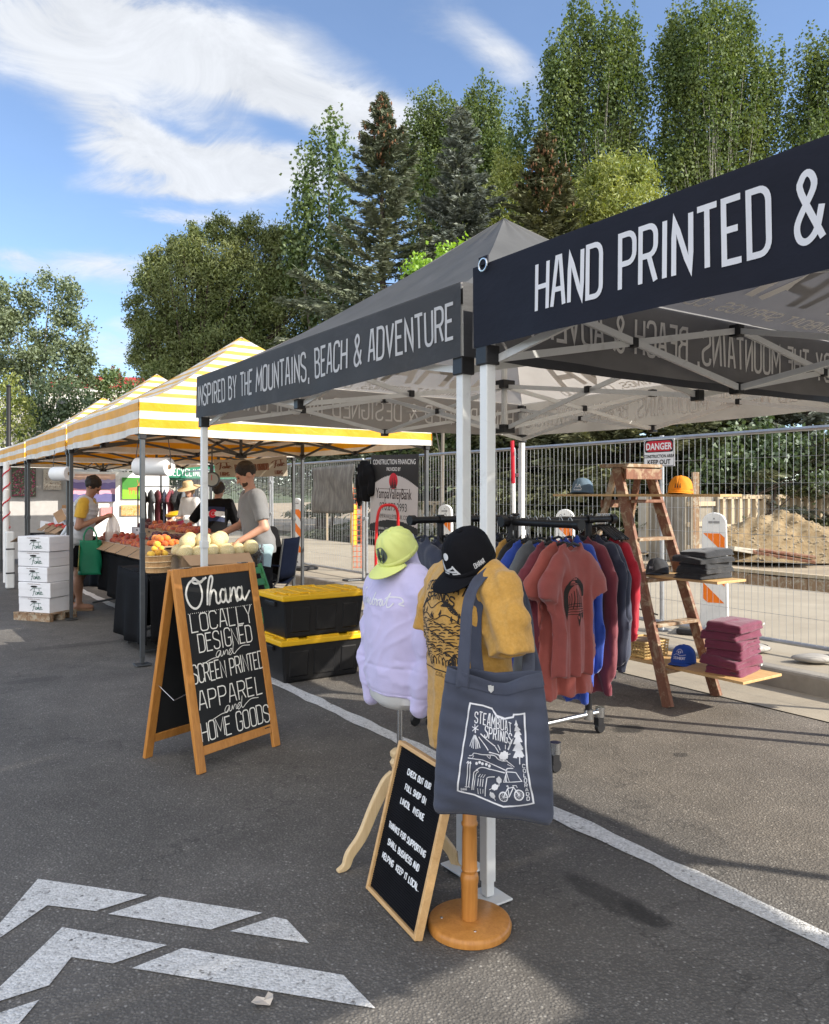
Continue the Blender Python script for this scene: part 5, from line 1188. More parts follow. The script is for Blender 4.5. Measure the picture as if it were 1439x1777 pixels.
def deco_sun(t, cm, crown):
    fn = deco_fn(cm); b = MB(); disc(b, fn, .009, 0, .074, 16, 2); L = [[(.014*math.cos(a), .074+.014*math.sin(a)), (.022*math.cos(a), .074+.022*math.sin(a))] for a in [R(20*k) for k in range(0, 10)]]
    L += [catmull([(-.04, .052), (-.015, .062), (.01, .054), (.04, .06)], 5)]; s, w = text_strokes('STEAMBOAT', .016, .0065, .0022); L += [[(p[0]-w/2, p[1]+.028) for p in pl] for pl in s]; strokes_to(b, L, .0026, fn, .008); b.build('sun_embroidery', M['print_white'], t)
def deco_label(t, cm, crown):
    fn = deco_fn(cm); b = MB(); fill_poly(b, fn, [(-.03, .03), (.005, .03), (.005, .056), (-.03, .056)], 4); o = b.build('woven_patch', col('grey_patch', (.16, .17, .18)), t)
    b = MB(); fn2 = project_fn([cm.data], (0, 0, 0), (1, 0, 0), (0, 0, 1), .003, .2); strokes_to(b, [[(-.026, .046), (.001, .046)], [(-.026, .039), (-.006, .039)]], .003, fn2, .008); b.build('patch_lines', M['print_white'], o)
def deco_tr(t, cm, crown): 
    deco_trees(t, cm, crown, disc_on=False, big=1.0); d = Matrix.Rotation(R(75), 3, 'Z') @ Vector((0, -1, 0)); f2 = project_fn([cm.data], (0, 0, 0), (-d.y, d.x, 0), (0, 0, 1), .002, .2)
    s_, w_ = text_strokes('OHANA', .014, .0055, .003); b = MB(); strokes_to(b, [[(p[0]-w_/2, p[1]+.014) for p in pl] for pl in s_], .002, f2, .006); b.build('side_lettering', M['black_plastic'], t)
CF = Vector((-.55, -.83, 0))
cap_hat('baseball_cap', 'orange cap with black pine trees on the top ladder board', on_shelf(1, .40, .12, 1.478), (-.5, -.85, 0), R(-2), col('orange_twill', (.72, .25, .012), rough=.8, bump=.2, bscale=200), col('orange_twill', (.72, .25, .012)), flat=.12, deco=deco_tr, s=1.05, h=.118)
cap_hat('baseball_cap', 'dusty blue cap with white mountain embroidery on the top ladder board', on_shelf(1, 1.34, .12, 1.478), (-.6, -.8, 0), R(-2), col('dusty_blue_twill', (.10, .15, .20), rough=.85), M['black_twill'], flat=.12, deco=deco_mount, s=1.05, h=.118)
cap_hat('baseball_cap', 'charcoal cap with a small grey patch beside the charcoal stack', on_shelf(2, .60, .13, .886), (-.62, -.78, 0), R(-2), col('charcoal_twill', (.035, .037, .042), rough=.85), M['charcoal_twill'] if 'charcoal_twill' in M else M['black_twill'], flat=.5, deco=deco_label, s=1.0, h=.11)
cap_hat('baseball_cap', 'plain black cap on the middle ladder board behind the ladder leg', on_shelf(2, .86, .15, .886), (-.62, -.78, 0), R(-2), M['black_twill'], M['black_twill'], flat=.5, s=1.0, h=.11)
cap_hat('baseball_cap', 'royal blue trucker cap with a white sunrise emblem beside the plum stack', on_shelf(3, .60, .19, .266), (-.62, -.78, 0), R(-2), col('royal_twill', (.02, .075, .36), rough=.8), M['royal_twill'], flat=.5, deco=deco_sun, s=1.05, h=.115, mesh_back=col('cap_mesh', (.13, .16, .24), rough=.9))
def basket():
    c = on_shelf(3, .94, .17, .262); t = thing('wire_basket', 'small yellowish woven basket at the back of the lowest ladder board', 'basket', c, TH); b = MB(); rd = random.Random(2)
    wr = col('rattan', (.50, .34, .13), rough=.6); hx, hy, hz = .13, .11, .11
    for k in range(6):
        z = .006+hz*k/5; e = 1+.06*k/5; b.tube([(-hx*e, -hy*e, z), (hx*e, -hy*e, z), (hx*e, hy*e, z), (-hx*e, hy*e, z)], .0045 if k != 5 else .008, 6, closed=True)
    for k in range(9):
        x = -hx+2*hx*k/8; y = -hy+2*hy*k/8
        for s in (-1, 1): b.tube([(x, s*hy, .004), (x*1.05, s*hy*1.06, hz+.006)], .004, 5); b.tube([(s*hx, y, .004), (s*hx*1.06, y*1.05, hz+.006)], .004, 5)
    b.build('weave', wr, t, smooth=40); b = MB(); b.box((0, 0, .005), (2*hx, 2*hy, .008)); b.build('bottom', wr, t)
    b = MB(); b.box((.01, .02, .09), (.17, .15, .06)); b.build('lining', M['cardboard'], t, bevel=.01)
basket()
# ------------------------------------------------------------------ temporary fence, signs and barricades along the kerb
def on_t(u, v, t):
    """the point of the vertical plane at depth t behind the stall fronts that is seen at pixel u, v"""
    d = Vector(((u-CX)/F, 1, -(v-HZ)/F)); o = Vector((0, 0, H)); k = (t-(o-A0).dot(D2))/d.dot(D2); return o+d*k
def on_s(u, v, s):
    d = Vector(((u-CX)/F, 1, -(v-HZ)/F)); o = Vector((0, 0, H)); k = (s-(o-A0).dot(D1))/d.dot(D1); return o+d*k
FT, PL, GZ = 4.36, 3.5, .145
def fence_panel(s0, lab, PL=3.5):
    t = thing('wire_fence', lab, 'fence', st(s0, FT, GZ), TH+PI/2, 'wire fence panels along the building site')   # local x = D1 (along), local y = -D2
    z0, z1 = .10, 1.86; gm = M['grey_metal']
    b = MB(); x0, x1 = .05, PL-.05
    b.tube([(x0, 0, .0), (x0, 0, z1)], .021, 8); b.build('post', gm, t, smooth=40)
    b = MB(); b.tube([(x1, 0, .0), (x1, 0, z1)], .021, 8); b.build('post', gm, t, smooth=40)
    b = MB(); b.tube([(x0, 0, z1), (x1, 0, z1)], .019, 8); b.build('top_rail', gm, t, smooth=40)
    b = MB(); b.tube([(x0, 0, z0), (x1, 0, z0)], .019, 8); b.build('bottom_rail', gm, t, smooth=40)
    b = MB(); n = int(PL/.064); rd = random.Random(int(s0*10))
    for i in range(1, n):
        x = x0+(x1-x0)*i/n; b.tube([(x, .004, z0), (x+rd.uniform(-.004, .004), .004+rd.uniform(-.01, .01), (z0+z1)/2), (x, .004, z1)], .0017, 4, cap=False)
    for k in range(1, 8): z = z0+(z1-z0)*k/8; b.tube([(x0, -.002, z), ((x0+x1)/2, -.002+rd.uniform(-.01, .01), z+rd.uniform(-.004, .004)), (x1, -.002, z)], .0019, 4, cap=False)
    b.build('wire_mesh', gm, t)
for i in range(7):
    s0 = (-.75, 4.6, 8.1, 11.6, 15.1, 18.6, 22.1)[i]
    fence_panel(s0, ['first', 'second', 'third', 'fourth', 'fifth', 'sixth', 'seventh', 'eighth'][i]+' galvanised wire fence panel from the right along the building site', 5.35 if i == 0 else 3.5)
    ft = thing('ballast_plate', 'dark steel foot plate standing under a joint of the wire fence', 'fence foot', st(s0, FT, GZ), TH, 'feet of the wire fence'); b = MB()
    b.box((0, 0, .015), (.70, .18, .028)); b.build('plate', M['dark_metal'], ft, bevel=.006); b = MB(); b.tube([(0, -.05, .02), (0, -.05, .22)], .017, 8); b.tube([(0, .05, .02), (0, .05, .22)], .017, 8); b.build('socket', M['grey_metal'], ft)
    cl = MB(); cl.box((0, 0, 1.55), (.05, .13, .04)); cl.box((0, 0, .95), (.05, .13, .04)); cl.build('clamp', M['grey_metal'], ft, bevel=.004)
def sign_flat(name, lab, cat, c, w, h, face, rz=TH-PI/2, th=.006, tilt=0):
    t = thing(name, lab, cat, c, rz); t.rotation_euler = (0, tilt, rz)
    b = MB(); b.box((0, 0, 0), (w, th, h)); b.build('panel', face, t, bevel=.001); return t
FX, FZ = Vector((1, 0, 0)), Vector((0, 0, 1))
WHITE = col('sign_white', (.78, .78, .77), rough=.5, var=.04); BLK = col('sign_black', (.012, .012, .012), rough=.5); REDS = col('sign_red', (.55, .012, .03), rough=.5)
def round_rect(w, h, r, n=5): return [(sx*(w/2-r)+r*math.cos(a), sy*(h/2-r)+r*math.sin(a)) for sx, sy, a0 in ((1, 1, 0), (-1, 1, 90), (-1, -1, 180), (1, -1, 270)) for a in [R(a0+90*i/n) for i in range(n+1)]]
def danger_sign():
    p = on_t(1144, 786, FT-.05); Y = p.y; w = .36; h = .26
    t = sign_flat('warning_sign', 'white danger sign with red oval wired to the top of the fence', 'sign', p, w, h, WHITE); P = lambda x, z, o=0: Vector((x, -.0035-o, z))
    b = MB(); b.poly([P(x, z+.065, .001) for x, z in round_rect(.33, .115, .02)]); pa = b.build('danger_header', BLK, t)
    b = MB(); b.poly([P(x, z+.065, .002) for x, z in round_rect(.315, .10, .045)]); b.build('red_oval', REDS, pa)
    font_mesh('DANGER', .088, WHITE, P(0, .033, .003), FX, FZ, pa, 'header_lettering', .001, bold=.0025, sx=.85)
    font_mesh('CONSTRUCTION AREA', .042, BLK, P(0, -.045, .001), FX, FZ, t, 'lettering', .001, sx=.80, bold=.001); font_mesh('KEEP OUT', .062, BLK, P(0, -.108, .001), FX, FZ, t, 'lettering', .001, bold=.0015, sx=.95)
    b = MB(); L = round_rect(w-.012, h-.012, .012); strokes_to(b, [L+[L[0]]], .004, lambda x, z: P(x, z, .001)); b.build('border', BLK, t)
    q = on_t(1149, 1000, FT+.12); po = thing('steel_post', 'bare galvanised steel post behind the danger sign', 'post', (q.x, q.y, GZ), TH); b = MB(); b.tube([(0, 0, 0), (0, 0, 1.9)], .022, 10); b.build('tube', M['grey_metal'], po, smooth=40); b = MB(); b.box((0, 0, .006), (.14, .14, .012)); b.build('foot_plate', M['grey_metal'], po)
danger_sign()
def bank_sign():
    p = on_t(683, 857, FT-.07); w, h = 1.26, 1.13
    grey = col('sign_grey', (.50, .47, .46), rough=.5, var=.04); t = sign_flat('construction_sign', 'bank construction financing sign with black top hung on the fence', 'sign', p, w, h, BLK, tilt=R(1.5)); P = lambda x, z, o=0: Vector((x, -.0035-o, z))
    arch = [(-w/2, -h/2+.10)]+[(-w/2, .10)]+[(-w/2+w*i/16, .10+.17*math.sin(PI*i/16)) for i in range(1, 16)]+[(w/2, .10), (w/2, -h/2+.10)]+[(w/2-w*i/16, -h/2+.10+.09*math.sin(PI*i/16)) for i in range(1, 16)]
    b = MB(); fill_poly(b, lambda x, z: P(x, z, .001), arch, 60); b.build('grey_field', grey, t)
    font_mesh('CONSTRUCTION FINANCING', .105, WHITE, P(0, .425, .002), FX, FZ, t, 'lettering', .001, sx=.80); font_mesh('PROVIDED BY', .075, WHITE, P(0, .33, .002), FX, FZ, t, 'lettering', .001, sx=.8)
    b = MB(); n = 28; b.poly([P(.115*math.cos(2*PI*i/n), .185+.115*math.sin(2*PI*i/n), .002) for i in range(n)]); em = b.build('red_emblem', REDS, t)
    b = MB()
    for dx, s in ((-.06, .8), (-.02, 1), (.025, 1.1), (.065, .8)): b.poly([P(dx+x, z, .004) for x, z in pine_poly(0, .085, .15*s, .06)])
    b.build('pine_silhouette', BLK, em)
    dk = col('sign_brown', (.045, .03, .03)); font_mesh('YampaValleyBank', .215, dk, P(0, -.07, .002), FX, FZ, t, 'lettering', .001, sx=.62, bold=.002)
    b = MB(); b.add([P(-.38, .065, .002), P(.38, .065, .002), P(.38, .072, .002), P(-.38, .072, .002)], [(0, 1, 2, 3)]); b.build('rule', dk, t)
    font_mesh('970.879.2993', .165, BLK, P(0, -.245, .002), FX, FZ, t, 'lettering', .001, sx=.82); font_mesh('YAMPAVALLEYBANK.COM', .088, dk, P(0, -.36, .002), FX, FZ, t, 'lettering', .001, sx=.85)
    font_mesh('GENERAL CONTRACTOR', .05, WHITE, P(-.15, -.53, .002), FX, FZ, t, 'lettering', .001, sx=.85)
bank_sign()
def barricade(lab, u, t0, top_v, grp='orange and white barricades behind the fence'):
    p = on_t(u, 950, t0); p.z = GZ; hgt = (H-(top_v-HZ)/F*p.y)-GZ
    t = thing('vertical_barricade', lab, 'barricade', p, TH-PI/2+.45, grp); w = .26
    b = MB(); b.box((0, 0, .03), (.62, .42, .055)); b.build('rubber_base', col('base_rubber', (.03, .03, .032), rough=.85, bump=.3, bscale=60), t, bevel=.015)
    out = [(-w*.5, 0), (w*.5, 0), (w*.42, hgt-.12)]+[(w*.42*math.cos(a), hgt-.12+.10*math.sin(a)) for a in [PI*i/10 for i in range(1, 10)]]+[(-w*.42, hgt-.12)]
    b = MB(); b.prism([(x, z+.057) for x, z in out], (0, .025, 0), (1, 0, 0), (0, 0, 1), .05); pn = b.build('panel', col('barricade_white', (.74, .74, .72), rough=.45, dirt=((.5, .48, .44), 6, .55, .5)), t, bevel=.008)
    # orange stripes slanting down to the right
    b = MB(); x0, x1 = -w*.37, w*.37; za, zb_ = .30, hgt-.16
    def clip(poly):
        for f, s in ((za, 1), (zb_, -1)):
            out = []
            for i in range(len(poly)):
                a, c = poly[i-1], poly[i]; ia, ic = (a[1]-f)*s >= 0, (c[1]-f)*s >= 0
                if ia != ic: k = (f-a[1])/(c[1]-a[1]); out.append((a[0]+(c[0]-a[0])*k, f))
                if ic: out.append(c)
            poly = out
            if not poly: return []
        return poly
    k = zb_+.15
    while k > za-.3:
        q = clip([(x0, k), (x0, k-.15), (x1, k-.15-.19), (x1, k-.19)])
        if len(q) > 2: b.poly([Vector((x, -.0275, z)) for x, z in reversed(q)])
        k -= .31
    b.build('stripes', col('barricade_orange', (.86, .20, .015), rough=.4, var=.05), pn)
    b = MB(); b.box((0, -.026, hgt-.055), (.10, .004, .022)); b.lathe([(.008, -.002), (.008, .002)], (0, -.0265, hgt-.022), 12, Matrix.Rotation(R(90), 3, 'X'))
    b.build('handle_slot', col('slot_grey', (.28, .28, .28)), pn)
barricade('orange and white striped barricade to the right of the ladder', 1240, FT+.34, 896)
barricade('orange and white barricade glimpsed behind the clothing rack', 981, FT+.45, 889); barricade('orange and white barricade between the bank sign and the white poles', 773, FT+.5, 880)
barricade('orange and white barricade behind the man in grey', 516, FT-.12, 868)
def fence_cloth():
    p = on_t(576, 849, FT-.06); b = MB(); w, h = 1.42, .76
    b.grid(lambda u, v: ((u-.5)*w, -.02*math.sin(u*9)*(1-v)-.015*math.sin(v*7+u*4), (v-.5)*h-.05*(1-v)*math.sin(PI*u)*.3+.03*(u-.5)), 30, 16); m = col('grey_tarp', (.17, .165, .15), rough=.75, var=.3, vscale=4, bump=.4, bscale=12, tint=(.30, .29, .26), tscale=5, tfac=.7, stretch=(3, 1, 1))
    o = b.build('hanging_cloth', m, smooth=True, thick=.002); o.location = p; o.rotation_euler = (0, 0, TH-PI/2); tag(o, 'crumpled grey cloth banner tied onto the wire fence', 'banner')
    p = on_t(634, 818, FT-.10)
    def f(P):
        d = loft_d(P, [(-.46, .02, 0, .10, .05), (-.3, .0, 0, .17, .06), (-.1, 0, 0, .19, .07), (.06, 0, .0, .16, .07), (.16, 0, 0, .08, .06)]); d = smin(d, chain(P, [(.12, 0, .05, .06), (.2, .01, -.15, .055), (.19, 0, -.33, .05)]), .03); d = smin(d, chain(P, [(-.12, 0, .05, .06), (-.2, .01, -.15, .055), (-.17, 0, -.5, .045)]), .03)
        return d+vnoise(P, 26, 4)*.012
    o = sdf_obj('jacket', f, (-.32, -.14, -.6), (.32, .14, .3), .016, M['black_cloth']); o.location = p; o.rotation_euler = (0, 0, TH-PI/2); tag(o, 'black jacket hung over the fence beside the bank sign', 'jacket')
fence_cloth()
def hand_truck():
    p = Vector(((672-CX)/F*7.7, 7.7, 0)); rm = col('red_enamel', (.55, .018, .02), rough=.35); t = thing('hand_truck', 'red tube hand truck standing behind the yellow cap', 'hand truck', p, .35)
    b = MB(); b.tube(catmull([(-.115, .0, .1), (-.115, 0, .8), (-.11, -.01, 1.15), (-.095, -.03, 1.30), (-.05, -.035, 1.36), (.05, -.035, 1.36), (.095, -.03, 1.30), (.11, -.01, 1.15), (.115, 0, .8), (.115, 0, .1)], 5), .0145, 8); b.build('frame', rm, t, smooth=40)
    b = MB(); 
    for z in (.35, .65, .95): b.box((0, 0, z), (.22, .016, .03))
    b.build('crossbar', rm, t); b = MB(); b.box((0, -.13, .012), (.36, .24, .01)); b.build('toe_plate', rm, t)
    for s in (-1, 1): b = MB(); b.lathe([(.06, -.03), (.115, -.03), (.125, 0), (.115, .03), (.06, .03)], (s*.19, .08, .126), 20, Matrix.Rotation(R(90), 3, 'Y')); b.build('wheel', M['black_plastic'], t, smooth=40)
hand_truck()
# ------------------------------------------------------------------ building site behind the fence
def site():
    con = col('form_concrete', (.40, .37, .31), rough=.85, var=.2, vscale=2, bump=.3, bscale=30, tint=(.26, .22, .17), tscale=1.2, tfac=.6)
    def ribbed(name, lab, c, L, h, z0, rz, pitch=.34):
        t = thing(name, lab, 'concrete wall', c, rz); b = MB(); b.box((L/2, .15, z0+h/2), (L, .28, h)); w = b.build('wall', con, t, bevel=.01); b = MB(); n = int(L/pitch)
        for i in range(n+1): b.box((i*pitch, -.035, z0+h/2), (.10, .11, h-.12))
        b.box((L/2, -.03, z0+h-.06), (L, .12, .10)); b.box((L/2, -.03, z0+h*.42), (L, .10, .08)); b.build('form_ribs', M['form_wood'], w)
    q = at(1125, 900, 18); ribbed('ribbed_wall', 'ribbed concrete form wall beyond the gravel heap on the building site', (q.x, q.y, 0), 11, 1.33, .12, TH)
    q = at(735, 900, 24); ribbed('ribbed_wall', 'lower ribbed form wall farther left, seen between the tent poles', (q.x, q.y, 0), 8.5, 1.12, .12, TH)
    # board-lined trench
    t = thing('trench_shoring', 'dark board shoring on the far side of the trench, pale plank on top', 'shoring', st(-6, 10.3, 0), TH+PI/2); b = MB()
    for i in range(60): b.box((i*.26+.13, .03, -.42), (.25, .05, 1.12+.03*math.sin(i*7)))
    b.build('boards', M['old_wood'], t); b = MB(); b.box((6.5, .0, .18), (13, .16, .05)); b.build('plank', M['form_wood'], t)
    # gravel heap
    c = gp(1352, 962, .15); rd = np.random.default_rng(5); n, mr = 90, 34; V = []
    def hz_(x, y):
        r = math.hypot(x/2.7, y/1.7); a = math.atan2(y, x); k = max(0, 1-r*(1+.10*math.sin(3*a+1)+.06*math.sin(7*a))); return .98*k**.92+.05*math.sin(x*7+y*3)*k+.03*math.sin(x*17-y*13)*k
    b = MB(); b.grid(lambda u, v: (2.9*v*math.cos(2*PI*u), 1.9*v*math.sin(2*PI*u), hz_(2.9*v*math.cos(2*PI*u), 1.9*v*math.sin(2*PI*u))), 80, 40); grav = col('gravel', (.22, .155, .08), rough=.95, var=.35, vscale=9, bump=1.0, bscale=30, tint=(.32, .255, .16), tscale=5, tfac=.7)
    t = thing('gravel_heap', 'heap of tan gravel on the building site right of the barricade', 'gravel heap', (c.x, c.y, .12), TH*0); b.build('heap', grav, t, smooth=True); b = MB()
    rr = random.Random(8)
    for i in range(900):
        r = math.sqrt(rr.random()); a = rr.uniform(0, 2*PI); x, y = 2.7*r*math.cos(a), 1.75*r*math.sin(a); s = rr.uniform(.018, .05); z = hz_(x, y); q = [Vector((x+s*rr.uniform(.6, 1.3)*dx, y+s*rr.uniform(.6, 1.2)*dy, z+s*rr.uniform(.4, .9)*dz)) for dx, dy, dz in ((1, 0, 0), (-1, 0, 0), (0, 1, 0), (0, -1, 0), (0, 0, 1))]
        b.add(q, [(0, 2, 4), (2, 1, 4), (1, 3, 4), (3, 0, 4)])
    o = b.build('loose_stones', col('stone', (.30, .235, .15), rough=.9, obrand=.1, var=.4, vscale=14), t); o['kind'] = 'stuff'
    # shaft box and stakes
    p = at(1186, 930, 16.2); t = thing('form_box', 'square wooden concrete form standing in the pit left of the gravel', 'concrete form', (p.x, p.y, .12), TH); b = MB()
    for i in range(5): b.box((-.42+.21*i, -.42, .66), (.20, .04, 1.3)); b.box((.42, -.42+.21*i, .66), (.04, .20, 1.3)); b.box((-.42, -.42+.21*i, .66), (.04, .20, 1.3)); b.box((-.42+.21*i, .42, .66), (.2, .04, 1.3))
    b.build('boards', col('stained_form', (.23, .205, .165), rough=.9, var=.25, vscale=3, tint=(.14, .12, .10), tscale=2, tfac=.7), t); b = MB()
    for z in (.3, .75, 1.15): b.box((0, -.46, z), (.95, .05, .09)); b.box((.46, 0, z), (.05, .95, .09))
    b.build('waler', M['form_wood'], t)
    p = at(1207, 925, 15.6); b = MB(); b.box((0, 0, .9), (.12, .10, 1.75)); b.box((-.16, 0, 1.55), (.4, .06, .09)); o = b.build('timber_post', M['old_wood']); o.location = (p.x, p.y, .12); tag(o, 'rough timber post with a crosspiece by the wooden form', 'post')
    for i, (u, v, L, rz, lab, m) in enumerate(((1300, 968, 1.5, .5, 'loose pale form panel lying before the gravel heap', con), (1360, 975, 1.1, -.4, 'weathered board with red end propped before the gravel heap', M['red_wood']), (1230, 962, .9, 1.2, 'short stack of planks lying left of the gravel heap', M['form_wood']))):
        p = gp(u, v, .16); b = MB(); b.box((0, 0, .10), (L, .5, .05), Matrix.Rotation(.15, 3, 'Y')); b.box((.06, .05, .16), (L*.9, .4, .04), Matrix.Rotation(.12, 3, 'Y')); o = b.build('lumber_stack', m, bevel=.005); o.location = p; o.rotation_euler = (0, 0, rz); tag(o, lab, 'board')
    p = gp(614, 945, .15); b = MB(); b.tube([(0, 0, 0), (0, 0, .98)], .085, 14); b.lathe([(.085, .98), (.06, 1.03), (.0, 1.05)], (0, 0, 0), 14); o = b.build('bollard', M['yellow_plastic'], smooth=40); o.location = p; tag(o, 'yellow steel bollard on the far side of the fence', 'bollard')
    p = gp(568, 938, .15); b = MB(); b.box((0, 0, .45), (.05, .05, .9)); o = b.build('survey_stake', M['form_wood']); o.location = p; tag(o, 'thin wooden survey stake behind the fence cloth', 'stake')
    # orange net fencing
    p = on_t(634, 930, FT+.7); t = thing('safety_net', 'orange plastic safety netting behind the fence joint', 'netting', (p.x, p.y, GZ), TH+PI/2+.9); b = MB()
    for i in range(4): b.box((i*.07, .02*math.sin(i), .75), (.016, .006, 1.4))
    for k in range(16): b.box((.105, .01, .07+k*.09), (.22, .005, .012))
    b.build('net', col('orange_plastic', (.75, .16, .05), rough=.5), t); b = MB(); b.tube([(0, 0, 0), (0, 0, 1.3)], .02, 6); b.tube([(.22, 0, 0), (.22, 0, 1.5)], .015, 6); b.build('stake', M['form_wood'], t)
    # red and white marker tube at the joint near the poles
    p = on_t(891, 880, FT-.06); t = thing('marker_pole', 'white tube with a red upper half strapped to a fence joint', 'pole', (p.x, p.y, GZ), 0); b = MB(); b.tube([(.015, 0, 0), (0, 0, 1.45)], .022, 10); b.build('white_tube', WHITE, t, smooth=40); b = MB(); b.tube([(0, 0, 1.45), (-.012, 0, 1.95)], .0225, 10); b.build('red_tube', REDS, t, smooth=40)
    # stop-block kerb stones, pipes
    for i, (u, v) in enumerate(((1415, 1150), (1310, 1132))):
        p = gp(u, v, .15); b = MB(); b.grid(lambda a, c: (.16*math.cos(2*PI*a)*math.sin(PI*c)*(1+.2*math.sin(3*a*6)), .10*math.sin(2*PI*a)*math.sin(PI*c), .035+.035*math.cos(PI*c)), 14, 8); o = b.build('sandbag', col('sandbag_white', (.36, .34, .31), rough=.9, bump=.4, bscale=20), smooth=True); o.location = p+Vector((0, 0, .0)); o.rotation_euler = (0, 0, .4*i); tag(o, ['pale sandbag on the pavement at the foot of the fence, nearest', 'crumpled white bag lying on the pavement right of the plum stack'][i], 'sandbag')
site()
# ------------------------------------------------------------------ far buildings
def buildings():
    wall = col('cream_wall', (.55, .52, .45), rough=.8, var=.08, vscale=1); glass = col('dark_glass', (.03, .035, .04), rough=.15, var=.2); red = col('red_roof', (.36, .035, .03), rough=.6)
    def bld(lab, c, rz, w, d, h, roof, storeys, cols_):
        t = thing('town_building', lab, 'building', c, rz); b = MB(); b.box((0, d/2, h/2), (w, d, h)); wl = b.build('wall', wall, t); b = MB(); b.box((0, d/2, h+.15), (w+.5, d+.5, .3)); b.box((0, d/2, h-.6), (w+.2, d+.2, .2)); b.build('cornice', WHITE, t)
        if roof: 
            b = MB(); b.add([(-w/2-.4, -.4, h+.3), (w/2+.4, -.4, h+.3), (w/2-1, d*.35, h+2.0), (-w/2+1, d*.35, h+2.0), (w/2+.4, d, h+.3), (-w/2-.4, d, h+.3)], [(0, 1, 2, 3), (1, 4, 2), (0, 3, 5), (3, 2, 4, 5)]); b.build('roof', red, t)
        for k in range(storeys):
            for i in range(cols_):
                x = -w/2+w*(i+.5)/cols_; z = h*(k+.55)/storeys; b = MB(); b.box((x, -.03, z), (1.25, .08, 1.9)); f = b.build('window', WHITE, t); b = MB(); b.box((x, -.08, z), (1.0, .02, 1.65)); b.build('pane', glass, f)
    p = at(215, 700, 72); bld('cream three-storey building with red roof far behind the striped tents', (p.x, p.y, 0), .25, 13, 12, 10.6, True, 3, 5)
    p = at(95, 720, 80); bld('pale flat-roofed building behind the far left trees', (p.x, p.y, 0), .2, 12, 12, 10.8, False, 3, 4)
buildings()
def street_lamp():
    p = Vector(((15-CX)/F*25, 25, 0)); t = thing('street_lamp', 'black street lamp post rising behind the far striped tent', 'street lamp', (p.x, p.y, 0), 0); Y = p.y; zt_ = H+(HZ-672)/F*Y
    b = MB(); b.tube([(0, 0, 0), (0, 0, .5), (0, 0, .55), (0, 0, zt_)], [.11, .11, .075, .065], 12); b.build('post', BLK, t, smooth=40); b = MB(); b.lathe([(.065, zt_), (.09, zt_+.02), (.06, zt_+.06), (.0, zt_+.09)], (0, 0, 0), 12); b.build('finial', BLK, t)
street_lamp()
# ------------------------------------------------------------------ fruit stall
TZ = .75
def cloth_table(name, lab, s0, s1, t0, t1, drop):
    t = thing(name, lab, 'table', st(s0, t0), TH); L, D = s1-s0, t1-t0
    b = MB(); b.box((D/2, L/2, TZ-.035), (D-.02, L-.02, .03)); b.build('table_top', M['white_card'], t)
    for y in (.25, L-.25):
        b = MB(); b.tube([(D*.5, y, TZ-.05), (D*.5, y, .05)], .016, 8); b.tube([(.02, y-.0, .018), (D*.5, y, .06), (D-.02, y, .018)], .014, 8); b.build('leg', M['dark_metal'], t, smooth=40)
    b = MB(); per = [(0, 0), (0, L), (D, L), (D, 0), (0, 0)]; seg = [math.dist(per[i], per[i+1]) for i in range(4)]; tot = sum(seg)
    def pt(u):
        d = u*tot; i = 0
        while i < 3 and d > seg[i]: d -= seg[i]; i += 1
        k = d/seg[i]; return per[i][0]+(per[i+1][0]-per[i][0])*k, per[i][1]+(per[i+1][1]-per[i][1])*k, d
    def f(u, v):
        x, y, d = pt(u); cx, cy = x-D/2, y-L/2; w = (1+.035*math.sin(u*tot*13)*v+.02*math.sin(u*tot*31+1)*v); dd = drop+.05*math.sin(u*tot*2.2)
        ox = (.012+.05*v*(.5+.5*math.sin(u*tot*13)))*(-1 if x == 0 else (1 if x == D else 0)); oy = (.012+.05*v*(.5+.5*math.sin(u*tot*13)))*(-1 if y == 0 else (1 if y == L else 0))
        return (x+ox, y+oy, TZ-.004-dd*v)
    b.grid(f, 150, 8); b.add([(-.012, -.012, TZ), (D+.012, -.012, TZ), (D+.012, L+.012, TZ), (-.012, L+.012, TZ)], [(0, 1, 2, 3)])
    c = b.build('tablecloth', M['black_cloth'], smooth=50, thick=.002); c.location = t.location; c.rotation_euler = t.rotation_euler; tag(c, 'black cloth over '+lab, 'tablecloth', 'black tablecloths of the fruit stall'); return t
cloth_table('folding_table', 'long fruit table of peach boxes running along the striped tent', 6.0, 9.0, .50, 1.25, .52)
cloth_table('folding_table', 'fruit table of melons behind the chalkboard sign', 4.78, 5.85, .15, 1.34, .62)
cloth_table('folding_table', 'far fruit table beyond the carton stack', 11.3, 13.7, .5, 1.2, .5)
cm = M['cardboard']; wc = M['white_card']
SCRIPT = [[(-.5, .1), (-.3, .25), (.0, .28), (.45, .3)], [(-.12, .28), (-.22, -.1), (-.3, -.25)], [(-.28, .02), (-.05, .05)], [(.0, .0), (-.06, -.12), (.06, -.14), (.1, .0), (.0, .02)], [(.14, .02), (.12, -.14), (.22, .02), (.24, -.14)], [(.24, .28), (.28, -.1), (.36, -.14)], [(.36, -.02), (.5, -.02), (.4, .06), (.38, -.12), (.6, -.1)]]
def carton_print(t, w, zc, y, mat_, s=.16, sub=None):
    """painted stall name in script, low on the long side"""
    b = MB(); strokes_to(b, [catmull([(p[0]*s, p[1]*s) for p in q], 5) for q in SCRIPT], .0062, lambda a, c: Vector((a+w, y, zc+c))); return b.build('script_print', mat_, t)
GRN = col('green_ink', (.02, .10, .07)); BRN = col('brown_ink', (.16, .06, .03))
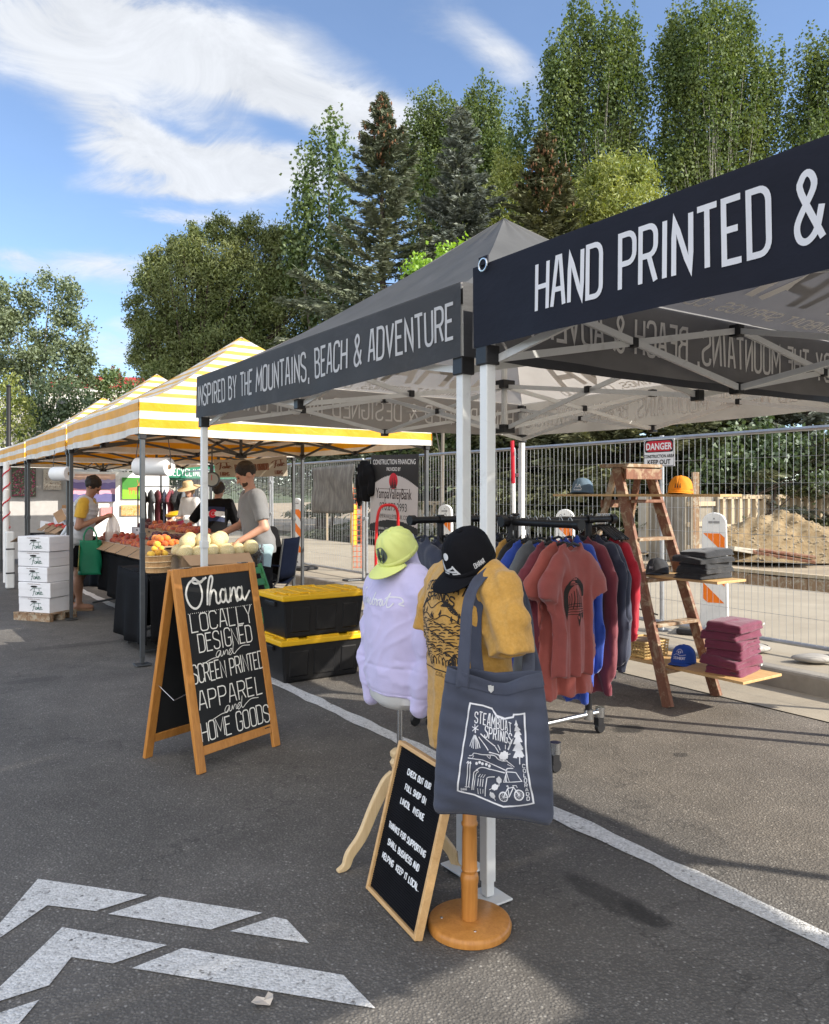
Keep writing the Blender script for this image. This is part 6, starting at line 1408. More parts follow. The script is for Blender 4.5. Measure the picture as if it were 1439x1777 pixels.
def open_box(name, lab, c, rz, w, d, h, m, group, flaps=True, z=None, tilt=0):
    t = thing(name, lab, 'box', c, rz, group); t.rotation_euler = (0, tilt, rz); b = MB(); th = .006
    b.box((0, 0, th/2), (w, d, th)); b.box((0, -d/2, h/2), (w, th, h)); b.box((0, d/2, h/2), (w, th, h)); b.box((-w/2+th*.5, 0, h/2), (th, d-th-.001, h-.001)); b.box((w/2-th*.5, 0, h/2), (th, d-th-.001, h-.001)); b.build('box_body', m, t)
    if flaps:
        b = MB(); a = R(58); fl = min(.16, d*.42)
        b.add([(-w/2, -d/2-.002, h), (w/2, -d/2-.002, h), (w/2-.01, -d/2-fl*math.sin(a), h-fl*math.cos(a)), (-w/2+.03, -d/2-fl*math.sin(a)*1.05, h-fl*math.cos(a))], [(0, 3, 2, 1)]); b.build('flap', cm, t, thick=.004)
        b = MB(); b.add([(-w/2-.002, -d/2, h), (-w/2-.002, d/2, h), (-w/2-fl*.7, d/2-.02, h+.02), (-w/2-fl*.7, -d/2+.02, h+.02)], [(0, 1, 2, 3)]); b.build('flap', cm, t, thick=.004)
    b = MB(); b.poly([(.045*math.cos(a_)*1.0, -d/2-.0045, h*.72+.012*math.sin(a_)) for a_ in [2*PI*i/14 for i in range(14)]]); b.build('hand_hole', BLK, t)
    return t
# the fruit: one mesh of each kind, every piece an object
def fruit_mesh(name, r, m, kind, seed=0):
    b = MB(); n = 16
    def f(u, v):
        a = 2*PI*u; ph = PI*v; x, y, z = math.sin(ph)*math.cos(a), math.sin(ph)*math.sin(a), -math.cos(ph); k = 1
        if kind == 'peach': k = 1-.10*math.exp(-((1-z)/.12)**2)-.045*math.exp(-((a-PI)/.28)**2)*math.sin(ph)
        if kind == 'melon': k = 1+.012*math.sin(10*a)*math.sin(ph); z *= 1.06
        return (r*k*x, r*k*y, r*k*z)
    b.grid(f, n*(1 if kind == 'peach' else 2), 12 if kind == 'peach' else 18); o = b.build(name, m, smooth=True); return o
def peach_mat(n, c1, c2, c3):
    m = bpy.data.materials.new(n); m.use_nodes = True; nt = m.node_tree; p = nt.nodes['Principled BSDF']; tc = N(nt, 'ShaderNodeTexCoord'); oi = N(nt, 'ShaderNodeObjectInfo')
    va = N(nt, 'ShaderNodeVectorMath'); va.operation = 'ADD'; nt.links.new(tc.outputs['Object'], va.inputs[0]); cb = N(nt, 'ShaderNodeCombineXYZ'); nt.links.new(mathn(nt, 'MULTIPLY', oi.outputs['Random'], 9.0), cb.inputs[0]); nt.links.new(cb.outputs[0], va.inputs[1])
    c = mixc(nt, mapr(nt, noise(nt, va.outputs[0], 14, 4, .6, .5), .4, .62), c1, c2); c = mixc(nt, mapr(nt, oi.outputs['Random'], .3, 1, 0, .75), c, c3)
    nt.links.new(c, p.inputs['Base Color']); p.inputs['Roughness'].default_value = .6; p.inputs['Specular IOR Level'].default_value = .3; p.inputs['Sheen Weight'].default_value = .3; return m
PEACH = peach_mat('peach_skin', (.36, .038, .026), (.60, .20, .045), (.22, .022, .025)); NECT = peach_mat('nectarine_skin', (.72, .16, .015), (.80, .30, .03), (.55, .07, .02)); PLUM = peach_mat('plum_skin', (.07, .012, .02), (.13, .03, .03), (.04, .01, .02)); TOM = peach_mat('tomato_skin', (.48, .02, .012), (.55, .05, .015), (.40, .02, .01)); YEL = peach_mat('yellow_fruit_skin', (.75, .42, .03), (.78, .5, .06), (.65, .30, .03))
def melon_mat():
    m = bpy.data.materials.new('melon_rind'); m.use_nodes = True; nt = m.node_tree; p = nt.nodes['Principled BSDF']; tc = N(nt, 'ShaderNodeTexCoord'); v = tc.outputs['Object']
    vo = N(nt, 'ShaderNodeTexVoronoi'); vo.feature = 'DISTANCE_TO_EDGE'; vo.inputs['Scale'].default_value = 85; nt.links.new(v, vo.inputs['Vector'])
    c = mixc(nt, mapr(nt, noise(nt, v, 12, 3), .35, .7), (.62, .50, .24), (.50, .42, .20)); c = mixc(nt, mapr(nt, vo.outputs['Distance'], .02, .10, 1, 0), c, (.72, .62, .40)); nt.links.new(c, p.inputs['Base Color']); p.inputs['Roughness'].default_value = .75
    b = N(nt, 'ShaderNodeBump'); b.inputs['Strength'].default_value = .4; b.inputs['Distance'].default_value = .003; nt.links.new(mapr(nt, vo.outputs['Distance'], .02, .1, 1, 0), b.inputs['Height']); nt.links.new(b.outputs[0], p.inputs['Normal']); return m
PROTO = {}
def fruit(name, lab, cat, grp, p, r, m, kind='peach', rd=random):
    k = (name, r, m.name)
    if k not in PROTO: o = fruit_mesh(name, r, m, kind); PROTO[k] = o
    else: o = PROTO[k].copy(); COL.objects.link(o)
    o.location = p; o.rotation_euler = (rd.uniform(0, 6), rd.uniform(0, 6), rd.uniform(0, 6)); o.scale = (rd.uniform(.92, 1.08),)*3; tag(o, lab, cat, grp)
def heap(name, lab, cat, grp, t, w, d, z, r, m, n, rd, dome=.07, kind='peach'):
    """lays pieces in a heaped grid in the box t (its local frame)"""
    M3 = Matrix.Rotation(t.rotation_euler.z, 3, 'Z'); done = 0; k = 0; step = r*1.92
    while done < n and k < 3:
        nx, ny = max(1, int((w-2*r*k)/step)), max(1, int((d-2*r*k)/step))
        for i in range(nx):
            for j in range(ny):
                if done >= n: break
                x, y = (i+.5-nx/2)*step+rd.uniform(-.2, .2)*r, (j+.5-ny/2)*step+rd.uniform(-.2, .2)*r; e = 1-((x/(w/2))**2+(y/(d/2))**2)*.5
                fruit(name, lab, cat, grp, t.location+M3 @ Vector((x, y, z+k*r*1.25+dome*e*(.6))), r, m, kind, rd); done += 1
        k += 1
def stall():
    rd = random.Random(21); rzb = TH-PI/2                      # box fronts face the road
    gb = 'open cardboard fruit boxes'
    fr = [(6.25, 'first open carton of peaches from the chalkboard end'), (6.78, 'second open carton of peaches along the front of the long table'), (7.31, 'third open carton of peaches along the front of the long table'), (7.84, 'fourth open carton of peaches, in front of the woman'), (8.37, 'open carton of peaches at the far end of the long table')]
    for i, (s, lab) in enumerate(fr):
        t = open_box('fruit_box', lab, st(s, .74, TZ+.003), rzb, .50, .40, .12, wc, gb); heap('peach', 'red and orange peach heaped in the front row of cartons', 'peach', 'peaches in the front cartons', t, .47, .37, .11, .037, PEACH, 34, rd)
    for i, s in enumerate((6.4, 6.95, 7.5, 8.05)):
        t = open_box('fruit_box', ['raised carton of peaches nearest the roll of bags', 'second raised carton of peaches behind the front row', 'third raised carton of peaches behind the front row', 'raised white carton of dark peaches behind the woman\'s hands'][i], st(s, 1.10, TZ+.17), rzb, .52, .36, .12, cm if i < 3 else wc, gb, flaps=i < 2)
        heap('peach', 'peach in the raised back row of cartons' if i < 3 else 'dark peach in the raised white carton', 'peach', 'peaches in the back cartons' if i < 3 else 'dark peaches in the white carton', t, .49, .33, .11, .037, PEACH if i < 3 else PLUM, 26, rd)
        b = MB(); b.box((0, 0, .083), (.5, .34, .164)); o = b.build('crate_riser', wc, bevel=.003); o.location = st(s, 1.10, TZ+.002); o.rotation_euler = (0, 0, rzb); tag(o, ['white carton riser under the raised peaches nearest the bag roll', 'white carton riser under the second raised box', 'white carton riser under the third raised box', 'white carton riser under the dark peaches'][i], 'box', 'carton risers')
    # short table: melons, nectarines, mixed basket
    t = open_box('melon_box', 'big cardboard box heaped with cantaloupe melons behind the chalkboard', st(5.10, .80, TZ+.003), TH, .66, .50, .15, cm, gb); MM = melon_mat(); k = 0
    M3 = Matrix.Rotation(TH, 3, 'Z')
    for (z, rows) in ((.17, [(-.36, -.19), (-.19, -.20), (-.02, -.19), (.16, -.2), (.34, -.17), (-.36, .0), (-.18, .02), (0, .0), (.18, .02), (.36, .01), (-.3, .19), (-.1, .2), (.1, .19), (.3, .19)]), (.28, [(-.30, -.10), (-.11, -.12), (.08, -.10), (-.2, .07), (.0, .08), (.2, .06)])):
        for x, y in rows: fruit('melon', 'ribbed tan cantaloupe melon piled in the big cardboard box', 'melon', 'cantaloupes in the big box', t.location+M3 @ Vector((x*.76, y*.88, z*.96+rd.uniform(-.01, .01))), .075, MM, 'melon', rd)
    fruit('melon', 'single cantaloupe at the right edge of the box, under the man\'s hand', 'melon', None, t.location+M3 @ Vector((.37, -.19, .20)), .078, MM, 'melon', rd)
    t = open_box('fruit_box', 'low carton of orange nectarines left of the melons', st(5.60, .53, TZ+.12), TH, .36, .40, .09, cm, gb, flaps=False); heap('nectarine', 'bright orange nectarine left of the melons', 'nectarine', 'nectarines', t, .31, .36, .08, .034, NECT, 26, rd)
    b = MB(); b.box((0, 0, .058), (.33, .38, .115)); o = b.build('crate_riser', cm, bevel=.003); o.location = st(5.60, .53, TZ+.002); o.rotation_euler = (0, 0, TH); tag(o, 'brown carton riser under the nectarines', 'box', 'carton risers')
    t = thing('splint_basket', 'small splint basket of yellow and red fruit at the table corner', 'basket', st(4.93, .27, TZ+.003), TH); b = MB(); b.lathe([(.085, 0), (.105, .15), (.112, .16), (.104, .158), (.08, .01)], (0, 0, 0), 20, Matrix.Diagonal((1.25, 1, 1))); b.build('splint_wall', wood('splint', (.55, .30, .13), (.70, .45, .22), 2, .6, 30), t, smooth=40); b = MB(); 
    for z in (.05, .10, .155): b.tube([(.135*math.cos(a)*(.86+.9*z), .108*math.sin(a)*(.86+.9*z), z) for a in [2*PI*i/24 for i in range(24)]], .006, 5, closed=True)
    b.build('hoop', M['pale_wood'], t); heap('plum', 'yellow fruit in the splint basket', 'plum', 'fruit in the splint basket', t, .18, .16, .14, .03, YEL, 12, rd)
    t = open_box('fruit_box', 'brown carton of dark plums behind the nectarines', st(5.98, .72, TZ+.14), TH, .5, .36, .10, cm, gb, flaps=False); heap('plum', 'dark purple plum behind the nectarines', 'plum', 'dark plums', t, .46, .33, .09, .031, PLUM, 40, rd)
    b = MB(); b.box((0, 0, .17), (.48, .34, .33)); o = b.build('crate_riser', wc, bevel=.003); o.location = st(5.98, .72, .555); o.rotation_euler = (0, 0, TH); tag(o, 'white carton supporting the dark plums', 'box', 'carton risers')
    # far table: tomatoes and spare cartons
    for i, s in enumerate((11.6, 12.2, 12.8)):
        t = open_box('fruit_box', ['open carton of red tomatoes beyond the carton stack', 'second open carton of tomatoes on the far table', 'open brown carton at the far end of the far table'][i], st(s, .85, TZ+.003), rzb, .5, .42, .16, cm, gb); heap('tomato', 'red tomato in the cartons on the far table', 'tomato', 'tomatoes', t, .46, .38, .14, .036, TOM, 20, rd)
    for i, (s, tt, z, tl) in enumerate(((12.0, .95, .97, .35), (12.6, 1.0, .95, -.3), (13.3, .9, .78, .1))):
        t = open_box('empty_carton', ['white carton tipped on edge above the tomatoes', 'white carton leaning behind the tomatoes', 'white carton lying at the far end'][i], st(s, tt, z), rzb+.3*i, .48, .38, .18, wc, 'empty white cartons on the far table', tilt=tl, flaps=i == 0); carton_print(t, 0, .07, -.195, GRN)
    # stack of five cartons on a pallet
    c = gp(79, 1073, 0); rz = TH-PI/2+.62; t = thing('pallet', 'small brown wooden pallet under the stack of white cartons', 'pallet', c, rz); b = MB()
    for i in range(5): b.box((-.22+.11*i, 0, .085), (.09, .44, .016))
    b.build('deck_board', M['old_wood'], t); b = MB(); 
    for y in (-.18, 0, .18): b.box((0, y, .038), (.54, .06, .076))
    b.build('stringer', M['old_wood'], t); M3 = Matrix.Rotation(rz, 3, 'Z')
    for i in range(5):
        a = rz+.05*math.sin(i*2.2); o = thing('fruit_carton', f'white printed fruit carton, {["lowest", "second from bottom", "middle one", "second from top", "topmost"][i]} of the five stacked on the pallet', 'carton', c+M3 @ Vector((.012*math.sin(i*1.7), .01*math.cos(i*2.3), .094+.178*i)), a, 'white fruit cartons stacked on the pallet')
        b = MB(); b.box((0, 0, .086), (.46, .36, .172)); bo = b.build('carton_body', wc, o, bevel=.004)
        b = MB(); b.box((0, 0, .128), (.464, .364, .075)); b.build('lid', wc, o, bevel=.003)
        b = MB()
        b.poly([(.05*math.cos(q), -.1845, .125+.012*math.sin(q)) for q in [2*PI*k/14 for k in range(14)]]); b.build('hand_hole', BLK, o)
        b = MB()
        for x in (-.08, .0, .08): b.poly([(-.2335, x+dx, .14+dz) for dx, dz in ((.016, -.01), (-.016, -.01), (-.016, .01), (.016, .01))])
        b.build('vent_hole', BLK, o); pr = carton_print(o, .03, .060, -.1838, GRN, .17)
        font_mesh('PALISADE COLORADO', .018, BRN, Vector((.0, -.1838, .148)), FX, FZ, o, 'small_print', .001)
        if i == 4: b = MB(); b.add([(-.235, -.17, .166), (-.235, .17, .166), (-.37, .16, .10), (-.37, -.16, .10)], [(0, 1, 2, 3)]); b.build('flap', cm, o, thick=.004)
    # bag rolls hung from the frame
    def roll(lab, p, L, r, d):
        t = thing('bag_roll', lab, 'bag roll', p, 0, 'rolls of produce bags'); d = Vector(d).normalized(); q = d.to_track_quat('Z', 'Y').to_matrix(); b = MB(); b.lathe([(.02, -L/2+.004), (r*.98, -L/2), (r, -L/2+.006), (r, L/2-.006), (r*.98, L/2), (.02, L/2-.004)], (0, 0, 0), 30, q); b.build('roll', col('film_white', (.76, .77, .77), rough=.35, var=.05), t, smooth=40)
        b = MB(); b.lathe([(.022, L/2-.003), (.022, L/2+.004)], (0, 0, 0), 14, q); b.build('core', M['cardboard'], t); b = MB()
        for s in (-1, 1): e = d*(L/2+.012)*s; b.tube([e, e+Vector((0, 0, r+.02)), e*.85+Vector((0, 0, 2.0-p.z))], .004, 5)
        b.tube([d*(L/2+.02), -d*(L/2+.02)], .008, 6); b.build('hanger_wire', M['dark_metal'], t)
    roll('large white roll of produce bags hung at the near corner of the striped tent', at(266, 810, 7.25), .36, .083, (.93, -.36, -.02)); roll('white bag roll hung deeper under the striped tents, near the woman', at(107, 822, 9.6), .26, .085, (.9, -.42, 0))
    # dial scale
    p = at(368, 832, 8.6); t = thing('hanging_scale', 'round dial scale hanging under the striped tent', 'scale', p, .15); b = MB(); b.lathe([(.03, .03), (.078, .028), (.085, .015), (.085, -.02), (.07, -.03)], (0, 0, 0), 28, Matrix.Rotation(R(90), 3, 'X')); b.build('case', M['dark_metal'], t, smooth=40)
    b = MB(); b.lathe([(.01, .031), (.068, .0305)], (0, -.0, 0), 28, Matrix.Rotation(R(90), 3, 'X')); f = b.build('dial', col('dial_face', (.34, .36, .33), rough=.5), t); b = MB(); b.box((0, -.034, .02), (.006, .002, .06)); b.build('needle', REDS, f)
    b = MB(); b.tube([(0, 0, .085), (0, 0, 2.0-p.z)], .008, 6); b.box((0, 0, .12), (.03, .03, .07)); b.tube([(0, 0, -.085), (0, 0, -.22)], .005, 6); b.build('hook', M['dark_metal'], t)
    # banner with the growers' name
    q0, q1 = on_s(370, 797, 7.62), on_s(498, 790, 7.62); q2 = on_s(500, 826, 7.62); q3 = on_s(375, 829, 7.62); L = (q1-q0).length; b = MB(); bt = thing('fabric_banner', 'tan banner with dark lettering hung across under the striped tent', 'banner', q3, TH)
    inv = Matrix.Rotation(-TH, 3, 'Z'); loc = [inv @ (q-q3) for q in (q3, q2, q1, q0)]
    def bf(u, v, o=0): a = loc[0].lerp(loc[1], u); c = loc[3].lerp(loc[2], u); r = a.lerp(c, v); return (r.x, r.y-o+.012*math.sin(u*14), r.z-.03*math.sin(PI*u)*(v))
    b.grid(bf, 30, 6); b.build('cloth', col('tan_banner', (.42, .37, .29), rough=.8, trans=.3), bt, smooth=True); w = loc[1].x; h = (loc[3].z+loc[2].z)/2; b = MB()
    s_, w_ = text_strokes('PALISADE COLORADO', .1, .05, .02); strokes_to(b, [[(.27+p[0]*.45/w_, .36+p[1]*3.6) for p in pl] for pl in s_], .018, lambda x, y: Vector(bf(x, y, .004)), .03)
    for x0 in (.02, .76): strokes_to(b, [catmull([(x0+.10+q[0]*.19, .62+q[1]*.75) for q in qq], 4) for qq in SCRIPT], .02, lambda x, y: Vector(bf(x, y, .004)), .03); s_, w_ = text_strokes('farms'.upper(), .1, .05, .02); strokes_to(b, [[(x0+.05+p[0]*.11/w_, .10+p[1]*2) for p in pl] for pl in s_], .013, lambda x, y: Vector(bf(x, y, .004)), .03)
    b.build('lettering', BRN, bt)
stall()

# ------------------------------------------------------------------ booths behind
def booths():
    tent('canopy_tent', 'white canopy tent of the art booth beyond the striped tents', 15.1, -.1, M['white_cloth'], M['white_cloth'], M['white_metal'], seed=31, group='other stalls', lw=.05, peak=2.85)
    s1 = 15.8
    def wall(lab, u0, u1, vt, m, s):
        a, c = on_s(u0, vt, s), on_s(u1, vt, s); L = (c-a).length; b = MB(); b.box((L/2, 0, a.z/2+.05), (L, .03, a.z-.1)); t = thing('display_wall', lab, 'display wall', (a.x, a.y, 0), TH, 'display walls of the art booth'); b.build('wall_panel', m, t, bevel=.004)
        b = MB(); 
        for x in (.02, L-.02): b.box((x, 0, .04), (.05, .4, .08))
        b.build('wall_foot', M['dark_metal'], t)
    wall('grey display wall at the left of the art booth', -40, 118, 803, col('grey_wall', (.40, .39, .38), rough=.8), s1+.25); wall('white display wall of the art booth behind the woman', 122, 292, 818, col('white_wall', (.80, .80, .79), rough=.7), s1)
    def painting(lab, u0, v0, u1, v1, s, cols, kind):
        a, c = on_s(u0, v1, s), on_s(u1, v0, s); w = (c-a).dot(D2); h = c.z-a.z; t = thing('painting', lab, 'painting', a+Vector((0, 0, h/2))+D2*(w/2), TH, 'paintings in the art booth'); b = MB(); b.box((0, .0, 0), (w, .03, h)); cv = b.build('canvas', cols[0], t); Y = -.017
        P = lambda x, z, o=0: Vector((x*w/2, Y-o, z*h/2)); rd = random.Random(int(u0)); b = MB()
        if kind == 'land':
            for i, (z0, z1, m) in enumerate(((.35, .6, 1), (-.1, .38, 2), (-.5, -.08, 3), (-1, -.45, 4))):
                b = MB(); pts = [(-1, z0)]+[(1, z0)]+[(1-2*k/12, z1+rd.uniform(-.09, .09)) for k in range(13)]; b.poly([P(x, z, .001*(i+1)) for x, z in pts]); b.build('paint_band', cols[m], cv)
        elif kind == 'dots':
            for m in cols[1:]:
                b = MB()
                for k in range(90): x, z = rd.uniform(-.95, .95), rd.uniform(-.95, .8); r = rd.uniform(.03, .08); b.poly([P(x+r*math.cos(q), z+r*math.sin(q)*w/h, .001+.001*cols.index(m)) for q in (0, 1.2, 2.5, 3.7, 5)])
                b.build('paint_dab', m, cv)
        elif kind == 'elk':
            b.poly([P(x, z, .001) for x, z in ((-1, -1), (1, -1), (1, -.25), (-1, -.1))]); b.build('paint_band', cols[1], cv); b = MB()
            for poly in ([(-.45, .05), (.25, .1), (.35, .2), (.45, .42), (.6, .4), (.55, .25), (.45, .05), (.3, -.2), (-.4, -.2), (-.5, -.05)], [(-.4, -.15), (-.3, -.15), (-.33, -.6), (-.4, -.6)], [(-.2, -.15), (-.1, -.15), (-.12, -.55), (-.2, -.55)], [(.15, -.15), (.25, -.15), (.22, -.6), (.15, -.6)], [(.3, -.1), (.36, -.1), (.36, -.55), (.3, -.55)], [(.42, .4), (.46, .4), (.38, .8), (.33, .78)], [(.5, .42), (.54, .4), (.66, .75), (.6, .78)]): b.poly([P(x, z, .002) for x, z in poly])
            b.build('elk_figure', cols[2], cv)
    cc = lambda n, c: col('art_'+n, c, rough=.6)
    painting('painting of pink and green flowers on the grey wall', 20, 808, 62, 862, s1+.2, [cc('darkgreen', (.07, .09, .06)), cc('pink', (.42, .06, .18)), cc('rose', (.30, .04, .10)), cc('sage', (.25, .28, .2))], 'dots')
    painting('small pale speckled painting behind the hanging bag roll', 75, 815, 106, 850, s1+.2, [cc('cream', (.50, .46, .40)), cc('brownish', (.28, .20, .15)), cc('cream2', (.62, .58, .5))], 'dots')
    painting('purple and pink mountain landscape painting on the white wall', 125, 823, 200, 871, s1-.05, [cc('peach', (.72, .48, .38)), cc('lilac', (.45, .38, .60)), cc('purple', (.20, .16, .36)), cc('pinkfield', (.62, .32, .40)), cc('violet', (.12, .11, .26))], 'land')
    painting('bright green painting of an elk in a meadow', 212, 829, 250, 866, s1-.05, [cc('green', (.05, .22, .03)), cc('lime', (.22, .50, .03)), cc('elk', (.42, .17, .05))], 'elk')
    painting('orange and tan abstract painting low on the white wall', 210, 876, 252, 895, s1-.05, [cc('tan', (.55, .36, .18)), cc('orange', (.70, .28, .05)), cc('ochre', (.6, .45, .2))], 'dots'); painting('plain pink painting low on the white wall', 175, 880, 195, 897, s1-.05, [cc('coral', (.68, .25, .25)), cc('coral2', (.72, .34, .32))], 'dots')
    # green tent and its things
    gm = col('green_canopy', (.02, .20, .11), rough=.55, trans=.25, back=(.05, .22, .14)); gp0 = on_s(290, 820, 16.6); s_, t_ = to_st(gp0)
    tent('canopy_tent', 'green canopy tent with white words far behind the fruit stall', 16.6, t_, gm, gm, M['white_metal'], prints={0: ('RECYCLING  ZERO WASTE', .16, .95)}, pm=(M['print_white'], M['print_white']), seed=41, group='other stalls', zb=1.86, zt=2.12, peak=2.5, tw=2.4, td=2.0)
    q = gp(316, 935, 0)*1.0; q = Vector(((315-CX)/F*15.5, 15.5, 0)); t = thing('waste_bin', 'maroon waste bin with yellow lid rim far behind the melons', 'waste bin', q, .2); b = MB(); b.lathe([(.20, 0), (.27, .98), (.285, 1.0), (.28, 1.02)], (0, 0, 0), 20); b.build('bin_body', col('maroon_plastic', (.20, .02, .05), rough=.5), t, smooth=40); b = MB(); b.lathe([(.29, 1.02), (.30, 1.06), (.22, 1.12), (.1, 1.14)], (0, 0, 0), 20); b.build('lid', M['yellow_plastic'], t, smooth=40); b = MB(); b.box((.29, 0, .8), (.03, .14, .03)); b.build('handle', M['black_plastic'], t)
    q = Vector(((296-CX)/F*13.4, 13.4, 0)); t = thing('folding_table', 'table under a white cloth far behind the peach boxes', 'table', q, TH); b = MB(); b.box((0, 0, .72), (1.3, .7, .03)); b.build('table_top', wc, t)
    for x in (-.58, .58): b = MB(); b.tube([(x, 0, .7), (x, 0, .02)], .02, 6); b.box((x, 0, .015), (.05, .6, .03)); b.build('leg', M['dark_metal'], t)
    b = MB(); b.grid(lambda u, v: (1.34*(u-.5), -.36-.03*v*(1+math.sin(u*40)), .745-.62*v), 60, 4); b.grid(lambda u, v: (1.34*(u-.5), -.36+.72*v, .745), 4, 4); b.grid(lambda u, v: (.67+.02*v, -.36+.72*u, .745-.6*v), 10, 3); o = b.build('tablecloth', M['white_cloth'], smooth=40); o.location = q; o.rotation_euler = (0, 0, TH); tag(o, 'white cloth on the table far behind the peach boxes', 'tablecloth')
    t = thing('storage_tub', 'blue plastic tub on the far white table', 'tub', q+Vector((.15, -.1, .75)), .3); b = MB(); b.lathe([(.10, 0), (.13, .10), (.14, .11)], (0, 0, 0), 4); b.build('tub', col('blue_plastic', (.05, .16, .5)), t); b = MB(); b.lathe([(.142, .11), (.142, .125), (.05, .13)], (0, 0, 0), 4); b.build('rim', col('blue_plastic', (.05, .16, .5)), t)
    # far clothes rail
    q = Vector(((292-CX)/F*16.5, 16.5, 0)); t = thing('clothes_rail', 'far clothes rail left of the green tent', 'clothes rail', q, .2); b = MB(); b.tube([(-.6, 0, 0), (-.6, 0, 1.62), (.6, 0, 1.62), (.6, 0, 0)], .02, 6); b.build('rail', M['dark_metal'], t); cs = ['black', 'grey', 'maroon', 'navy', 'maroon', 'black', 'grey', 'slate']
    for i in range(8):
        o = bpy.data.objects.new('hanging_shirt', list(GM.values())[0]); COL.objects.link(o); o.location = q+Vector((-.5+.14*i, -.1*0, 1.62)); o.rotation_euler = (0, 0, .2+PI/2+.4*math.sin(i)); o.material_slots[0].link = 'OBJECT'; o.material_slots[0].material = C_[cs[i]]; tag(o, 'dark garment on the far clothes rail beside the green tent', 'shirt', 'garments on the far rail')
    # white leg weight and red-striped pole at the far left
    q = gp(17, 1022, 0); t = thing('leg_weight', 'tall white tube weight at a leg of the far striped tent', 'tent weight', q, TH); b = MB(); b.box((0, 0, .45), (.12, .12, .88)); b.build('tube', M['white_metal'], t, bevel=.02); b = MB(); b.box((0, -.063, .62), (.126, .004, .02)); b.box((0, -.063, .25), (.126, .004, .02)); b.build('strap', BLK, t)
    q = Vector(((11-CX)/F*13.2, 13.2, 0)); t = thing('marker_pole', 'white pole wrapped in red tape at the left edge', 'pole', q, 0); b = MB(); b.tube([(0, 0, 0), (0, 0, 2.0)], .05, 10); b.build('tube', WHITE, t, smooth=40)
    b = MB(); b.tube([(0.052*math.cos(a*9), .052*math.sin(a*9), .9+a*.35) for a in [k*.06 for k in range(52)]], .012, 5); b.build('red_tape', REDS, t)
    # camp chair
    q = st(5.55, 2.15); q = Vector(((470-CX)/F*9.6, 9.6, 0)); t = thing('camp_chair', 'dark navy folding camp chair behind the man in grey', 'chair', q, R(-104)); nv_ = col('navy_canvas', (.004, .006, .014), rough=.95, spec=.05); b = MB()
    for x in (-.25, .25): b.tube([(x, -.22, 0), (x, .2, .45), (x, .27, .95)], .012, 6); b.tube([(x, .24, 0), (x, -.2, .45), (x, -.22, .62)], .012, 6)
    b.build('frame', M['dark_metal'], t, smooth=40); b = MB(); b.grid(lambda u, v: (.5*(u-.5), -.2+.4*v, .45-.05*math.sin(PI*u)), 8, 6); b.build('seat', nv_, t, smooth=True, thick=.006); b = MB(); b.grid(lambda u, v: (.5*(u-.5), .2+.07*v+.04*math.sin(PI*u), .47+.48*v), 8, 6); b.build('backrest', nv_, t, smooth=True, thick=.006)
    b = MB(); b.box((-.27, 0, .63), (.06, .46, .02)); b.build('armrest', nv_, t, bevel=.005); b = MB(); b.box((.27, 0, .63), (.06, .46, .02)); b.build('armrest', nv_, t, bevel=.005)
booths()
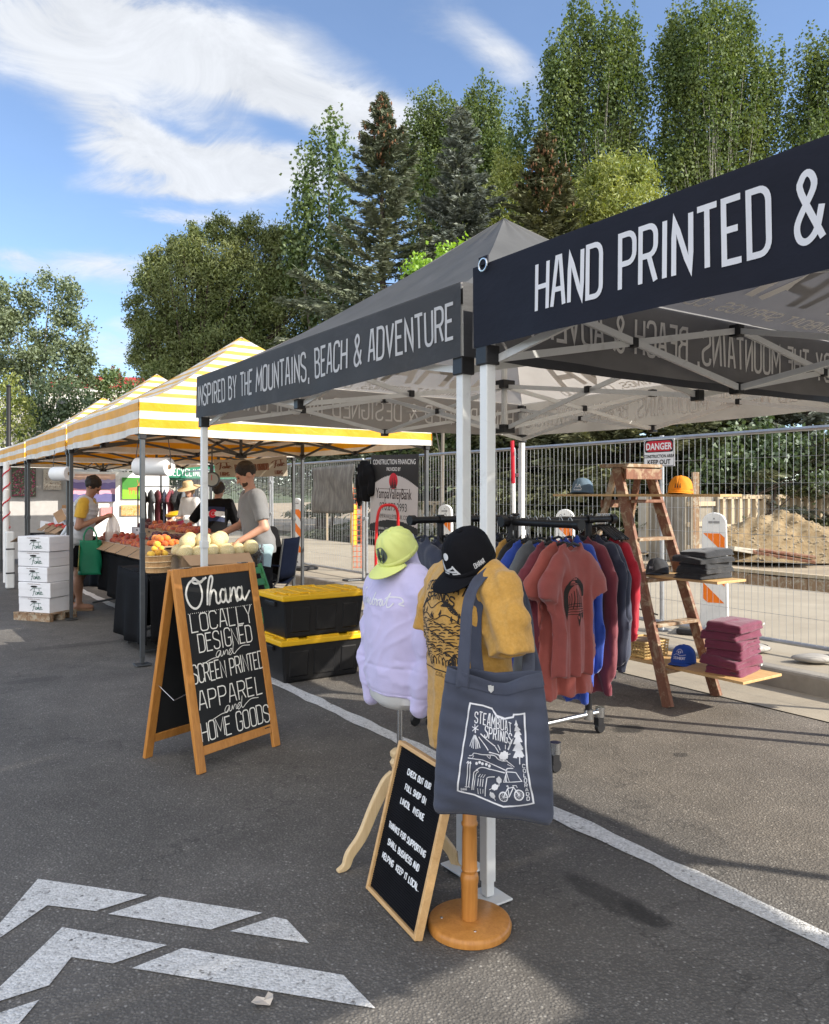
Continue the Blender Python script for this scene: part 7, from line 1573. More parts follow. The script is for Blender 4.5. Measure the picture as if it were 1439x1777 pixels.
# ------------------------------------------------------------------ people
def rx(a): return np.array(Matrix.Rotation(a, 3, 'X'))
def rzm(a): return np.array(Matrix.Rotation(a, 3, 'Z'))
class Figure:
    """a posed body: faces -y, left hand at +x, feet at z = 0"""
    def __init__(s, h=1.75, lean=0.0, head=(0.0, 0.0), hands=(((-.24, -.05, 1.05), (-.22, -.2, .85)), ((.24, -.05, 1.05), (.22, -.2, .85))), feet=((-.10, .02), (.10, -.02)), girth=1.0, grip=.6, seat=None):
        s.k = h/1.75; k = s.k; s.g = girth; s.lean = lean; s.hip = np.array([0, 0, .92*k]) if seat is None else np.array(seat, float); s.RU = rx(lean)   # forward lean turns +z towards -y
        s.sho = [s.up((sx*.175*girth**.5, 0, .50)) for sx in (-1, 1)]; s.neck = s.up((0, .0, .55)); s.hc = s.up((0, -.02, .71)); s.HR = s.RU @ rzm(head[1]) @ rx(head[0])
        s.hands = hands; s.feet = feet; s.grip = grip; s.seat = seat
        s.knee = [np.array([sx*.10*k, -.035*k, .49*k]) for sx in (-1, 1)] if seat is None else [s.hip+np.array([sx*.13, -.42, .02]) for sx in (-1, 1)]
        s.ank = [np.array([f[0], f[1]+.03, .085*k]) for f in feet]
    def up(s, p): return s.hip + s.RU @ (np.array(p)*s.k)
    def U(s, P): return (P-s.hip) @ s.RU / s.k
    def torso(s, P, off=0.0):
        u = s.U(P); g = s.g
        d = ell(u, (0, .005, .02), (.165*g, .118*g, .13)); d = smin(d, ell(u, (0, -.005*g, .20), (.145*g, .108*g, .17)), .06); d = smin(d, ell(u, (0, .0, .38), (.172*g, .112*g, .17)), .06)
        d = smin(d, cap(u, (-.13, .01, .475), (.13, .01, .475), .062), .06); return d*s.k-off
    def legs(s, P, off=0.0):
        d = None
        for i, sx in enumerate((-1, 1)):
            hp = s.hip+np.array([sx*.088*s.k, 0, -.02]); c = smin(cap(P, hp, s.knee[i], .082*s.k, .056*s.k), cap(P, s.knee[i], s.ank[i], .056*s.k, .037*s.k), .03); c = smin(c, ell(P, s.knee[i]*.62+s.ank[i]*.38+np.array([0, .018, 0]), (.055*s.k, .06*s.k, .13*s.k)), .03); d = c if d is None else np.minimum(d, c)
        return d-off
    def arm(s, P, i, off=0.0):
        e, w = (np.array(q, float) for q in s.hands[i]); return smin(cap(P, s.sho[i], e, .053*s.k, .042*s.k), cap(P, e, w, .043*s.k, .028*s.k), .02)-off
    def hand(s, P, i):
        e, w = (np.array(q, float) for q in s.hands[i]); f = (w-e)/np.linalg.norm(w-e); sd = np.cross(f, (0, 0, 1)); sd = sd/np.linalg.norm(sd) if np.linalg.norm(sd) > .1 else np.array([1., 0, 0]); n = np.cross(sd, f)
        c = w+f*.05; R_ = np.stack([sd, f, n], 1); d = rbox(P, c, (.040, .048, .014), .013, R_)
        for q, L in zip((-.03, -.01, .011, .031), (.062, .072, .068, .052)):
            a = w+f*.093+sd*q; b = a+f*L*.5*(1-.4*s.grip)-n*L*.45*s.grip; c2 = b+f*L*.35*(1-s.grip)-n*L*.5*(.2+s.grip*.6); d = smin(d, smin(cap(P, a, b, .0092, .0088), cap(P, b, c2, .0088, .0072), .004), .005)
        th = (1 if i == 0 else -1); a = w+f*.03+sd*(.034*th); b = a+f*.030+sd*.022*th-n*.012; c2 = b+f*.028-n*.012; return smin(d, smin(cap(P, a, b, .012, .010), cap(P, b, c2, .010, .008), .005), .008)
    def head(s, P):
        q = (P-s.hc) @ s.HR / s.k; d = ell(q, (0, .012, .03), (.076, .095, .098)); d = smin(d, ell(q, (0, -.032, -.045), (.056, .062, .068)), .04)
        d = smin(d, cap(q, (0, -.094, .012), (0, -.112, -.018), .008, .014), .012); d = smin(d, ell(q, (0, -.088, .040), (.050, .016, .012)), .014)          # nose, brow
        for sx in (-1, 1): d = smin(d, ell(q, (sx*.078, .012, .0), (.010, .022, .032)), .008); d = np.maximum(d, -ell(q, (sx*.030, -.098, .018), (.016, .014, .010)))
        d = smin(d, cap(q, (-.02, -.089, -.048), (.02, -.089, -.048), .0075), .006); d = smin(d, cap(q, (-.016, -.085, -.060), (.016, -.085, -.060), .008), .006); d = smin(d, ell(q, (0, -.078, -.09), (.022, .018, .016)), .02); return d*s.k
    def body(s, P):
        d = smin(s.torso(P), s.legs(P), .04); d = smin(d, cap(P, s.up((0, .01, .50)), s.up((0, -.012, .64)), .056*s.k, .050*s.k), .03); d = smin(d, s.head(P), .02)
        for i in (0, 1):
            d = smin(d, s.arm(P, i), .03); d = smin(d, s.hand(P, i), .012)
            a = s.ank[i]; ft = smin(ell(P, (a[0], a[1]-.07, .045), (.042, .115, .040)), ell(P, (a[0], a[1]+.02, .045), (.036, .05, .042)), .03); d = smin(d, np.maximum(ft, .012-P[:, 2]), .02)
        return d
    def add_face(s, t, eye_m):
        for sx in (-1, 1):
            b = MB(); b.lathe([(.001, -.009), (.007, -.006), (.009, 0), (.007, .006), (.001, .009)], (0, 0, 0), 10); o = b.build('eye', eye_m, t, smooth=True); o.location = Vector(s.hc+s.HR @ (np.array([sx*.030, -.086, .018])*s.k))
LO, HI = (-.62, -.75, -.02), (.62, .5, 1.95)
EYE = col('eye_dark', (.03, .02, .015), rough=.3)
def person(lab, loc, rz, fig, skin, group=None):
    t = thing('person', lab, 'person', loc, rz, group); sdf_obj('body', fig.body, LO, HI, .0085, skin, t); fig.add_face(t, EYE); return t
def man():
    f = Figure(1.80, lean=R(9), head=(R(24), R(-6)), hands=(((-.25, -.10, 1.16), (-.10, -.38, 1.06)), ((.275, -.03, 1.14), (.20, -.27, 1.0))), girth=1.08, grip=.75)
    t = person('man with short dark hair and beard in a grey T-shirt reaching over the melons', Vector((-1.60, 8.18, 0)), R(-62), f, M['skin'])
    def tee(P):
        d = f.torso(P, .020); d = smin(d, cap(P, f.up((0, .0, .0)), f.up((0, .0, -.10)), .16), .05)
        for i in (0, 1):
            e = np.array(f.hands[i][0]); q = f.sho[i]+(e-f.sho[i])*.78; s = cap(P, f.sho[i], q, .072, .070); nrm = (e-f.sho[i])/np.linalg.norm(e-f.sho[i]); s = np.maximum(s, (P-q)@nrm); d = smin(d, s, .03)
        u = f.U(P); d = np.maximum(d, -(u[:, 2]+.10)); d = np.maximum(d, -(np.linalg.norm((u-np.array([0, -.03, .575])), axis=1)-.072)); return d+vnoise(P*np.array([1, 1, .6]), 30, 4)*.006+.004*np.sin(P[:, 2]*55+P[:, 1]*30)*np.clip((1.25-P[:, 2])*3, 0, 1)
    sdf_obj('t_shirt', tee, LO, HI, .010, cloth_col('heather_grey', (.17, .172, .175)), t)
    def sh_(P): d = smin(f.legs(P, .03), f.torso(P, .018), .03); d = np.maximum(d, P[:, 2]-.97); return np.maximum(d, .50-P[:, 2])+vnoise(P, 22, 6)*.006
    sdf_obj('shorts', sh_, LO, HI, .012, cloth_col('pale_blue_shorts', (.30, .42, .45)), t)
    def apron(P): d = np.abs(smin(f.legs(P, .05), f.torso(P, .045), .05))-.004; d = np.maximum(d, P[:, 1]+.02); d = np.maximum(d, P[:, 2]-.98); return np.maximum(d, .62-P[:, 2])
    sdf_obj('apron', apron, LO, HI, .010, cloth_col('apron_grey', (.12, .13, .15)), t)
    def hair(P):
        q = (P-f.hc) @ f.HR / f.k; d = ell(q, (0, .020, .045), (.084, .102, .100)); d = np.maximum(d, -.045-q[:, 2]+.4*np.clip(-q[:, 1], 0, 1)); d = np.maximum(d, -ell(q, (0, -.125, -.005), (.088, .085, .098))); return d*f.k+vnoise(P, 120, 3)*.003
    sdf_obj('hair', hair, f.hc-.18, f.hc+.18, .006, M['hair_dark'], t)
    def beard(P): q = (P-f.hc) @ f.HR / f.k; d = ell(q, (0, -.036, -.058), (.060, .066, .062)); d = np.maximum(d, q[:, 2]+.030+.3*(q[:, 1]+.09)); d = np.maximum(d, -ell(q, (0, -.10, -.052), (.024, .03, .011))); return d*f.k+vnoise(P, 140, 5)*.003+.004
    sdf_obj('beard', beard, f.hc-.18, f.hc+.16, .006, col('beard_brown', (.07, .04, .025), rough=.9), t)
    sh = MB(); 
    for i in (0, 1): a = f.ank[i]; sh.grid(lambda u, v, a=a: (a[0]+.052*math.cos(2*PI*u)*math.sin(PI*v*.5+.0), a[1]-.05+.15*math.sin(2*PI*u)*math.sin(PI*v*.5), .075*math.cos(PI*v*.5)), 20, 6)
    sh.build('shoe', M['black_cloth'], t, smooth=True)
def woman():
    f = Figure(1.70, lean=R(13), head=(R(30), 0), hands=(((-.24, -.06, 1.06), (-.07, -.30, 1.17)), ((.235, -.10, 1.07), (.06, -.32, 1.18))), girth=1.08, grip=.9, feet=((-.09, -.06), (.10, .10)))
    loc = gp(136, 1058); rz = R(98); t = person('woman in a pale vest and yellow sleeves inspecting a produce bag beside the carton stack', loc, rz, f, M['skin_tan'])
    def tee(P):
        d = f.torso(P, .016)
        for i in (0, 1): e = np.array(f.hands[i][0]); q = f.sho[i]+(e-f.sho[i])*.80; n = (e-f.sho[i])/np.linalg.norm(e-f.sho[i]); d = smin(d, np.maximum(cap(P, f.sho[i], q, .068, .075), (P-q)@n), .03)
        u = f.U(P); d = np.maximum(d, .30-u[:, 2]); return np.maximum(d, -(np.linalg.norm(u-np.array([0, -.03, .58]), axis=1)-.07))+vnoise(P, 28, 2)*.005
    sdf_obj('t_shirt', tee, LO, HI, .010, cloth_col('yellow_cotton', (.60, .36, .04)), t)
    def vest(P):
        u = f.U(P); d = f.torso(P, .034); d = smin(d, loft_d(u, [(-.22, 0, .06, .20, .17), (.0, 0, .02, .19, .15), (.2, 0, .0, .165, .13)]), .05); d = np.maximum(d, -(np.minimum(np.linalg.norm(u-np.array([-.24, 0, .40]), axis=1), np.linalg.norm(u-np.array([.24, 0, .40]), axis=1))-.105)); d = np.maximum(d, -(np.linalg.norm(u-np.array([0, -.06, .56]), axis=1)-.085)); d = np.maximum(d, -.22-.35*u[:, 1]-u[:, 2]); return d+.004*np.cos(u[:, 2]*95)+vnoise(P, 30, 8)*.004
    sdf_obj('vest', vest, LO, HI, .010, cloth_col('pale_quilt', (.50, .52, .55)), t)
    def tail(P):
        u = f.U(P); d = loft_d(u, [(-.34, .02, .34, .10, .03), (-.1, 0, .22, .13, .035), (.2, 0, .13, .12, .03)]); return d+vnoise(P, 30, 5)*.006
    sdf_obj('shirt_tail', tail, LO, HI, .010, cloth_col('pale_stripe', (.50, .54, .58)), t)
    def skirt(P): d = loft_d(P, [(.56, 0, .02, .20, .165), (.75, 0, .01, .19, .15), (.95, 0, 0, .165, .125)]); return d+.008*np.sin(np.arctan2(P[:, 1], P[:, 0])*9)*np.clip((.95-P[:, 2])*3, 0, 1)
    sdf_obj('skirt', skirt, LO, HI, .011, M['black_cloth'], t)
    def hair(P): q = (P-f.hc) @ f.HR / f.k; d = ell(q, (0, .03, .045), (.096, .108, .104)); d = np.maximum(d, -(ell(q, (0, -.115, -.015), (.078, .085, .085)))); d = np.maximum(d, -.075-q[:, 2]); return d*f.k+vnoise(P, 70, 3)*.008
    sdf_obj('hair', hair, f.hc-.22, f.hc+.22, .007, M['hair_dark'], t)
    for i in (0, 1):
        b = MB(); a = f.ank[i]; b.box((a[0], a[1]-.05, .012), (.085, .25, .02)); b.tube([(a[0]-.04, a[1]-.10, .02), (a[0], a[1]-.10, .075), (a[0]+.04, a[1]-.10, .02)], .012, 6); b.tube([(a[0]-.036, a[1]-.04, .02), (a[0], a[1]-.045, .095), (a[0]+.036, a[1]-.04, .02)], .012, 6); b.build('sandal', col('tan_leather', (.30, .19, .11)), t, bevel=.006)
    M3 = Matrix.Rotation(rz, 3, 'Z'); w = lambda p: loc+M3 @ Vector(p)
    # things she carries
    g = thing('shopping_bag', 'green shopping bag with a printed side panel on the woman\'s forearm', 'shopping bag', w((-.22, -.20, .47)), R(26)); g.scale = (.82, .82, .95); b = MB(); b.grid(lambda u, v: (.165*math.copysign(abs(math.cos(2*PI*u))**.5, math.cos(2*PI*u))*(1-.08*v)+.012*math.sin(9*v+4*u*6), .085*math.copysign(abs(math.sin(2*PI*u))**.6, math.sin(2*PI*u))*(1-.35*v), .44*v+.012*math.sin(12*u)*v), 40, 14); b.poly([(.16, .08, .002), (-.16, .08, .002), (-.16, -.08, .002), (.16, -.08, .002)])
    bm = col('bag_green', (.01, .20, .10), rough=.5); b.build('bag_body', bm, g, smooth=50, thick=.002)
    b = MB(); b.grid(lambda u, v: (-.168+.02*v-.003, .07*(u-.5)*2*(1-.3*v), .05+.33*v), 4, 6); pp = b.build('print_panel', col('panel_yellow', (.62, .52, .12), rough=.5), g, thick=.003); rd = random.Random(3); b = MB()
    for k in range(14): y, z, r = rd.uniform(-.05, .05), rd.uniform(.08, .34), rd.uniform(.01, .022); b.poly([(-.176+.05*(z-.05), y+r*math.cos(q), z+r*math.sin(q)) for q in (0, 1, 2, 3, 4, 5)])
    b.build('print_fruit', col('panel_red', (.45, .08, .03)), pp); b = MB()
    for s in (-1, 1): b.tube(catmull([(-.09, s*.05, .42), (-.085, s*.02, .52), (-.03, .0, .60), (.03, .0, .60), (.085, s*.02, .52), (.09, s*.05, .42)], 5), .011, 6)
    b.build('handle', bm, g, smooth=True)
    p = w((0, -.42, .0)); g = thing('produce_bag', 'thin translucent produce bag with a few peaches held by the woman', 'bag', (p.x, p.y, .80), rz); b = MB(); b.grid(lambda u, v: ((.012+.085*math.sin(PI*(1-v)**.75*.72+.0))*math.cos(2*PI*u)*(1+.12*math.sin(5*2*PI*u+v*4)), (.012+.08*math.sin(PI*(1-v)**.75*.72))*math.sin(2*PI*u), .40*v), 30, 16)
    fm = bpy.data.materials.new('thin_film'); fm.use_nodes = True; nt = fm.node_tree; pb = nt.nodes['Principled BSDF']; pb.inputs['Base Color'].default_value = (.72, .66, .62, 1); pb.inputs['Alpha'].default_value = .62; pb.inputs['Roughness'].default_value = .3
    b.build('film', fm, g, smooth=True)
    for k, q in enumerate(((.02, .01, .05), (-.03, -.01, .06), (.0, .02, .11))): fruit('peach', 'peach inside the produce bag in the woman\'s hands', 'peach', 'peaches in the produce bag', g.location+Vector(q), .036, PEACH, 'peach', random)
def others():
    # seen from behind at the far side of the stall
    f = Figure(1.66, lean=R(16), head=(R(12), 0), hands=(((-.30, -.10, 1.02), (-.34, -.36, .98)), ((.34, -.06, 1.08), (.42, -.30, 1.12))), girth=1.12)
    p = Vector(((372-CX)/F*11.3, 11.3, 0)); t = person('dark-haired person in a black T-shirt with a flag print on the back, bending away', p, R(176), f, M['skin'])
    def tee(P):
        d = smin(f.torso(P, .022), cap(P, f.up((0, 0, 0)), f.up((0, 0, -.12)), .17), .05)
        for i in (0, 1): e = np.array(f.hands[i][0]); d = smin(d, cap(P, f.sho[i], f.sho[i]+(e-f.sho[i])*.85, .075, .072), .03)
        u = f.U(P); return np.maximum(d, -.12-u[:, 2])+vnoise(P, 26, 9)*.006
    ts = sdf_obj('t_shirt', tee, LO, HI, .012, M['black_cloth'], t)
    u0 = Vector(f.up((0, .3, .30))); fn = project_fn([ts.data], u0, (-1, 0, 0), Vector(tuple(f.RU @ np.array([0, 0, 1.]))), .003, .4)
    for nm, pts, m in (('flag_print', [(-.15, -.10), (.15, -.10), (.15, .11), (-.15, .11)], col('flag_navy', (.012, .02, .06))),): b = MB(); fill_poly(b, fn, [(x+.0, z) for x, z in pts], 8); fl = b.build(nm, m, ts)
    f2 = project_fn([ts.data], u0, (-1, 0, 0), Vector(tuple(f.RU @ np.array([0, 0, 1.]))), .005, .4); b = MB(); fill_poly(b, f2, [(-.15, -.03), (.15, -.03), (.15, .045), (-.15, .045)], 5); b.build('white_band', WHITE, fl)
    f3 = project_fn([ts.data], u0, (-1, 0, 0), Vector(tuple(f.RU @ np.array([0, 0, 1.]))), .007, .4); b = MB(); strokes_to(b, [[(.045*math.cos(a), .008+.045*math.sin(a)) for a in [R(40+280*k/16) for k in range(17)]]], .034, f3, .02); disc(b, f3, .024, 0, .008, 12, 1); b.build('red_ring', REDS, fl)
    def tr(P): d = smin(f.legs(P, .022), f.torso(P, .016), .03); d = np.maximum(d, P[:, 2]-.93); return np.maximum(d, .08-P[:, 2])
    sdf_obj('trousers', tr, LO, HI, .014, cloth_col('dark_denim', (.03, .035, .05)), t)
    def hair(P): q = (P-f.hc) @ f.HR / f.k; d = smin(ell(q, (0, .03, .035), (.092, .105, .108)), ell(q, (0, .09, -.03), (.06, .05, .07)), .04); d = np.maximum(d, -(ell(q, (0, -.115, -.015), (.078, .08, .085)))); return d*f.k+vnoise(P, 80, 3)*.005
    sdf_obj('hair', hair, f.hc-.22, f.hc+.22, .007, M['hair_dark'], t)
    # straw hat, white shirt, far back
    f4 = Figure(1.66, lean=R(5), head=(R(14), R(10)), hands=(((-.26, -.05, 1.05), (-.20, -.30, 1.0)), ((.25, -.08, 1.04), (.10, -.32, 1.05)))); p = Vector(((334-CX)/F*14.3, 14.3, 0)); t = person('person in a straw hat and white shirt far behind the melons', p, R(-35), f4, M['skin'])
    def tee4(P):
        d = f4.torso(P, .024)
        for i in (0, 1): e, w = (np.array(q) for q in f4.hands[i]); d = smin(d, smin(cap(P, f4.sho[i], e, .07, .06), cap(P, e, e+(w-e)*.8, .06, .05), .02), .03)
        return np.maximum(d, .86-P[:, 2])+vnoise(P, 26, 9)*.006
    sdf_obj('shirt', tee4, LO, HI, .013, M['white_cloth'], t)
    def tr4(P): d = smin(f4.legs(P, .022), f4.torso(P, .016), .03); d = np.maximum(d, P[:, 2]-.92); return np.maximum(d, .08-P[:, 2])
    sdf_obj('trousers', tr4, LO, HI, .015, cloth_col('tan_trousers', (.22, .17, .12)), t)
    sc = col('straw', (.66, .52, .30), rough=.8); b = MB(); q = Matrix(f4.HR.tolist()); b.lathe([(.20, -.035), (.205, -.03), (.12, .0), (.098, .01), (.095, .06), (.075, .10), (.02, .11)], Vector(f4.hc)+q @ Vector((0, .01, .06)), 26, q); b.build('straw_hat', sc, t, smooth=50)
    def hair4(P): q = (P-f4.hc) @ f4.HR / f4.k; d = ell(q, (0, .025, .0), (.085, .10, .12)); return np.maximum(d, -(ell(q, (0, -.11, -.01), (.078, .085, .1))))*f4.k
    sdf_obj('hair', hair4, f4.hc-.2, f4.hc+.2, .009, col('hair_fair', (.20, .12, .06)), t)
    # sitting in the camp chair behind the man
    f5 = Figure(1.68, lean=R(14), head=(R(30), 0), seat=(0, .06, .54), hands=(((-.27, -.12, .78), (-.14, -.36, .68)), ((.27, -.12, .78), (.14, -.36, .68))), feet=((-.12, -.40), (.12, -.36))); p = Vector(((470-CX)/F*9.6, 9.6, 0)); t = person('seated person in a black T-shirt in the camp chair behind the man in grey', p, R(-104), f5, M['skin'])
    def tee5(P):
        d = f5.torso(P, .022)
        for i in (0, 1): e = np.array(f5.hands[i][0]); d = smin(d, cap(P, f5.sho[i], f5.sho[i]+(e-f5.sho[i])*.8, .072, .07), .03)
        return d+vnoise(P, 26, 9)*.006
    sdf_obj('t_shirt', tee5, LO, HI, .013, M['black_cloth'], t)
    sdf_obj('shorts', lambda P: np.maximum(f5.legs(P, .02), .42-P[:, 2]), LO, HI, .014, cloth_col('dark_denim', (.03, .035, .05)), t)
    def hair5(P): q = (P-f5.hc) @ f5.HR / f5.k; d = ell(q, (0, .022, .04), (.085, .1, .1)); return np.maximum(d, -(ell(q, (0, -.11, -.01), (.078, .085, .09))))*f5.k
    sdf_obj('hair', hair5, f5.hc-.2, f5.hc+.2, .009, M['hair_dark'], t)
man(); woman(); others()
# ------------------------------------------------------------------ trees
LM = {'aspen': leafmat('aspen_leaf', (.064, .108, .028), (.12, .175, .048), (.17, .212, .066), .32, .04),
      'cotton': leafmat('cottonwood_leaf', (.06, .11, .03), (.11, .17, .05), (.15, .20, .065), .32, .06),
      'willow': leafmat('willow_leaf', (.088, .125, .040), (.155, .195, .070), (.215, .24, .10), .36, .03),
      'ywillow': leafmat('yellow_willow_leaf', (0.149, 0.201, 0.038), (0.263, 0.306, 0.067), (0.333, 0.350, 0.088), .35, .06),
      'maple': leafmat('bright_maple_leaf', (0.175, 0.333, 0.026), (0.280, 0.473, 0.038), (0.350, 0.542, 0.052), .42, .06),
      'dark': leafmat('dark_shrub_leaf', (0.032, 0.060, 0.019), (0.063, 0.105, 0.032), (0.096, 0.137, 0.042), .25, .08),
      'grey': leafmat('grey_green_leaf', (.080, .115, .050), (.14, .185, .085), (.185, .225, .11), .30, .08),
      'spruce': leafmat('spruce_needle', (.085, .108, .066), (.15, .172, .112), (.195, .212, .15), .12, .03),
      'bspruce': leafmat('blue_spruce_needle', (.10, .125, .105), (.18, .20, .175), (.23, .25, .22), .12, .03),
      'dspruce': leafmat('dark_spruce_needle', (.06, .072, .035), (.105, .115, .055), (.15, .15, .075), .12, .03),
      'red': leafmat('reddish_leaf', (0.175, 0.079, 0.035), (0.105, 0.140, 0.035), (0.245, 0.088, 0.052), .3, .06)}
BARK = mat('grey_bark', (.16, .14, .12), .9, .3, 4, .6, 30, stretch=(1, 1, .2)); BARKW = mat('pale_bark', (.34, .33, .28), .85, .25, 5, .4, 30); BARKD = mat('dark_bark', (.06, .045, .035), .95, .3, 5, .6, 30)
def unit(n, rng): v = rng.normal(size=(n, 3)); return v/np.linalg.norm(v, axis=1)[:, None]
def quads(C, L, W_, rng, dirs=None, spread=1.0, droop=.0):
    """one four-cornered leaf per centre"""
    n = len(C); a = unit(n, rng) if dirs is None else dirs+unit(n, rng)*spread
    a[:, 2] -= droop; a /= np.linalg.norm(a, axis=1)[:, None]; b = np.cross(a, unit(n, rng)); b /= np.maximum(np.linalg.norm(b, axis=1), 1e-6)[:, None]
    s = rng.uniform(.7, 1.3, n)[:, None]; nn = np.cross(a, b)*(W_*.18)
    V = np.stack([C-a*L*.5*s, C+b*W_*.5*s+nn, C+a*L*.5*s, C-b*W_*.5*s+nn], 1).reshape(-1, 3); return V, np.arange(4*n).reshape(-1, 4)
def leafy(name, lab, Y, clumps, mat_, L, W_, k, bark, seed, ground=.1, group='trees behind the building site', tr=.16, lean=0, droop=.35, sub=.36, cat='tree', depth=.8, stems=1, gap=.0, tw=None, updir=.0):
    """clumps: (u, v, half width, half height) of the crown masses in photograph pixels at distance Y"""
    rng = np.random.default_rng(seed); sc = Y/F; us = [c[0] for c in clumps]; ub = tw if tw is not None else sum(us)/len(us)
    base = Vector(((ub-CX)*sc, Y, ground)); t = thing(name, lab, cat, base, 0, group); P = []; centres = []; up = []
    for (u, v, hu, hv) in clumps:
        c = np.array([(u-CX)*sc-base.x, rng.uniform(-.4, .4)*hu*sc*depth, H-(v-HZ)*sc-ground]); r = np.array([hu*sc, hu*sc*depth, hv*sc]); centres.append(c)
        area = math.pi*r[0]*r[2]; n = int(k*area/(L*W_*.5)); m = max(6, int(n/(70 if not updir else 46))); d = unit(m, rng); sub_c = c+d*r*(rng.uniform(.25, 1, m)**.45)[:, None]
        keep = rng.uniform(size=m) > gap; sub_c = sub_c[keep]; m = len(sub_c); ii = rng.integers(0, m, n); q = rng.normal(size=(n, 3))*np.array([sub, sub, sub*(1+updir)])*r.mean()**.5*.62
        if updir:                                          # upright leaders: flame-shaped sprays with pointed tips
            ln = rng.uniform(.55, 1.25, m)[ii]; h = rng.uniform(0, 1, n); q = rng.normal(size=(n, 3))*(.26*(1-h)**.75+.03)[:, None]; q[:, 2] = (h*2-.7)*ln
        P.append(sub_c[ii]+q); up.append(sub_c)
    P = np.concatenate(P); P = P[P[:, 2] > .02]; V, Q = quads(P, L, W_, rng, droop=droop); np_mesh('crown', V, Q, mat_, t)
    subs = np.concatenate(up); top = max(c[2] for c in centres); b = MB()
    for s in range(stems):
        ox = (s-(stems-1)/2)*.5; ctop = centres[int(np.argmax([c[2]-abs(c[0]-ox*3)*.4 for c in centres]))]; pts = []
        for i in range(8): f = i/7; pts.append((ox*(1-f)+ctop[0]*f**1.5+.12*math.sin(i*1.7+s)*f, ctop[1]*f+.1*math.sin(i+s), -.1+(ctop[2]+.1)*f))
        b.tube(pts, [tr*(1-.88*i/7) for i in range(8)], 8)
        for j in range(len(subs)//(9*stems)):
            e = subs[rng.integers(len(subs))]; f = min(.92, max(.15, (e[2]/max(.5, top))*.72*rng.uniform(.7, 1))); i = min(6, int(f*7)); a = np.array(pts[i]); mid = (a+e)/2+np.array([0, 0, -.10*np.linalg.norm(e-a)*.5+.0]); r0 = tr*(1-.85*f)*.5; b.tube([tuple(a), tuple(mid), tuple(e)], [r0, r0*.6, r0*.2], 5, cap=False)
    b.build('trunk', bark, t, smooth=True); return t
def spruce(name, lab, u, Y, vtop, half, vref, mat_, seed, ground=.1, cones=0, ragged=.25, dens=1.0, group='trees behind the building site', nl=.20, nw=.05, bare=0.0):
    """half: half width in pixels at row vref"""
    rng = np.random.default_rng(seed); sc = Y/F; ht = H-(vtop-HZ)*sc-ground; base = Vector(((u-CX)*sc, Y, ground)); t = thing(name, lab, 'tree', base, 0, group)
    zr = H-(vref-HZ)*sc-ground; R0 = half*sc/max(.1, (1-zr/ht))**.8; C = []; D = []; b = MB()
    n = 9; b.tube([(.05*math.sin(i*2), .05*math.cos(i), ht*i/(n-1)) for i in range(n)], [max(.02, .20*(1-i/(n-1))+.015) for i in range(n)], 8); z = .3; nb = 0; cn = []
    while z < ht-.12:
        f = z/ht; Lb = R0*(1-f)**.8*rng.uniform(1-ragged, 1+ragged*.6); k = rng.integers(4, 8); a0 = rng.uniform(0, 6.28)
        for i in range(k):
            a = a0+6.28*i/k+rng.uniform(-.35, .35); l = Lb*rng.uniform(1-ragged*1.3, 1.12); pitch = -.10-.45*(1-f)*rng.uniform(.6, 1.2)+.55*f; pts = []; m = 7
            for j in range(m+1): q = j/m; pts.append((l*q*math.cos(a), l*q*math.sin(a), z+l*(math.sin(pitch)*q+.28*q*q*(1-f*.5))))
            pts = np.array(pts)
            if nb % 3 == 0: b.tube([tuple(p) for p in pts[::2]], [.035*(1-f)+.012, .025*(1-f)+.008, .015, .006][:len(pts[::2])], 5, cap=False)
            nb += 1
            if rng.uniform() < bare: continue
            ns = int(max(8, 34*l*dens)); q = rng.uniform(.12, 1, ns)**.75*m; j = np.minimum(q.astype(int), m-1); w = (q-j)[:, None]; p0 = pts[j]*(1-w)+pts[j+1]*w; ax = pts[-1]-pts[0]; ax /= np.linalg.norm(ax)+1e-9; sd = np.array([-math.sin(a), math.cos(a), 0]); tl = rng.uniform(.05, .42, ns)*l*.55*(1.1-q/m*.75)+.06; sg = rng.choice([-1, 1], ns)
            dirs = ax*.75+sd*(sg*.8)[:, None]; dirs[:, 2] -= .12+.25*rng.uniform(size=ns)
            for r in (.35, .7, 1.0): C.append(p0+dirs*(tl*r)[:, None]+rng.normal(size=(ns, 3))*.03); D.append(dirs)
            C.append(p0+rng.normal(size=(ns, 3))*.04); D.append(np.tile(ax, (ns, 1)))
            if cones and f > 1-cones and rng.uniform() < .9:
                for _ in range(int(4+6*l)): cn.append(pts[rng.integers(1, m+1)]+np.array([rng.normal()*.07, rng.normal()*.07, -.09]))
        z += max(.14, .34*(1-f*.55))*(ht/14)**.5*rng.uniform(.75, 1.2)
    C = np.concatenate(C); D = np.concatenate(D); V, Q = quads(C, nl, nw, rng, D, .35, .0); np_mesh('crown', V, Q, mat_, t); b.build('trunk', BARKD, t, smooth=True)
    if cn:
        cm_ = col('cone_brown', (.17, .085, .04), rough=.8); b = MB()
        for p in cn: b.lathe([(.004, -.085), (.026, -.05), (.030, -.01), (.018, .04), (.004, .06)], tuple(p), 6)
        o = b.build('cones', cm_, t); o['kind'] = 'stuff'
    return t
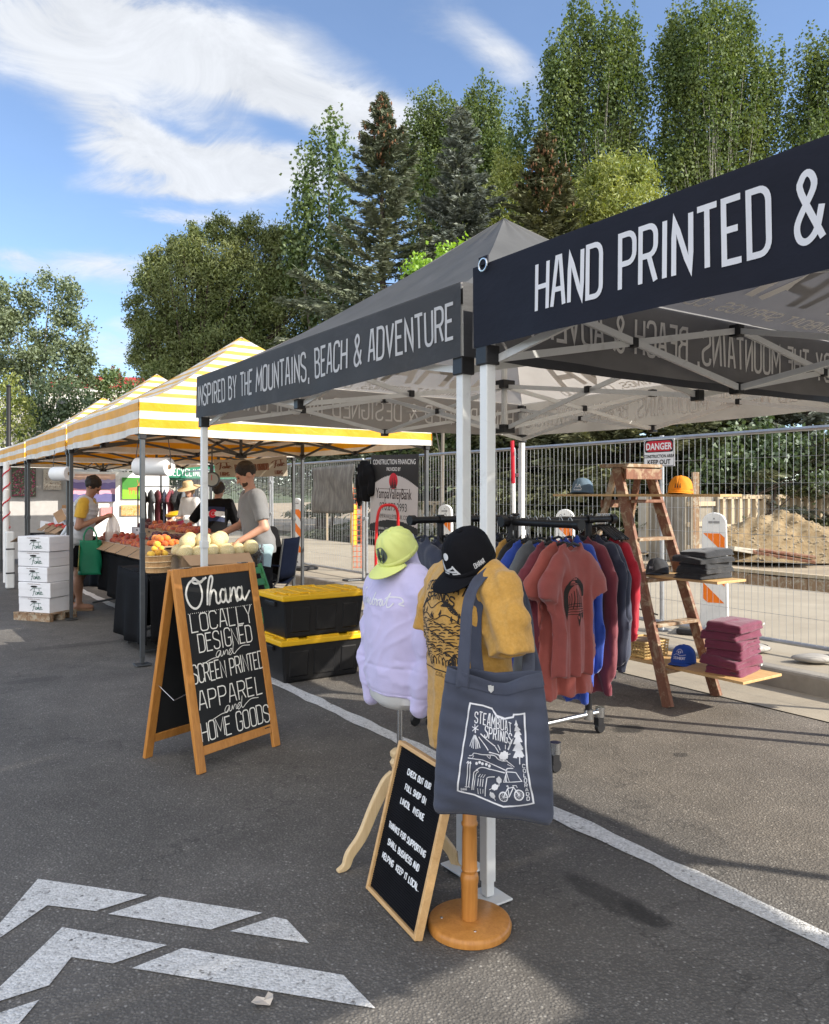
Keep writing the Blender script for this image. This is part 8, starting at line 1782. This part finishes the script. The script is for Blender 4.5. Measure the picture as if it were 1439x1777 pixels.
# tall row of aspens on the right
leafy('aspen_tree', 'tall aspen with paired tops, left of the widest aspen on the right', 33, [(1008, 62, 24, 46), (1052, 95, 32, 52), (975, 150, 36, 66), (1030, 165, 60, 78), (1097, 95, 18, 58), (1085, 195, 40, 70), (962, 235, 36, 58), (1035, 265, 76, 62), (1100, 280, 34, 52), (1010, 340, 70, 60)], LM['aspen'], .135, .09, 5.0, BARKW, 1, stems=3, tr=.13, updir=.9, sub=.27)
leafy('aspen_tree', 'tallest and widest aspen above the navy canopy', 33, [(1244, 42, 28, 40), (1190, 85, 36, 56), (1158, 140, 28, 60), (1220, 140, 66, 80), (1288, 72, 18, 46), (1290, 175, 58, 80), (1342, 150, 22, 36), (1335, 215, 26, 50), (1232, 245, 92, 80), (1180, 300, 52, 60), (1285, 290, 60, 50), (1230, 360, 80, 60)], LM['aspen'], .135, .09, 5.0, BARKW, 2, stems=3, tr=.13, updir=.9, sub=.27)
leafy('aspen_tree', 'aspen cut by the right edge of the photo above the navy canopy', 33, [(1402, 130, 22, 36), (1436, 165, 36, 60), (1398, 225, 36, 48), (1450, 235, 50, 60), (1470, 130, 36, 50), (1420, 300, 60, 60)], LM['aspen'], .135, .09, 5.0, BARKW, 3, stems=2, tr=.12, updir=.9, sub=.27)
leafy('aspen_tree', 'dark green poplar behind the blue spruce, left of the tall aspens', 38, [(728, 235, 28, 46), (762, 222, 26, 52), (842, 200, 36, 46), (810, 262, 70, 66), (722, 305, 34, 60), (862, 300, 40, 60), (785, 355, 90, 76), (800, 440, 90, 60)], LM['aspen'], .135, .09, 5.0, BARK, 4, stems=3, tr=.13, updir=.8, sub=.27)
leafy('aspen_tree', 'slim light green poplar top showing between the spruces', 35, [(907, 215, 16, 26), (905, 262, 24, 44), (900, 330, 30, 50), (905, 400, 34, 50)], LM['cotton'], .15, .10, 2.8, BARKW, 15, tr=.1, updir=.8, sub=.25)
leafy('cottonwood_tree', 'airy cottonwood with large bright leaves left of the tall cone-topped spruce', 29, [(577, 228, 20, 24), (560, 272, 28, 30), (594, 300, 32, 36), (536, 330, 26, 36), (568, 380, 48, 48), (518, 385, 22, 36), (555, 450, 56, 60), (598, 480, 50, 60), (520, 470, 30, 50), (570, 560, 60, 60)], LM['cotton'], .15, .115, 2.9, BARK, 5, tr=.13, updir=.6, sub=.34, droop=.6, gap=.1)
leafy('willow_tree', 'broad olive willow with rounded crown left of the cottonwood', 30, [(238, 545, 20, 40), (262, 478, 28, 32), (284, 446, 24, 20), (318, 428, 32, 26), (352, 402, 24, 18), (382, 398, 28, 22), (412, 418, 26, 22), (446, 402, 30, 22), (474, 420, 24, 24), (370, 450, 70, 40), (330, 510, 86, 70), (425, 510, 90, 80), (292, 600, 56, 58), (395, 610, 95, 62), (495, 440, 46, 50), (500, 545, 66, 80), (252, 612, 30, 40), (330, 665, 86, 40), (470, 640, 80, 60), (560, 620, 60, 60)], LM['willow'], .145, .046, 6.0, BARKD, 6, tr=.3, sub=.26, droop=.5, tw=330, gap=.12)
leafy('willow_tree', 'yellow-green willow between the two spruces', 34, [(880, 295, 26, 36), (868, 360, 40, 56), (838, 405, 40, 50), (905, 420, 40, 50), (870, 470, 60, 50)], LM['ywillow'], .17, .05, 4.5, BARK, 7, tr=.12, sub=.3)
leafy('willow_tree', 'round yellow-green willow directly above the navy banner', 27, [(1075, 305, 52, 32), (1038, 340, 42, 42), (1112, 330, 34, 36), (1015, 392, 60, 42), (1075, 380, 70, 46), (1050, 440, 90, 50)], LM['ywillow'], .16, .05, 4.8, BARK, 8, tr=.14, sub=.3)
leafy('maple_tree', 'small bright green tree just above the grey canopy peak', 21, [(762, 452, 40, 32), (792, 440, 24, 22), (738, 478, 30, 30), (770, 505, 50, 40), (760, 570, 50, 50)], LM['maple'], .12, .09, 2.6, BARK, 9, tr=.07, sub=.3)
spruce('spruce_tree', 'tall ragged spruce with a crown of brown cones', 664, 26, 158, 150, 590, LM['spruce'], 1, cones=.16, ragged=.42, dens=1.45, bare=.05)
spruce('spruce_tree', 'silvery blue spruce behind the grey canopy', 800, 27, 182, 86, 450, LM['bspruce'], 2, ragged=.35, dens=1.6)
spruce('spruce_tree', 'dark spruce with rusty cones right of the grey canopy peak', 945, 26, 225, 74, 420, LM['dspruce'], 3, cones=.22, ragged=.3, dens=1.7)
for i, (u, Y, vt, hw, m, lab) in enumerate(((1090, 23, 520, 230, 'dspruce', 'dark evergreen behind the fence, left of the danger sign'), (1255, 24, 500, 230, 'dspruce', 'dark evergreen behind the fence above the orange cap'), (1400, 23, 480, 210, 'bspruce', 'bluish evergreen behind the fence at the right edge'), (880, 25, 540, 190, 'dspruce', 'dark evergreen behind the fence between the tent poles'))):
    spruce('spruce_tree', lab, u, Y, vt, hw, 800, LM[m], 10+i, ragged=.25, dens=.95, nl=.22, nw=.06)
for i, (Y, cl, m, lab) in enumerate(((20.5, [(1290, 790, 60, 50), (1350, 775, 60, 60), (1420, 800, 60, 60), (1240, 815, 50, 40)], 'dark', 'leafy dark shrub behind the form wall on the right'), (26, [(1010, 790, 70, 60), (1080, 800, 60, 60), (960, 810, 60, 50)], 'dark', 'leafy dark shrub behind the danger sign'), (25, [(760, 770, 50, 50), (810, 780, 60, 60), (700, 800, 60, 50)], 'cotton', 'bright leafy shrub beside the bank sign'),
                              (28, [(560, 800, 80, 50), (640, 790, 80, 60), (480, 800, 70, 50)], 'dark', 'dark shrub behind the fence under the striped tent'), (33, [(360, 790, 80, 60), (430, 780, 80, 70), (280, 800, 70, 50)], 'dark', 'dark shrub far behind the fruit stall'), (29, [(700, 640, 90, 70), (600, 690, 90, 60), (760, 700, 90, 70)], 'dark', 'dense dark tree behind the grey canopy'), (31, [(1000, 560, 110, 80), (1150, 540, 110, 80), (1300, 520, 110, 80), (1430, 500, 90, 80), (900, 600, 90, 70)], 'dark', 'dense dark grove behind the navy canopy'))):
    leafy('shrub' if i < 5 else 'broadleaf_tree', lab, Y, cl, LM[m], .14, .09, 3.2, BARKD, 30+i, tr=.08, sub=.34, cat='shrub' if i < 5 else 'tree', group='shrubs behind the fence' if i < 5 else 'trees behind the building site', stems=2)
leafy('cottonwood_tree', 'grey-green cottonwood at the far left behind the striped tents', 40, [(22, 522, 40, 42), (84, 518, 54, 42), (122, 585, 38, 60), (40, 600, 60, 60), (98, 650, 56, 46), (20, 660, 40, 50), (140, 635, 26, 40), (-30, 560, 50, 70)], LM['grey'], .16, .10, 3.6, BARKW, 20, tr=.18, sub=.3, gap=.12, ground=-.3, group='trees at the far left')
leafy('poplar_shrub', 'slender yellow-green young tree beside the black lamp post', 30, [(8, 690, 22, 40), (35, 715, 22, 36), (-10, 740, 30, 30), (12, 780, 40, 40)], LM['ywillow'], .14, .06, 2.5, BARK, 21, tr=.06, ground=-.3, group='trees at the far left')
leafy('shrub', 'bushy dark shrub below the far left cottonwood', 34, [(95, 690, 50, 34), (135, 715, 34, 36), (60, 735, 50, 40), (110, 765, 60, 40)], LM['dark'], .14, .09, 2.8, BARK, 22, tr=.07, ground=-.3, cat='shrub', group='trees at the far left')
leafy('street_tree', 'small green tree before the red-roofed building', 52, [(180, 655, 28, 20), (205, 668, 30, 24), (165, 678, 28, 24), (200, 700, 40, 30)], LM['cotton'], .22, .14, 2.4, BARK, 23, tr=.1, ground=-.3, group='trees at the far left')
leafy('street_tree', 'small tree with reddish leaves under the red roof', 54, [(205, 655, 22, 14), (228, 672, 22, 18), (222, 700, 30, 24)], LM['red'], .22, .14, 2.0, BARK, 24, tr=.1, ground=-.3, group='trees at the far left')
